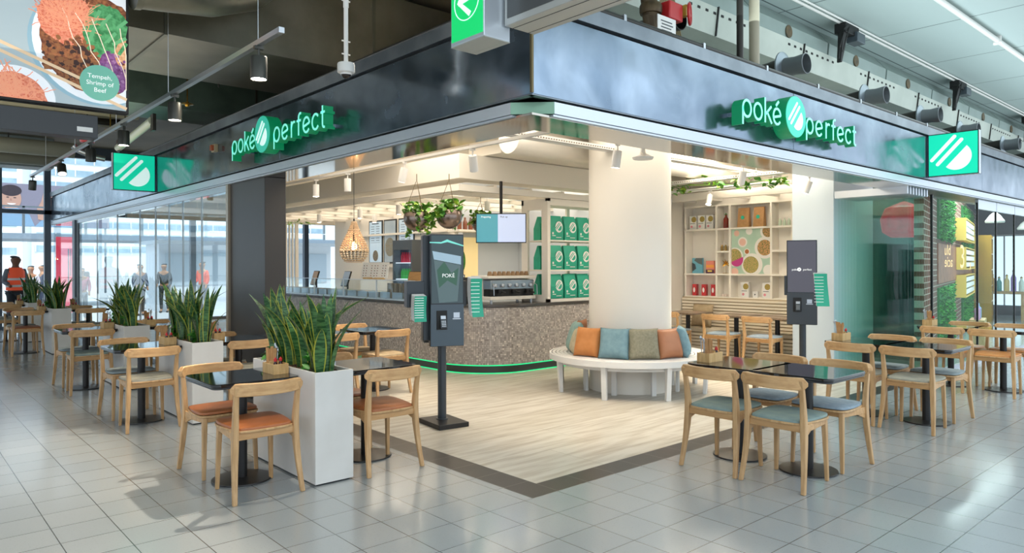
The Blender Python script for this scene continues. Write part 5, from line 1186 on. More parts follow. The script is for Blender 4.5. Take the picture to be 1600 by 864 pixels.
def shop_sign(F, label, loc):
    t = thing('shop_sign', label, 'sign', loc); Ti = Matrix.Translation(Vector(loc)).inverted(); F = Ti @ F
    u = 0.148; D0, D1 = -0.10, 0.0
    def letter(ch, x0, bz):
        st, wd = GL[ch]; m = MB(); m2 = MB()
        for s_ in st:
            pts = [(x0+a*u, bz+b*u) for a, b in s_]; ribbon(m, pts, 0.024, D0, D1, F, 0); ribbon(m2, pts, 0.021, D1, D1+0.004, F, 0)
        lo = m.build('letter_'+ch, 'sign_side', t, None); m2.build('lit_face', 'sign_face', lo, None)
    x = 0.0
    for ch, xx in zip('poke', (0.0, 0.185, 0.37, 0.52)): letter(ch, xx, 2.822)
    m = MB(); m2 = MB(); pts = [(0.575, 2.822+1.18*u), (0.615, 2.822+1.42*u)]; ribbon(m, pts, 0.029, D0, D1, F, 0); ribbon(m2, pts, 0.024, D1, D1+0.004, F, 0); lo = m.build('letter_accent', 'sign_side', t, None); m2.build('lit_face', 'sign_face', lo, None)
    for ch, xx in zip('perfect', (1.155, 1.35, 1.565, 1.70, 1.83, 2.02, 2.20)): letter(ch, xx, 2.815)
    m = MB(); m.prism(ell(0.905, 2.932, 0.195, 0.195, 48), D0-0.02, D1+0.02, 0, F); d = m.build('disc', 'sign_side', t)
    m = MB(); m.prism(ell(0.905, 2.932, 0.192, 0.192, 48), D1+0.02, D1+0.025, 0, F); m.build('disc_face', 'sign_disc', d)
    m = MB(); logo(m, F, 0.90, 2.93, 0.23, 0, D1+0.025, D1+0.030); m.build('disc_logo', 'sign_white', d, None)
    m = MB(); m.box((0.05, 2.85, -0.20), (0.09, 2.88, D0), 0, F); m.box((0.60, 2.85, -0.20), (0.64, 2.88, D0), 0, F); m.box((0.9, 2.9, -0.20), (0.94, 2.94, D0-0.01), 0, F); m.box((1.4, 2.85, -0.20), (1.44, 2.88, D0), 0, F); m.box((2.1, 2.85, -0.20), (2.14, 2.88, D0), 0, F); m.build('standoff', 'steel', t)
# the letters face the walkway; local x runs to the viewer's right
FR = face_frame((5.56, FY-0.18, 0), (1, 0, 0), (0, -1, 0)); shop_sign(FR, 'three-dimensional green shop-name letters with round logo on the right-hand fascia', (6.7, FY, 2.9))
FL = face_frame((FX-0.18, 8.29, 0), (0, -1, 0), (-1, 0, 0)); shop_sign(FL, 'three-dimensional green shop-name letters with round logo on the left-hand fascia', (FX, 7.3, 2.9))
def lightbox(loc, rz, label):
    t = thing('light_box_sign', label, 'sign', loc, rz, 'projecting logo light boxes')
    m = MB(); m.box((0, -0.045, 0), (0.59, 0.045, 0.56)); m.build('housing', 'alum_l', t, bevel=0.004)
    for s in (-1, 1):
        F = face_frame((0.295, s*0.0455, 0.28), (-s, 0, 0), (0, s, 0))
        m = MB(); m.box((-0.285, -0.27, 0), (0.285, 0.27, 0.003), 0, F); fc = m.build('green_face', 'box_green', t)
        m = MB(); logo(m, F, -0.01, 0.0, 0.40, 0, 0.003, 0.0045); m.build('logo', 'sign_white', fc, None)
        m = MB(); m.box((-0.295, -0.28, 0), (0.295, -0.27, 0.006), 0, F); m.box((-0.295, 0.27, 0), (0.295, 0.28, 0.006), 0, F); m.box((-0.295, -0.27, 0), (-0.285, 0.27, 0.006), 0, F); m.box((0.285, -0.27, 0), (0.295, 0.27, 0.006), 0, F); m.build('face_frame', 'black', t)
# right one projects along -Y, left one along -X
lightbox((10.55, FY-0.01, 2.70), -PI/2, 'green projecting light box with white logo at the end of the right-hand fascia')
lightbox((FX-0.01, 12.01, 2.69), PI, 'green projecting light box with white logo on the left-hand fascia')

# ------------------------------------------------------------------ hanging exit sign and long sign box
ez = 2.55
p0 = (1.995, 2.648); 
t = thing('exit_sign', 'hanging green sign with white arrow in a circle, at the upper middle', 'sign', (2.1, 2.55, ez))
EX0, EX1, EY0, EY1 = 1.98, 2.13, 2.405, 2.645
m = MB(); m.box((EX0-2.1, EY0-2.55, 0), (EX1-2.1, EY1-2.55, 0.42)); m.build('housing', 'alum_l', t, bevel=0.003)
F = face_frame((EX0-2.1-0.0, (EY0+EY1)/2-2.55, 0.0), (0, -1, 0), (-1, 0, 0))
m = MB(); m.box((-0.112, 0.018, 0), (0.112, 0.40, 0.003), 0, F); g = m.build('green_face', mat('exit_green', '#12b765', 0.35, emis='#07ad56', es=0.7), t)
m = MB(); cx, cz, Rr = 0.0, 0.185, 0.088; ribbon(m, [(cx+Rr*math.cos(a*PI/20), cz+Rr*math.sin(a*PI/20)) for a in range(41)], 0.004, 0.003, 0.0045, F, 0)
ribbon(m, [(0.045, cz+0.012), (-0.052, cz-0.0)], 0.024, 0.003, 0.0046, F, 0); ribbon(m, [(0.02, cz-0.062), (-0.055, cz+0.0), (0.005, cz+0.075)], 0.024, 0.003, 0.0048, F, 0); m.build('arrow', 'sign_white', g, None)
m = MB(); m.box((EX0-2.1, EY0-2.55, -0.004), (EX1-2.1, EY1-2.55, 0.0)); m.box((EX1-2.1-0.03, EY0-2.55, -0.005), (EX1-2.1-0.026, EY1-2.55, -0.0041)); m.build('underside', mat('sign_underside', '#aeb0ab', 0.45, 0.4), t)
t = thing('long_sign_box', 'long silver sign box with dark grey panel running overhead towards the camera', 'sign', (2.16, 1.4, 2.61))
lx0, lx1 = 2.09, 2.27
m = MB(); m.box((lx0-2.16, 0.50-1.4, 0), (lx1-2.16, 2.395-1.4, 0.5)); m.build('housing', mat('sign_silver', '#b4b5b1', 0.4, 0.5), t, bevel=0.003)
m = MB(); m.box((lx0-2.16-0.003, 0.52-1.4, 0.03), (lx0-2.16, 2.375-1.4, 0.49)); m.build('dark_panel', mat('sign_dark_grey', '#4a4c4c', 0.3), t)
m = MB(); m.box((lx0-2.16+0.045, 0.5-1.4, -0.001), (lx0-2.16+0.048, 2.395-1.4, 0)); m.box((lx1-2.16-0.04, 0.5-1.4, -0.001), (lx1-2.16-0.037, 2.395-1.4, 0)); m.build('seam', 'black', t)
m = MB(); m.tube([(0, -0.6, 0.5), (0, -0.6, 2.39)], 0.015, 8); m.tube([(0, 0.8, 0.5), (0, 0.8, 2.39)], 0.015, 8); m.build('hanger_rod', 'steel', t)
m = MB(); m.box((2.13, 2.40, 2.60), (2.16, 2.64, 2.64)); 
# ------------------------------------------------------------------ billboard
BY = 6.2; SB = 0.702
t = thing('billboard', 'large lit advertising screen with bowls of food and a mint circle, upper left', 'billboard', (0.63, BY, 2.735))
t.scale = (SB, SB, SB)
F = face_frame((2.11-0.9, -0.03, 0), (1, 0, 0), (0, -1, 0))    # drawing coordinates: x negative to the left, z up from the bottom edge
m = MB(); m.box((-2.6, 0, -0.12), (0.0, 1.36, 0.0), 0, F); m.build('housing', 'black', t, bevel=0.004)
def em(n, c, e=0.3, **k):
    e = e*0.45; return mat(n, c, 0.5, emis=c, es=e, **k)
m = MB(); m.box((-2.57, 0.03, 0), (-0.03, 1.34, 0.003), 0, F); scn = m.build('backdrop', em('ad_blue', '#a9b8be', 0.5), t)
PS = 0.64    # the picture is drawn large and reduced about the lower right corner of the screen
def clip(pts): return [(min(max(x, -2.57/PS), -0.045), min(max(z, 0.045), 1.34/PS)) for x, z in pts]
def picmat(n, a, b, s, e=0.16):
    m_ = mat(n, a, 0.6, noise=b, nscale=s); nt = m_.node_tree; bs = nt.nodes['Principled BSDF']
    src = bs.inputs['Base Color'].links[0].from_socket; nt.links.new(src, bs.inputs['Emission Color']); bs.inputs['Emission Strength'].default_value = e; return m_
PM = [em('ad_plate', '#dfe3e8', 0.7), picmat('ad_carrot', '#d96a4a', '#f0a184', 26), picmat('ad_meat', '#5f2f1f', '#a8683f', 22), picmat('ad_bean', '#2f7a45', '#5fae72', 14), picmat('ad_cabbage', '#6a2f68', '#8f5a94', 18), picmat('ad_onion', '#cf8f60', '#e5b890', 20), em('ad_stick', '#dcbf9c', 0.6), em('ad_sauce', '#e9d6bf', 0.7), em('ad_shadow', '#8fb2c2', 0.5)]
m = MB()
def blob(cx, cz, rx, rz, mi, z, n=48, jag=0.0, seed=1, a0=0, a1=360):
    R = random.Random(seed); pts = ell(cx, cz, rx, rz, n, a0, a1); pts = [(cx+(x-cx)*(1+R.uniform(-jag, jag)), cz+(y_-cz)*(1+R.uniform(-jag, jag))) for x, y_ in pts]
    m.prism(clip(pts), 0.0, z, mi, F)
blob(-0.46, 1.08, 1.02, 1.0, 8, 0.0036); blob(-0.42, 1.12, 1.0, 1.0, 0, 0.004)
blob(-0.50, 1.10, 0.80, 0.84, 2, 0.0046, jag=0.03)
blob(-0.92, 1.45, 0.42, 0.42, 1, 0.0052, jag=0.06, seed=2)
blob(-0.34, 1.36, 0.36, 0.46, 3, 0.0056, jag=0.05, seed=3)
blob(-0.20, 0.72, 0.27, 0.36, 4, 0.0060, jag=0.06, seed=4)
blob(-0.03, 1.05, 0.20, 0.28, 5, 0.0064, jag=0.04, seed=5)
blob(-1.64, 0.06, 0.55, 0.50, 0, 0.0042); blob(-1.68, 0.02, 0.47, 0.43, 1, 0.005, jag=0.03, seed=6)
R = random.Random(4)
def strand(cx, cz, rx, rz, n, mi, z, w):
    for k in range(n):
        a = R.uniform(0, 2*PI); q = R.uniform(0, 0.85); x0, z0 = cx+rx*q*math.cos(a), cz+rz*q*math.sin(a); h = R.uniform(0, PI); pts = []
        for j in range(6): pts.append((x0, z0)); x0 += 0.06*math.cos(h); z0 += 0.06*math.sin(h); h += R.uniform(-0.35, 0.35)
        ribbon(m, clip(pts), w, 0.0, z+0.00002*k, F, mi)
def chunks(cx, cz, rx, rz, n, mis, z, s0, s1):
    for k in range(n):
        a = R.uniform(0, 2*PI); q = math.sqrt(R.uniform(0, 0.9)); x0, z0 = cx+rx*q*math.cos(a), cz+rz*q*math.sin(a); s_ = R.uniform(s0, s1)
        pts = [(x0+s_*math.cos(t_*PI/4)*R.uniform(0.6, 1.1), z0+s_*math.sin(t_*PI/4)*R.uniform(0.6, 1.1)) for t_ in range(8)]; m.prism(clip(pts), 0.0, z+0.00002*k, R.choice(mis), F)
chunks(-0.88, 0.82, 0.44, 0.40, 150, (2, 9, 10, 2), 0.0054, 0.025, 0.06)
strand(-0.92, 1.45, 0.42, 0.36, 130, 11, 0.0060, 0.011); strand(-0.92, 1.45, 0.40, 0.34, 70, 1, 0.0062, 0.010)
strand(-1.66, 0.08, 0.40, 0.34, 90, 11, 0.0056, 0.012)
chunks(-0.20, 0.72, 0.22, 0.30, 70, (4, 12), 0.0064, 0.015, 0.035)
for k in range(13):
    a = 0.9+0.35*math.sin(k*2.1); x0, z0 = -0.62+0.09*(k % 7)+0.02*(k//7), 1.02+0.15*((k*3) % 4); ribbon(m, clip([(x0, z0), (x0+0.22*math.cos(a), z0+0.24*math.sin(a))]), 0.055, 0.0, 0.0068+0.0001*k, F, (3, 13)[k % 2])
for (x0, z0, x1, z1) in ((-2.05, 0.98, -0.05, 0.25), (-2.05, 0.84, -0.05, 0.09)): ribbon(m, clip([(x0, z0), (x1, z1)]), 0.05, 0.0, 0.0084, F, 6)
for k in range(5):
    x0, z0 = -1.0+k*0.21, 1.62-0.04*k; pts = [(x0+0.06*j+R.uniform(-0.03, 0.03), z0-0.15*j) for j in range(8)]; ribbon(m, clip(pts), 0.014, 0.0, 0.0082+0.0001*k, F, 7)
PM += [em('ad_meat_light', '#9a6238', 0.3), em('ad_meat_dark', '#3f2118', 0.2), em('ad_noodle', '#f2a07c', 0.4), em('ad_cabbage_light', '#a778a6', 0.3), em('ad_bean_light', '#67b37a', 0.3)]
fp_ = m.build('food_picture', PM, scn, None); fp_.location = (1.21*(1-PS), 0, 0); fp_.scale = (PS, 1, PS)
m = MB(); m.prism(ell(-0.45, 0.47, 0.30, 0.30, 48), 0, 0.014, 0, F); ci = m.build('mint_circle', em('ad_mint', '#6fb5a0', 0.5), t, None); ci.location = (1.21*(1-PS), 0, 0); ci.scale = (PS, 1, PS)
for i, s_ in enumerate(('Tempeh,', 'Shrimp of', 'Beef')):
    v, f = text_mesh(s_, 0.105); m = MB(); m.add(v, f, 0, F @ Matrix.Translation((-0.45, 0.54-i*0.115, 0.0145))); m.build('lettering', 'print_w', ci, None)
for xx in (-0.9, 0.4): m = MB(); m.box((xx, 0.05, 1.36), (xx+0.04, 0.09, 2.64)); m.build('hanger', 'black', t)
t = thing('shutter_box', 'long dark box hanging just below the billboard', 'box', (0.42, BY+0.07, 2.60)); t.scale = (SB, SB, SB); m = MB(); m.box((-2.5, -0.05, -0.1), (1.22, 0.15, 0.145)); m.build('housing', mat('charcoal_box', '#35373a', 0.4), t, bevel=0.004); m = MB(); m.box((1.02, -0.052, -0.04), (1.17, -0.05, 0.01)); m.build('label_plate', 'paper', t)

# ------------------------------------------------------------------ track lights
def spot(x, y, z, rz, tilt, label, grp, body, on, s=1.0, energy=25, col=(1, 0.86, 0.68), drop=0.05, light=True, L_=0.13, r=0.042, size=0.9):
    t = thing('track_spotlight', label, 'spotlight', (x, y, z), rz, grp)
    m = MB(); m.box((-0.03, -0.015, -0.02), (0.03, 0.015, 0.0)); m.tube([(0, 0, -0.02), (0, 0, -0.02-drop)], 0.008, 8); m.build('bracket', body, t)
    X = Matrix.Translation((0, 0, -0.02-drop)) @ Matrix.Rotation(tilt, 4, 'X')
    m = MB(); m.lathe([(r*0.92, 0.0), (r, -0.008), (r, -L_), (r*0.9, -L_), (r*0.88, -L_+0.012), (0, -L_+0.012)], 24, 0, X); m.build('can', body, t)
    m = MB(); m.lathe([(r*0.86, -L_+0.008), (0, -L_+0.008)], 24, 0, X); m.build('lens', 'lamp_on' if on else 'lamp_off', t)
    if on and light:
        l = D.lights.new('spot_beam', 'SPOT'); l.energy = energy; l.color = col; l.spot_size = size*1.4; l.spot_blend = 0.7; l.shadow_soft_size = 0.035
        lo = D.objects.new('spot_beam', l); C.objects.link(lo); Mw = Matrix.Translation((x, y, z)) @ Matrix.Rotation(rz, 4, 'Z') @ X @ Matrix.Translation((0, 0, -L_-0.01)); lo.matrix_world = Mw
t = thing('lighting_track', 'long grey lighting track hanging over the left row of tables', 'lighting track', (1.89, 9.0, 3.0))
m = MB(); m.box((-0.018, -4.72, 0), (0.018, 5.0, 0.035)); m.build('rail', 'alum', t)
for y in (-4.35, -2.4, -0.6, 1.5, 3.6): m = MB(); m.tube([(0, y, 0.035), (0, y, 1.59)], 0.003, 5); m.build('suspension_wire', 'alum', t)
for i, (y, on) in enumerate(((4.64, 1), (6.42, 1), (8.1, 1), (9.6, 0), (11.4, 1), (13.8, 0))):
    spot(1.89, y, 2.998, 0, (0.0, 0.0, 0.0, 0.0, -0.5, 0.3)[i], 'dark grey can spotlight on the long left track, %s' % ('closest to the camera', 'second', 'third, by the billboard corner', 'fourth', 'fifth, tilted towards the camera', 'sixth, last on the track')[i], 'can spotlights on the left track', mat('can_grey_%d' % i, '#4c4c47', 0.35, 0.5), on, energy=70, L_=0.15, r=0.055, col=(1, 0.87, 0.70))
# inner white track: an L parallel to both facades
t = thing('white_lighting_track', 'white L-shaped lighting track just inside the shop opening', 'lighting track', (4.6, 4.6, 2.75))
m = MB(); m.prism([(-0.02, -0.02), (5.1, -0.02), (5.1, 0.02), (0.02, 0.02), (0.02, 6.6), (-0.02, 6.6)], 0, 0.03); m.build('rail', 'white', t)
for p in ((0.0, 2.2), (0, 4.6), (1.6, 0), (3.6, 0), (0, 0)): m = MB(); m.tube([(p[0], p[1], 0.03), (p[0], p[1], 0.57)], 0.003, 5); m.build('suspension_wire', 'alum', t)
IS = [(4.6, 7.05, 1, 0.25, 0.6, 'over the counter tables'), (4.6, 5.78, 0, 0.45, -0.9, 'turned away, left of the security dome'), (5.50, 4.6, 1, 0.15, 0.3, 'in front of the column'), (7.85, 4.6, 1, 0.35, -0.4, 'over the right tables'), (9.55, 4.6, 1, 0.35, 0.5, 'at the right end by the glass stack'), (4.6, 9.3, 1, 0, 0, 'farther back along the left side'), (4.6, 8.4, 0, 0, 0, 'between the two lit ones on the left side')]
for i, (x, y, on, tl, rz, lb) in enumerate(IS): spot(x, y, 2.748, rz+PI*0, tl, 'white cylinder spotlight on the inner track, '+lb, 'white spotlights on the inner track', 'white', on, energy=105, L_=0.17, r=0.045)
for i, (x, y, lb) in enumerate(((10.1, 7.3, 'left'), (10.0, 6.45, 'right'))):
    spot(x, y, 2.73, PI/2, 0.35, 'white cylinder spotlight pointing at the wall shelf, %s one' % lb, 'white spotlights at the wall shelf', 'white', 1, energy=26, L_=0.17, r=0.045)
t = thing('lighting_track', 'short white lighting track in front of the wall shelf', 'lighting track', (10.05, 6.4, 2.73)); m = MB(); m.box((-0.08, -1.3, 0), (-0.04+0.02, 1.1, 0.03)); m.box((-0.12, -1.3, 0.03), (0.06, 1.1, 0.045)); m.build('rail', 'white', t); m = MB(); m.tube([(0, -1.0, 0.04), (0, -1.0, 0.59)], 0.004, 5); m.tube([(0, 0.9, 0.04), (0, 0.9, 0.59)], 0.004, 5); m.build('suspension_wire', 'alum', t)
for i, (x, y) in enumerate(((6.6, 9.0), (6.6, 10.3), (6.6, 11.6), (7.3, 8.8), (7.5, 12.6), (6.6, 13.2))):
    t = thing('ceiling_downlight', 'small white cylinder downlight under the slatted canopy, %s' % ('nearest the counter corner', 'second along the left wing', 'third along the left wing', 'on the right wing', 'deep in the staff area', 'fourth along the left wing')[i], 'downlight', (x, y, 2.56), 0, 'downlights under the canopy')
    m = MB(); m.lathe([(0.045, 0), (0.045, -0.16), (0.038, -0.16), (0.036, -0.15), (0, -0.15)], 20); m.build('can', 'white', t); m = MB(); m.lathe([(0.034, -0.152), (0, -0.152)], 16); m.build('lens', 'lamp_on', t)
    m = MB(); m.tube([(0, 0, 0), (0, 0, 0.1)], 0.01, 6); m.build('stem', 'white', t)
# ------------------------------------------------------------------ inner ceiling services
m = MB(); m.tube([(5.7, 6.46, 3.08), (11.0, 6.46, 3.08)], 0.19, 40); m.build('tmp', 'white_warm'); o = D.objects['tmp']; o.name = 'round_air_duct'; tag(o, 'thick white round air duct under the shop ceiling left of the column', 'air duct')
for nm, a, b, lb in (('cable_tray', (3.95, 5.55, 2.90), (10.6, 5.67, 2.95), 'white perforated cable tray running left to right under the shop ceiling'), ('cable_tray', (9.35, 4.75, 2.80), (9.47, 7.5, 2.85), 'white perforated cable tray above the lounge, running front to back')):
    m = MB(); x0, y0, z0 = a; x1, y1, z1 = b; lx = (x1-x0) > (y1-y0)
    m.box(a, (x1, y1, z0+0.004))
    if lx:
        m.box((x0, y0, z0), (x1, y0+0.003, z1)); m.box((x0, y1-0.003, z0), (x1, y1, z1))
        for k in range(int((x1-x0)/0.04)): m.box((x0+k*0.04, y0-0.001, z0+0.018), (x0+k*0.04+0.02, y0+0.0, z0+0.030), 1)
    else:
        m.box((x0, y0, z0), (x0+0.003, y1, z1)); m.box((x1-0.003, y0, z0), (x1, y1, z1))
        for k in range(int((y1-y0)/0.04)): m.box((x0-0.001, y0+k*0.04, z0+0.018), (x0, y0+k*0.04+0.02, z0+0.030), 1)
    o = m.build(nm, ['white', 'stem']); tag(o, lb, 'cable tray')
    m = MB(); cx, cy = (x0+x1)/2, (y0+y1)/2
    for s in (-0.4, 0.4):
        px_, py = (cx+s*(x1-x0), cy) if lx else (cx, cy+s*(y1-y0)); m.tube([(px_, py, z0+0.003), (px_, py, 3.32)], 0.004, 6)
    m.build('hanger_rod', 'alum', o)
R = random.Random(21); mb = MB()
for k in range(22):
    y = 5.0+k*0.112; 
    if k % 5 == 3: continue
    leafy(mb, 9.62, y, 2.62+R.uniform(0, 0.25), 9, R, 0.06, 0.09, 0.10, (0, 0, 0, 1))
mb.tube([(9.62, 4.95, 2.78), (9.64, 5.8, 2.74), (9.6, 6.6, 2.80), (9.62, 7.5, 2.76)], 0.006, 6, 0)
tag(mb.build('climbing_vine', ['vine', 'vine_y'], None, 80), 'green vine trailing along the tray above the lounge', 'plant')
R = random.Random(22); mb = MB()
for k in range(5): leafy(mb, 6.35+k*0.22, 15.0, 2.42+0.04*(k % 2), 7, R, 0.05, 0.08, 0.10, (0, 1))
mb.tube([(6.2, 15.0, 2.5), (7.4, 15.0, 2.48)], 0.005, 5, 0); tag(mb.build('climbing_vine', ['vine', 'vine_y'], None, 80), 'lime green vine hanging near the rear window above the slats', 'plant')
# domed security cameras
def domecam(x, y, z, label, pole, s=1.0):
    t = thing('dome_camera', label, 'security camera', (x, y, z))
    m = MB(); m.lathe([(0.062*s, 0.07*s), (0.066*s, 0.06*s), (0.066*s, 0.0), (0.05*s, -0.008*s), (0.0, -0.008*s)], 28); m.build('housing', 'white', t)
    m = MB(); m.lathe([(0.04*s, -0.006*s), (0.036*s, -0.025*s), (0.022*s, -0.042*s), (0, -0.048*s)], 24); m.build('dome', mat('smoked_dome_%d' % int(x*10), '#2a211c', 0.05), t)
    m = MB(); m.lathe([(0.046*s, -0.008*s), (0.042*s, -0.02*s), (0.04*s, -0.008*s)], 24); m.build('dome_ring', 'white', t)
    m = MB(); m.tube([(0, 0, 0.065*s), (0, 0, pole)], 0.017*s if pole > 1 else 0.03, 14); m.build('pole', 'white', t)
    return t
dc = domecam(2.70, 4.95, 3.03, 'white dome security camera on a long pole in front of the left-hand fascia', 1.56, 1.0)
m = MB()
for z in (0.14, 0.24, 0.55): m.tube([(-0.035, 0, z), (0.035, 0, z)], 0.006, 8)
m.tube([(0, 0, 0.5), (0, 0, 1.5)], 0.021, 14); m.build('clamp', 'white', dc)
domecam(4.42, 4.55, 2.83, 'white dome security camera just inside the shop corner', 0.48, 1.15)
t = thing('flood_light', 'round white flood lamp on the inner track beside the column', 'spotlight', (5.9, 4.6, 2.75)); m = MB(); m.lathe([(0.10, -0.12), (0.11, -0.10), (0.03, -0.06), (0.02, 0)], 28); m.build('head', 'white', t); m = MB(); m.lathe([(0.095, -0.119), (0, -0.119)], 24); m.build('lens', 'lamp_off', t)
# red-orange alarm unit on the left fascia
t = thing('alarm_sounder', 'small orange and cream alarm unit on the left-hand fascia', 'alarm', (FX, 9.31, 3.04)); m = MB(); m.box((-0.05, -0.05, -0.05), (0.0, 0.06, 0.05)); m.build('housing', mat('cream_plastic', '#c9b48a', 0.4), t, bevel=0.004); m = MB(); m.box((-0.085, -0.045, -0.035), (-0.05, 0.02, 0.035)); m.build('orange_lens', mat('orange_plastic', '#b8551d', 0.3), t, bevel=0.006)
# ------------------------------------------------------------------ ducts and pipes, left ceiling
for i, (y0, y1, z0, x0, x1) in enumerate(((6.75, 8.24, 3.6, -6, 7), (9.95, 10.9, 3.62, -6, 7))):
    t = thing('rectangular_duct', 'wide dark rectangular air duct crossing the ceiling, %s one' % ('nearer', 'farther')[i], 'air duct', (0.5, (y0+y1)/2, z0), 0, 'rectangular ducts')
    yc = (y0+y1)/2; m = MB(); m.box((x0-0.5, y0-yc, 0), (x1-0.5, y1-yc, 0.9)); m.build('duct_body', mat('duct_skin_%d' % i, ('#57564a', '#5c7066')[i], 0.36, 0.3, noise=('#434236', '#48594f')[i], nscale=2.2), t)
    for k in range(6): m = MB(); xx = x0-0.5+1.6+k*2.1; m.box((xx, y0-yc-0.012, -0.012), (xx+0.03, y1-yc+0.012, 0.9)); m.build('joint_flange', 'duct', t)
    m = MB(); m.tube([(0.6, y0-yc-0.02, -0.03), (0.6, y0-yc-0.02, 1.0)], 0.008, 6); m.tube([(2.4, y1-yc+0.02, -0.03), (2.4, y1-yc+0.02, 1.0)], 0.008, 6); m.box((0.58, y0-yc-0.04, -0.04), (0.62, y1-yc+0.04, -0.012)); m.build('hanger', 'black_pipe', t)
t = thing('round_spiral_duct', 'dark round spiral duct coming down at the upper left', 'air duct', (1.62, 6.2, 3.42))
m = MB(); m.tube([(-0.10, -0.1, 0.31), (0.05, -0.08, 0.33), (0.5, 0.05, 0.42), (0.9, 0.2, 0.6), (1.2, 0.25, 0.9), (1.3, 0.25, 1.06)], 0.17, 28); m.tube([(-0.14, -0.1, 0.305), (-0.09, -0.1, 0.312)], 0.18, 28); m.build('duct_body', 'duct', t)
for i, (y, z, r) in enumerate(((12.6, 4.0, 0.11), (14.0, 4.1, 0.14), (15.8, 4.15, 0.12), (17.6, 4.0, 0.16), (19.2, 3.95, 0.13))):
    m = MB(); m.tube([(-9, y, z), (3.15, y, z)], r, 16); o = m.build('ceiling_pipe', mat('pipe_paint_%d' % i, ('#8a866f', '#9a9681', '#8f8b75', '#a5a28e', '#8c8a79')[i], 0.5)); tag(o, 'beige ceiling pipe running left to right, %s from the camera' % ('first', 'second', 'third', 'fourth', 'fifth')[i], 'pipe', 'beige ceiling pipes')
    for k in range(5): m = MB(); m.tube([(-6+k*2.0, y, z-r), (-6+k*2.0, y, 4.6)], 0.012, 6); m.build('hanger', 'black_pipe', o)
m = MB(); m.box((-14, 20.2, 3.9), (3.2, 20.9, 4.6)); struct('trim_window_head', m, mat('head_grey', '#8d9694', 0.6))
for i, (x, y) in enumerate(((2.9, 9.35), (2.6, 11.9))):
    m = MB(); m.lathe([(0.0, 0.03), (0.02, 0.03), (0.02, 0.01), (0.075, 0.005), (0.075, 0.0), (0.03, -0.01), (0.02, -0.03), (0, -0.03)], 20); m.tube([(0, 0, 0.03), (0, 0, 4.6-3.56)], 0.008, 6)
    tag(m.build('sprinkler_head', 'gold', loc=(x, y, 3.56)), 'small brass sprinkler disc under the left ducts, %s one' % ('nearer', 'farther')[i], 'sprinkler', 'sprinklers')
t = thing('linear_lamp', 'tilted tubular lamp above the left-hand fascia, by the light box', 'lamp', (2.75, 11.2, 3.36)); m = MB(); m.tube([(0, -0.9, 0.12), (0, 0.9, -0.02)], 0.055, 14); m.build('tube_body', mat('frosted_tube', '#aeb7a5', 0.35), t); m = MB(); m.box((-0.02, -1.0, -0.02), (0.02, -0.88, 0.20)); m.box((-0.02, 0.85, -0.08), (0.02, 0.93, 0.10)); m.tube([(0, 0.5, 0.03), (0, 0.5, 1.24)], 0.006, 6); m.build('bracket', 'black_pipe', t)
t = thing('red_pipe_valve', 'dark pipework with red valve above the left light box', 'valve', (2.55, 13.2, 3.42)); m = MB(); m.tube([(0, 0, 0), (0, 0, 0.35), (0.1, 0.1, 0.5), (0.5, 0.1, 0.52)], 0.06, 12); m.build('pipe', 'black_pipe', t); m = MB(); m.lathe([(0.10, 0.12), (0.11, 0.15), (0.11, 0.25), (0.09, 0.28)], 16); m.build('valve_body', 'red', t)
m = MB(); m.tube([(0.25, 0.0, -0.12), (0.1, 0, -0.1), (-0.12, 0, -0.02), (-0.2, 0, 0.05)], 0.045, 10); m.build('elbow', 'alum', t); m = MB(); m.tube([(0.0, 0, 0.5), (0.0, 0, 1.17)], 0.01, 6); m.build('hanger', 'black_pipe', t)

# ------------------------------------------------------------------ right ceiling services
t = thing('perforated_beam', 'long off-white perforated duct beam above the right-hand fascia', 'beam', (12, 4.62, 4.2))
m = MB(); m.add([(-8, 0.02, 0.0), (20, 0.02, 0.0), (20, -0.02, 0.32), (-8, -0.02, 0.32), (-8, 0.30, 0.0), (20, 0.30, 0.0), (20, 0.30, 0.32), (-8, 0.30, 0.32)], [(0, 1, 2, 3), (5, 4, 7, 6), (4, 5, 1, 0), (3, 2, 6, 7), (4, 0, 3, 7), (1, 5, 6, 2)]); m.build('beam_body', mat('beam_cream', '#bfc4ba', 0.5, noise='#b2b8ae', nscale=2), t, None)
m = MB(); 
for k in range(120):
    if k % 14 < 9: x = -7.5+k*0.16; m.box((x, -0.018, 0.235), (x+0.05, -0.008, 0.262))
m.build('slots', 'black', t)
m = MB()
for k in range(11): x = -6.8+k*2.1; m.sweep([((x, 0.01, 0.0), (0.008, 0, 0), (0, 0.012, 0)), ((x+0.0, -0.03, 0.33), (0.008, 0, 0), (0, 0.012, 0))])
m.build('joint_strip', 'dark_metal', t)
t = thing('ceiling_duct', 'grey-green sectioned duct running between the perforated beam and the ceiling panels', 'air duct', (12, 4.8, 4.53))
for k in range(12):
    m = MB(); x = -8+k*2.1; m.add([(x, -0.12, 0), (x+2.05, -0.12, 0), (x+2.05, -0.14, 0.20), (x, -0.14, 0.20), (x, 0.06, 0.44), (x+2.05, 0.06, 0.44), (x, 0.16, 0), (x+2.05, 0.16, 0), (x, 0.16, 0.44), (x+2.05, 0.16, 0.44)], [(0, 1, 2, 3), (3, 2, 5, 4), (1, 0, 6, 7), (0, 3, 4, 8, 6), (2, 1, 7, 9, 5), (4, 5, 9, 8), (7, 6, 8, 9)]); m.build('duct_section', 'ceil' if False else mat('duct_grey_%d' % k, '#93a19d', 0.5, noise='#87958f', nscale=2), t, None)
    m = MB(); X = Matrix.Translation((x+0.9, -0.135, 0.12)) @ Matrix.Rotation(PI/2, 4, 'X'); m.lathe([(0.085, 0), (0.085, 0.012), (0, 0.012)], 24, 0, X); m.build('round_cover', mat('rusty_cover_%d' % k, '#6e5a3c', 0.6, noise='#4a4334', nscale=14), t)
m = MB()
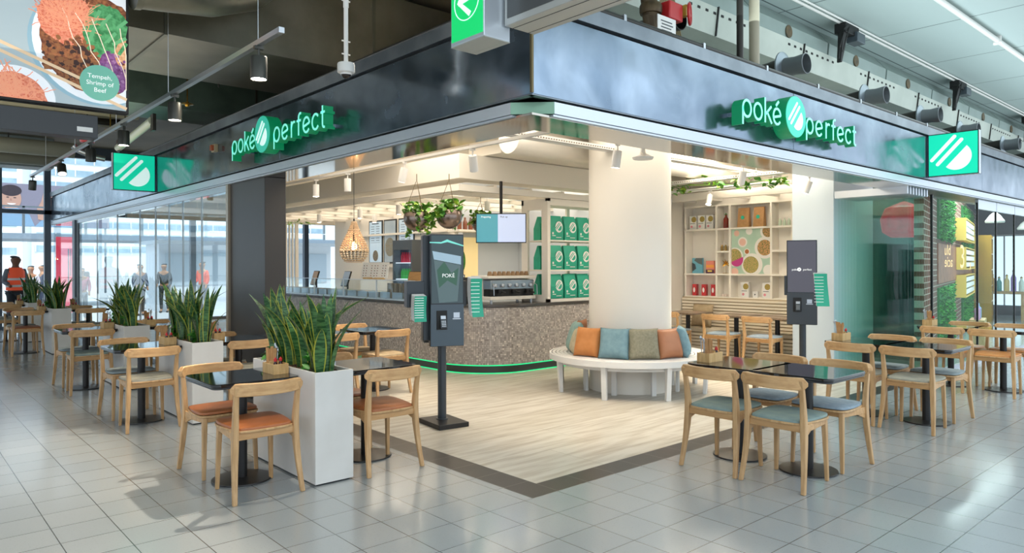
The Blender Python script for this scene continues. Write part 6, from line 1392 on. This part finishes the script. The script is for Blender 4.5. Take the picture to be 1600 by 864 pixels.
m.tube([(-0.3+1.5, 4.45, 4.95), (30, 4.45, 4.95)], 0.02, 8); m.tube([(1.2, 4.38, 4.955), (30, 4.38, 4.955)], 0.014, 8); tag(m.build('conduit_strip', 'white'), 'thin double conduit along the right ceiling', 'conduit')
m = MB(); m.tube([(2, 3.2, 4.93), (30, 3.2, 4.93)], 0.038, 14)
for k in range(9): m.box((4+k*2.9, 3.15, 4.87), (4.05+k*2.9, 3.25, 5.0))
tag(m.build('ceiling_pipe', 'white'), 'white round pipe below the right ceiling panels', 'pipe')
NZ = [(7.80, 3.80), (10.02, 3.80), (12.06, 3.82), (13.9, 3.82), (16.4, 3.86), (18.6, 3.86), (20.9, 3.86)]
nm_ = ('first', 'second', 'third', 'fourth', 'fifth', 'sixth', 'seventh')
for i, (x, z) in enumerate(NZ):
    t = thing('air_nozzle', 'black jet air nozzle with grey flange above the right-hand fascia, %s from the corner' % nm_[i], 'air nozzle', (x-0.10, 4.02, z-0.03), 0, 'air nozzles above the right-hand fascia'); t.scale = (0.74, 0.74, 0.74)
    X = Matrix.Rotation(PI/2, 4, 'X')    # local z -> -Y
    m = MB(); m.lathe([(0.095, -1.35), (0.10, -0.6), (0.155, -0.02), (0.155, 0.0)], 28, 0, X); m.build('rear_cone', 'black_pipe', t)
    m = MB(); m.lathe([(0.10, 0.0), (0.25, 0.0), (0.25, 0.02), (0.15, 0.06), (0.10, 0.06)], 32, 0, X); m.build('flange', 'steel', t)
    m = MB(); m.lathe([(0.15, 0.05), (0.135, 0.20), (0.155, 0.38), (0.142, 0.385), (0.115, 0.20), (0.10, 0.06)], 28, 0, X); m.lathe([(0.1, 0.07), (0, 0.07)], 28, 0, X); m.build('barrel', mat('nozzle_grey_%d' % i, '#6a6f72', 0.4, 0.4), t)
t = thing('pipe_elbow', 'short thick dark pipe end beside the red valve', 'pipe', (5.50, 4.1, 3.80)); t.scale = (0.8, 0.8, 0.8); X = Matrix.Rotation(PI/2, 4, 'X')
m = MB(); m.lathe([(0.09, -0.9), (0.11, -0.2), (0.135, 0.30), (0.125, 0.305), (0.105, 0.0), (0, 0.0)], 28, 0, X); m.build('pipe_body', 'black_pipe', t)
for i, x in enumerate((10.2, 15.0, 19.9)):
    t = thing('ceiling_bracket', 'black truss bracket with cables hanging above the perforated beam, %s from the corner' % ('first', 'second', 'third')[i], 'bracket', (x, 4.42, 4.5), 0, 'black brackets above the beam')
    m = MB(); m.box((-0.06, -0.06, 0.30), (0.38, 0.10, 0.44)); m.sweep([((0.0, 0.0, 0.32), (0.08, 0, 0), (0, 0.04, 0)), ((-0.08, 0.02, -0.12), (0.02, 0, 0), (0, 0.03, 0))]); m.build('truss', 'black', t, bevel=0.006)
    m = MB(); m.box((0.24, -0.10, 0.22), (0.5, 0.06, 0.36)); m.build('device', mat('bracket_grey_%d' % i, '#4f585f', 0.4, 0.3), t, bevel=0.008)
    m = MB(); m.tube([(0.02, -0.05, 0.42), (-0.16, -0.08, 0.30), (-0.22, -0.05, 0.05), (-0.14, 0.0, -0.08)], 0.01, 6); m.tube([(0.1, -0.05, 0.42), (-0.12, -0.1, 0.22), (-0.14, -0.05, 0.0)], 0.008, 6); m.build('cable', 'black', t)
# red valve with its notice
t = thing('fire_valve', 'red wall valve with round handwheel on brown pipes above the right-hand fascia', 'valve', (5.12, 3.85, 3.74))
m = MB(); m.tube([(-0.9, 0.1, 0.33), (-0.15, 0.1, 0.30), (-0.03, 0.06, 0.22), (0, 0.05, 0.0), (0, 0.05, -0.36)], 0.075, 16); m.lathe([(0.095, 0.02), (0.10, 0.04), (0.10, 0.09), (0.09, 0.11)], 20, c=(0, 0.05, 0)); m.build('brown_pipe', mat('rust_brown_pipe', '#5b4a31', 0.45, 0.4, noise='#43341f', nscale=12), t)
m = MB(); m.box((0.10, -0.08, -0.02), (0.30, 0.04, 0.14)); m.build('valve_body', 'red', t, bevel=0.012)
X = Matrix.Translation((0.40, -0.08, 0.08)) @ Matrix.Rotation(PI/2, 4, 'X') @ Matrix.Rotation(0.5, 4, 'Y')
m = MB(); m.tube([(0.09*math.cos(a), 0.09*math.sin(a), 0) for a in [2*PI*k/24 for k in range(25)]], 0.014, 8, 0, X, False)
for k in range(3): a = 2*PI*k/3; m.tube([(0, 0, 0), (0.09*math.cos(a), 0.09*math.sin(a), 0)], 0.01, 6, 0, X)
m.build('handwheel', 'red', t); m = MB(); m.box((0.33, -0.09, 0.05), (0.38, -0.03, 0.15)); m.build('yellow_gear', mat('yellow_brass', '#c39a3a', 0.4), t)
t = thing('notice_plate', 'small white notice plate standing on the fascia below the red valve', 'notice', (4.76, FY+0.02, 3.38)); m = MB(); m.box((-0.12, 0, -0.02), (0.12, 0.006, 0.16)); m.build('plate', 'paper', t)
F = face_frame((0, -0.001, 0), (1, 0, 0), (0, -1, 0)); m = MB()
for i in range(5): m.box((-0.08+0.01*(i % 2), 0.015+i*0.025, 0), (0.08-0.012*(i % 3), 0.024+i*0.025, 0.001), 0, F)
m.build('print', 'kiosk', t, None)
for i, (x, r, mm) in enumerate(((6.12, 0.032, 'black_pipe'), (6.38, 0.05, 'beam_pipe'))):
    if mm == 'beam_pipe': MT[mm] = mat('cream_drain_pipe', '#a9a08a', 0.5)
    m = MB(); m.tube([(x, 3.62, 3.4), (x, 3.62, 4.99)], r, 18); m.lathe([(r*1.35, 4.3), (r*1.35, 4.36), (r*1.1, 4.38)], 18, c=(x, 3.62, 0)); m.lathe([(r*1.3, 3.38), (r*1.3, 3.42)], 18, c=(x, 3.62, 0))
    tag(m.build('vertical_pipe', mm), ('thin dark vertical pipe right of the red valve', 'thick cream vertical pipe right of the red valve')[i], 'pipe')
m = MB(); m.tube([(5.75, 3.70, 3.47), (5.95, 3.70, 3.50), (6.05, 3.68, 3.47), (6.08, 3.66, 3.42)], 0.05, 12); tag(m.build('pipe_elbow', 'black_pipe'), 'dark pipe bend lying on the fascia left of the vertical pipes', 'pipe')
m = MB()
for k in range(9): m.tube([(5.0+0.03*k, 4.3, 4.9), (5.6+0.03*k, 4.2, 4.3), (5.7+0.03*k, 4.1, 3.5)], 0.008, 6)
tag(m.build('cable_bundle', mat('cable_tan', '#8f7d58', 0.6)), 'bundle of tan cables coming down behind the red valve', 'cables', kind='stuff')

# ------------------------------------------------------------------ neighbour's shop behind the right glazing
A = math.radians(12.75); bw = thing('brick_feature_wall', 'brown brick wall with green moss panels inside the neighbouring shop', 'wall', (10.95, 3.64, 0), A)
m = MB(); m.box((0, 0, 0), (16, 0.12, 3.0)); m.build('bricks', 'brick', bw, sharp=None)
R = random.Random(31)
def moss(x0, x1, z0, z1):
    m = MB(); n = int((x1-x0)*(z1-z0)*330)
    m.box((x0, -0.03, z0), (x1, 0, z1))
    for k in range(n):
        x, z = R.uniform(x0, x1), R.uniform(z0, z1); s = R.uniform(0.02, 0.05); a = R.uniform(0, 6.28); d = R.uniform(0.03, 0.07)
        m.add([(x, -0.03, z), (x+s*math.cos(a), -d, z+s*math.sin(a)), (x+s*math.cos(a+1.2), -d*0.8, z+s*math.sin(a+1.2)), (x+s*0.5*math.cos(a+0.6), -d*1.4, z+s*1.2*math.sin(a+0.6))], [(0, 1, 3), (0, 3, 2)], k % 2)
    m.build('moss_panel', [mat('moss_deep_%d' % int(x0*10+z0*10), '#1f7a35', 0.8), mat('moss_light_%d' % int(x0*10+z0*10), '#4fae48', 0.8)], bw, None)
moss(1.9, 4.9, 1.95, 2.95); moss(1.9, 4.9, 0.1, 1.15); moss(7.4, 11.2, 1.9, 2.85); moss(7.4, 11.0, 0.1, 1.2)
m = MB(); m.box((1.9, -0.02, 1.22), (11.2, 0, 1.88)); m.build('copper_panel', mat('copper_band', '#b07048', 0.45, 0.3, noise='#8d4f3a', nscale=5), bw)
wm = Matrix.Translation((10.95, 3.64, 0)) @ Matrix.Rotation(A, 4, 'Z')
for i, (x, z) in enumerate(((6.0, 2.02), (6.0, 1.42), (6.0, 0.85))):
    p = wm @ Vector((x, -0.001, z)); t = thing('yellow_box_shelf', 'yellow wooden display box with white slatted front on the brick wall, %s one' % ('upper', 'middle', 'lower')[i], 'shelf', p, A, 'yellow display boxes')
    m = MB(); m.box((-0.3, -0.19, 0), (2.9, -0.0, 0.02)); m.box((-0.3, -0.19, 0.44), (2.9, 0.0, 0.46)); m.box((-0.3, -0.19, 0.02), (-0.26, 0, 0.44)); m.box((2.86, -0.19, 0.02), (2.9, 0, 0.44)); m.build('box_frame', mat('yellow_ply_%d' % i, '#d9b955', 0.5), t)
    m = MB()
    for k in range(3): m.box((-0.2, -0.18, 0.06+k*0.13), (2.8, -0.13, 0.15+k*0.13))
    m.build('boxed_goods', 'paper', t)
# gold lettering on the first pane, its script words reading backwards from outside
GF = face_frame((11.5, FY+0.056, 0), (1, 0, 0), (0, -1, 0)); MT['gold_letter'] = mat('gold_letter', '#e8c98a', 0.4, emis='#e8c98a', es=0.35)
wl = thing('window_lettering', 'large cream figure and small script words on the first pane next door', 'lettering', (11.5, FY+0.056, 1.5))
def glyph(txt, size, cx, cz, mir):
    v, f = text_mesh(txt, size); X = Matrix.Translation((0, 0, -1.5)) @ Matrix.Translation((-11.5, -FY-0.056, 0)) @ GF @ Matrix.Translation((cx, cz, 0)) @ (Matrix.Diagonal((-1, 1, 1, 1)) if mir else Matrix.Identity(4))
    X = Matrix.Translation((0, 0, 0)) @ X; m = MB(); m.add(v, [q[::-1] for q in f] if mir else f, 0, X); m.build('letters', 'gold_letter', wl, None)
glyph('3', 0.50, 0.62, 1.48, False); glyph(',', 0.50, 0.98, 1.50, False); glyph('blu', 0.22, -0.02, 1.67, True); glyph('acie', 0.22, 0.02, 1.50, True)
p = wm @ Vector((11.9, -0.25, 0)); t = thing('green_shelf_tower', 'tall gold-framed shelf with green jars at the end of the brick wall', 'shelf', p, A)
m = MB(); m.box((-0.6, -0.2, 0), (-0.56, 0.2, 2.3)); m.box((0.56, -0.2, 0), (0.6, 0.2, 2.3))
for k in range(6): m.box((-0.56, -0.2, 0.1+k*0.42), (0.56, 0.2, 0.13+k*0.42))
m.build('frame', 'gold', t)
for k in range(5):
    for j in range(4):
        q = wm @ Vector((11.55+j*0.22, -0.25, 0.131+k*0.42)); m = MB(); m.lathe([(0.07, 0), (0.07, 0.2), (0.04, 0.23), (0.04, 0.26), (0, 0.26)], 12); tag(m.build('green_jar', D.materials.get('green_jar_m') or mat('green_jar_m', '#2d8a4a', 0.25), loc=q), 'green jar on the gold shelf tower, shelf %s, place %s from the left' % (('one', 'two', 'three', 'four', 'five')[k], ('one', 'two', 'three', 'four')[j]), 'jar', 'green jars on the gold shelf')
# display niche and table
m = MB(); m.box((25.2, 4.0, 0), (25.35, 9.5, 4.0)); struct('wall_neighbour_back', m, mat('slate_wall', '#3b434a', 0.5))
m = MB(); m.box((11.3, 3.9, 3.35), (25.2, 8.0, 3.4)); struct('ceiling_neighbour', m, mat('grey_soft_ceiling', '#5d6567', 0.7))
t = thing('lit_display_niche', 'white lit display niche behind the bottle table in the neighbouring shop', 'display', (25.18, 6.15, 0))
m = MB(); m.box((-0.06, -0.75, 0.3), (0.0, 0.75, 2.35)); m.build('lit_panel', mat('niche_white', '#dfeaf2', 0.5, emis='#dff0ff', es=0.75), t); m = MB(); m.box((-0.16, -0.8, 0.25), (0.0, -0.75, 2.4)); m.box((-0.16, 0.75, 0.25), (0.0, 0.8, 2.4)); m.box((-0.16, -0.8, 2.35), (0.0, 0.8, 2.4)); m.box((-0.10, -0.02, 0.3), (-0.06, 0.02, 2.35)); m.build('frame', 'alum_l', t)
t = thing('display_table', 'tall pale wooden display table holding bottles in the neighbouring shop', 'table', (23.5, 5.75, 0)); m = MB(); m.box((-0.35, -0.55, 0.70), (0.35, 0.55, 0.77)); m.build('tabletop', 'box_wood', t)
for a in (-0.3, 0.3):
    for b in (-0.48, 0.48): m = MB(); m.box((a-0.03, b-0.03, 0), (a+0.03, b+0.03, 0.70)); m.build('leg', 'box_wood', t)
bt = [('#c0392f', 'red-capped amber'), ('#b98a3c', 'gold'), ('#2f8a8a', 'teal'), ('#d8c27a', 'honey'), ('#8a6fc0', 'lilac'), ('#c9d8d0', 'clear')]
for k in range(6):
    y = 6.2-k*0.17; h = (1.0, 0.5, 0.42, 0.48, 0.62, 0.42)[k]; cc, cn = bt[k]
    bottle('display_bottle', 23.4+0.05*(k % 2), y, 0.771, 0.065, h, mat('display_glass_%d' % k, cc, 0.15, emis=cc, es=0.12), 'red' if k == 0 else 'gold', '%s bottle on the display table in the neighbouring shop' % cn, 'bottles on the display table')
for i, (x, y) in enumerate(((16.5, 4.2), (20.5, 4.6))):
    t = thing('shop_pendant_lamp', 'pale pendant lamp in the neighbouring shop, %s one' % ('nearer', 'farther')[i], 'lamp', (x, y, 2.35), 0, 'pendants next door'); m = MB(); m.lathe([(0.16, 0), (0.17, 0.03), (0.09, 0.15), (0.03, 0.2), (0, 0.2)], 20); m.build('shade', 'white', t); m = MB(); m.tube([(0, 0, 0.2), (0, 0, 1.0)], 0.006, 6); m.build('cord', 'black', t)
# soap bottles on a low stand behind the first pane
t = thing('bottle_stand', 'low pale stand with pastel pump bottles behind the first neighbour pane', 'stand', (13.8, 3.75, 0), A); m = MB(); m.box((-0.35, -0.1, 0), (0.35, 0.12, 0.62)); m.build('block', 'box_wood', t, bevel=0.01)
for k in range(6):
    q = Matrix.Translation((13.8, 3.75, 0)) @ Matrix.Rotation(A, 4, 'Z') @ Vector((-0.27+k*0.105, 0.01, 0.621)); m = MB(); m.lathe([(0.04, 0), (0.042, 0.01), (0.042, 0.17), (0.015, 0.2), (0.012, 0.25), (0, 0.25)], 12); c_ = ('#d59ac9', '#a98fd0', '#8fb7dc')[k//2]; tag(m.build('pump_bottle', D.materials.get('pump_%d' % (k//2)) or mat('pump_%d' % (k//2), c_, 0.25), loc=q), 'pastel pump bottle on the low stand next door, %s from the left' % ORD[k], 'bottle', 'pump bottles next door')
# added glowing red shape, stands in for a red reflection in the folded glass
t = thing('red_reflection_shape', 'glowing red shape added as the red reflection in the folded green glass', 'lamp', (11.75, 4.18, 1.95))
m = MB(); m.lathe([(0.02, 0.55), (0.26, 0.45), (0.33, 0.28), (0.30, 0.08), (0.18, 0.0), (0, 0.0)], 20); m.build('shade', mat('red_glow', '#b5122a', 0.3, emis='#d01030', es=0.8, noise='#5a0a14', nscale=7), t)
m = MB(); m.tube([(0, 0, 0.55), (0, 0, 1.40)], 0.008, 6); m.build('cord', 'black', t)

# ------------------------------------------------------------------ outdoors beyond the curtain wall
MT['facade'] = grid_mat('white_facade', '#e4e7ea', '#dde1e5', '#8fa0ae', 3.0, 3.2, 0, 0, 0.02, rough=0.6, plane='xz', rbump=0)
def building(x0, x1, y, h, label, bands, col, z0=0.0, seg=3.0):
    t = thing('office_building', label, 'building', ((x0+x1)/2, y, 0), 0, 'buildings beyond the windows'); w = (x1-x0)/2
    m = MB(); m.box((-w, 0, 0), (w, 8, h)); m.build('wall', col, t)
    for k in range(bands):
        z = 3.0+z0+k*1.8
        m = MB(); m.box((-w+0.4, -0.06, z), (w-0.4, 0.0, z+0.9)); wd = m.build('window_band', mat('window_band_%d_%d' % (int(y), k), '#8ba3b5', 0.2, noise='#a9c0cc', nscale=0.5), t)
        m = MB(); n = int((x1-x0)/seg)
        for j in range(n): xx = -w+0.4+j*seg; m.box((xx, -0.1, z), (xx+0.14, -0.06, z+0.9))
        m.build('window_divider', 'white', wd)
    return t
building(-60, 14, 112, 22, 'long white office block with grey-blue window bands, far beyond the left windows', 8, mat('block_white', '#f0f2f4', 0.7))
building(16, 60, 118, 24, 'second white building with rows of small windows behind the shop glazing', 9, mat('block_pale', '#dfe5ea', 0.7), 0.5, 2.4)
# advertising hoarding with a smiling woman
t = thing('street_hoarding', 'street advertising board with a smiling woman and a raised hand', 'billboard', (5.04, 38, 1.86)); t.scale = (0.40, 0.40, 0.40); F = face_frame((0, -0.05, 0), (1, 0, 0), (0, -1, 0))
m = MB(); m.box((-7.5, -0.04, 3.6), (8, 0.2, 8.3)); m.build('board', mat('ad_mauve', '#8e8798', 0.6), t)
m = MB(); m.prism(ell(0.6-2.2, 6.6, 0.95, 1.25), 0, 0.02, 0, F); m.prism([(-3.4, 3.62), (0.6, 3.62), (0.1, 4.9), (-1.0, 5.6), (-2.2, 5.5)], 0, 0.03, 1, F)
m.prism([(0.9, 4.4), (1.9, 4.2), (2.6, 5.6), (2.4, 6.9), (2.0, 7.6), (1.7, 6.8), (1.4, 7.4), (1.2, 6.4), (0.8, 5.6)], 0, 0.02, 0, F); m.prism([(0.6, 3.62), (4.4, 3.62), (3.6, 4.6), (2.4, 4.7), (1.2, 4.3)], 0, 0.025, 1, F)
m.prism(ell(-1.6, 7.5, 0.98, 0.62), 0, 0.025, 2, F); m.prism(ell(-1.55, 6.1, 0.40, 0.17, 20, 180, 360), 0, 0.035, 3, F); m.prism(ell(-1.9, 6.75, 0.13, 0.05), 0, 0.035, 2, F); m.prism(ell(-1.25, 6.72, 0.13, 0.05), 0, 0.035, 2, F); m.prism([(-1.62, 6.7), (-1.5, 6.4), (-1.72, 6.4)], 0, 0.03, 4, F)
m.build('portrait', [mat('ad_skin', '#c79a88', 0.6), mat('ad_shirt', '#88a9c8', 0.6), mat('ad_hair', '#3c3038', 0.6), mat('ad_teeth', '#f5f0ee', 0.6), mat('ad_nose', '#b08272', 0.6)], t, None)
m = MB(); m.box((-7.2, 0.0, -4.0), (-7.0, 0.15, 3.6)); m.build('support_post', 'steel', t); m = MB(); m.box((7.5, 0, -4.0), (7.7, 0.15, 3.6)); m.build('support_post', 'steel', t)
t = thing('street_canopy', 'long grey canopy with railing over the plaza', 'canopy', (2, 33, 0)); m = MB(); m.box((-16, -1.5, 2.55), (16, 2.5, 2.75)); m.build('roof', mat('canopy_grey', '#8796a5', 0.6), t)
m = MB()
for k in range(17): m.box((-16+k*2, -1.45, 2.75), (-15.92+k*2, -1.35, 3.75))
m.box((-16, -1.45, 3.7), (16, -1.38, 3.76)); m.build('railing', 'steel', t)
m = MB()
for k in range(5): m.tube([(-14+k*7, 0.5, -0.05), (-14+k*7, 0.5, 2.55)], 0.12, 12)
m.build('support_post', 'steel', t)
t = thing('red_banner', 'bright red vertical banner outside the windows', 'banner', (4.14, 24.5, -0.05)); m = MB(); m.box((-0.21, 0, 0.2), (0.21, 0.08, 2.45)); m.build('panel', mat('banner_red', '#e8274c', 0.5, emis='#e8274c', es=0.35), t); m = MB(); m.box((0.08, -0.01, 1.0), (0.11, 0, 2.1)); m.box((0.14, -0.01, 1.3), (0.16, 0, 2.1)); m.build('print', 'black', t, None); m = MB(); m.box((-0.2, -0.1, 0), (0.2, 0.2, 0.2)); m.build('foot', 'steel', t)
for i, (x, y, w_, h_, c_) in enumerate(((-1.2, 26, 1.6, 2.3, '#f2f4f6'), (8.6, 26.6, 2.6, 2.35, '#dfe6ee'), (12.5, 27, 3.0, 2.35, '#e8ecf0'))):
    t = thing('market_stall', 'pale kiosk booth on the plaza, %s' % ('by the left picture edge', 'behind the red banner', 'far right behind the glazing')[i], 'booth', (x, y, -0.05), 0, 'plaza booths'); m = MB(); m.box((-w_/2, 0, 0), (w_/2, 1.6, h_)); m.build('booth_wall', mat('booth_%d' % i, c_, 0.6), t); m = MB(); m.box((-w_/2-0.2, -0.5, h_), (w_/2+0.2, 1.7, h_+0.12)); m.build('roof', 'alum_l', t); m = MB(); m.box((-w_/2+0.2, -0.02, 0.9), (w_/2-0.2, 0, h_-0.3)); m.build('serving_window', mat('booth_win_%d' % i, '#c3d0da', 0.3), t)

# ------------------------------------------------------------------ people
def skin_obj(name, verts, edges, radii, m_, parent, sub=2):
    me = D.meshes.new(name); me.from_pydata(verts, edges, []); me.materials.append(MT[m_] if isinstance(m_, str) else m_)
    o = D.objects.new(name, me); C.objects.link(o); o.parent = parent
    sk = o.modifiers.new('skin', 'SKIN')
    if not me.skin_vertices: me.skin_vertices.new() if hasattr(me.skin_vertices, 'new') else None
    for i, r in enumerate(radii):
        d = me.skin_vertices[0].data[i]; d.radius = r if isinstance(r, tuple) else (r, r); d.use_root = (i == 0)
    sk.use_smooth_shade = True; s = o.modifiers.new('subsurf', 'SUBSURF'); s.levels = sub; s.render_levels = sub
    return o
def person(x, y, z, rz, H_, top, trousers, hair_c, label, vest=None, arm=0.0, skinm='skin', bag=None):
    t = thing('person', label, 'person', (x, y, z), rz); k = H_/1.75
    J = lambda a, b, c_: (a*k, b*k, c_*k)
    bodyv = [J(0, 0, .95), J(0, 0, 1.15), J(0, 0, 1.35), J(0, .01, 1.47), J(0, .015, 1.54), J(0, .02, 1.62), J(0, .02, 1.70),
             J(.17, 0, 1.41), J(.22, -.01, 1.15), J(.21, .08+arm*.15, .93+arm*.25), J(.205, .12+arm*.2, .84+arm*.35), J(-.17, 0, 1.41), J(-.22, -.01, 1.15), J(-.21, .07, .93), J(-.205, .10, .84),
             J(.09, 0, .90), J(.10, .02, .50), J(.10, -.02, .09), J(.10, .10, .03), J(-.09, 0, .90), J(-.10, -.03, .50), J(-.11, -.08, .09), J(-.11, .04, .03)]
    ed = [(0, 1), (1, 2), (2, 3), (3, 4), (4, 5), (5, 6), (2, 7), (7, 8), (8, 9), (9, 10), (2, 11), (11, 12), (12, 13), (13, 14), (0, 15), (15, 16), (16, 17), (17, 18), (0, 19), (19, 20), (20, 21), (21, 22)]
    rd = [(.13, .10), (.12, .09), (.15, .10), (.065, .065), (.056, .060), (.112, .128), (.095, .112), .05, .04, .03, .036, .05, .04, .03, .036, .08, .055, .04, .035, .08, .055, .04, .035]
    rd = [tuple(q*k for q in r) if isinstance(r, tuple) else r*k for r in rd]
    skin_obj('body', bodyv, ed, rd, skinm, t)
    g = 0.016
    tv = [J(0, 0, .93), J(0, 0, 1.15), J(0, 0, 1.36), J(.17, 0, 1.40), J(.22, -.01, 1.15), J(.21, .07+arm*.15, .95+arm*.25), J(-.17, 0, 1.40), J(-.22, -.01, 1.15), J(-.21, .06, .96)]
    skin_obj('jacket', tv, [(0, 1), (1, 2), (2, 3), (3, 4), (4, 5), (2, 6), (6, 7), (7, 8)], [((.145+g)*k, (.11+g)*k), ((.14+g)*k, (.105+g)*k), ((.155+g)*k, (.11+g)*k), .066*k, .056*k, .046*k, .066*k, .056*k, .046*k], top, t)
    lv = [J(0, 0, .95), J(.09, 0, .88), J(.10, .02, .50), J(.10, -.02, .11), J(-.09, 0, .88), J(-.10, -.03, .50), J(-.11, -.08, .11)]
    skin_obj('trousers', lv, [(0, 1), (1, 2), (2, 3), (0, 4), (4, 5), (5, 6)], [(.135*k, .11*k), .095*k, .07*k, .055*k, .095*k, .07*k, .055*k], trousers, t)
    skin_obj('hair', [J(0, -.02, 1.665), J(0, -.005, 1.725)], [(0, 1)], [(.112*k, .122*k), (.104*k, .118*k)], hair_c, t)
    for s, yy in ((.10, 0.03), (-.11, -0.03)): skin_obj('shoe', [J(s, yy-.06, .035), J(s, yy+.14, .03)], [(0, 1)], [.045*k, .038*k], 'black', t)
    m = MB(); m.lathe([(0.004, 0), (0.012, -0.01), (0.01, -0.025)], 8, c=(0, 0.108*k, 1.635*k)); m.build('nose', skinm, t)
    if vest:
        m = MB(); P = [(0.185, 0.135, .97), (0.182, 0.13, 1.1), (0.19, 0.132, 1.25), (0.195, 0.128, 1.38), (0.12, 0.10, 1.47)]
        n = 28; vs = [(a*k*math.cos(2*PI*j/n), b*k*math.sin(2*PI*j/n), c_*k) for a, b, c_ in P for j in range(n)]
        m.add(vs, [(i*n+j, i*n+(j+1) % n, (i+1)*n+(j+1) % n, (i+1)*n+j) for i in range(len(P)-1) for j in range(n)]); v_ = m.build('hi_vis_vest', vest, t)
        m = MB()
        for zz in (1.04, 1.19):
            vs = [(0.192*k*math.cos(2*PI*j/n), 0.139*k*math.sin(2*PI*j/n), (zz+q)*k) for q in (0, 0.05) for j in range(n)]; m.add(vs, [(j, (j+1) % n, n+(j+1) % n, n+j) for j in range(n)])
        m.build('reflective_band', mat('reflective_grey', '#d8dadb', 0.3), v_)
    if bag: m = MB(); m.box((-0.16*k, -0.30*k, 1.0*k), (0.16*k, -0.13*k, 1.42*k)); m.build('backpack', bag, t, bevel=0.04)
    return t
hv = mat('hi_vis_orange', '#ef5a36', 0.6, emis='#ef5a36', es=0.12)
nav = mat('navy_cloth', '#3a4660', 0.8); gry = mat('grey_cloth', '#6f7682', 0.8); blk = mat('black_cloth', '#2c2f36', 0.8); pink = mat('pink_cloth', '#c9788a', 0.8); whitec = mat('white_cloth', '#d5d9e0', 0.8)
person(2.35, 19.6, 0, math.radians(200), 1.80, gry, blk, 'hair', 'person in an orange high-visibility vest standing at the left picture edge', vest=hv, arm=0.6, skinm='skin_d')
person(3.4, 25.2, -0.05, math.radians(160), 1.62, whitec, gry, 'hair', 'person in a pale top outside, just right of the orange vest', arm=0.2)
person(3.9, 26.6, -0.05, math.radians(100), 1.65, nav, nav, 'hair', 'person in dark blue seen from the side outside, left of the mullion', arm=0.1)
person(4.75, 26.0, -0.05, math.radians(60), 1.74, gry, nav, 'hair', 'person with a grey backpack outside, leaning beside the mullion', arm=0.3, bag=blk)
person(4.35, 23.3, -0.05, math.radians(170), 1.55, pink, gry, 'hair', 'person in a pink coat in front of the red banner', arm=0.1, bag=gry)
person(6.3, 25.0, -0.05, math.radians(190), 1.66, nav, blk, 'hair', 'person in a navy coat seen through the shop glazing, left of the red jacket', arm=0)
person(7.3, 26.0, -0.05, math.radians(150), 1.68, blk, blk, 'hair', 'person in a black coat walking outside behind the third planter', arm=0.2)
person(8.1, 24.6, -0.05, math.radians(120), 1.74, hv, gry, 'hair', 'person in a red-orange jacket seen through the glazing behind the third planter', arm=0.3)
t = thing('ceiling_downlight', 'round black downlight on the dark ceiling above the left-hand fascia', 'downlight', (3.75, 5.85, 4.6))
m = MB(); m.lathe([(0.09, 0), (0.09, -0.12), (0.08, -0.12), (0.07, -0.02), (0, -0.02)], 24); m.build('can', 'black', t); m = MB(); m.lathe([(0.066, -0.04), (0, -0.04)], 20); m.build('lens', 'lamp_on', t)
l = D.lights.new('downlight_beam', 'SPOT'); l.energy = 800; l.color = (1, 0.88, 0.72); l.spot_size = 1.5; l.spot_blend = 0.6; l.shadow_soft_size = 0.05; lo = D.objects.new('downlight_beam', l); C.objects.link(lo); lo.location = (3.75, 5.85, 4.46)
lo.rotation_euler = (Vector((1.9, 5.0, 0))-Vector((3.75, 5.85, 4.46))).to_track_quat('-Z', 'Y').to_euler()
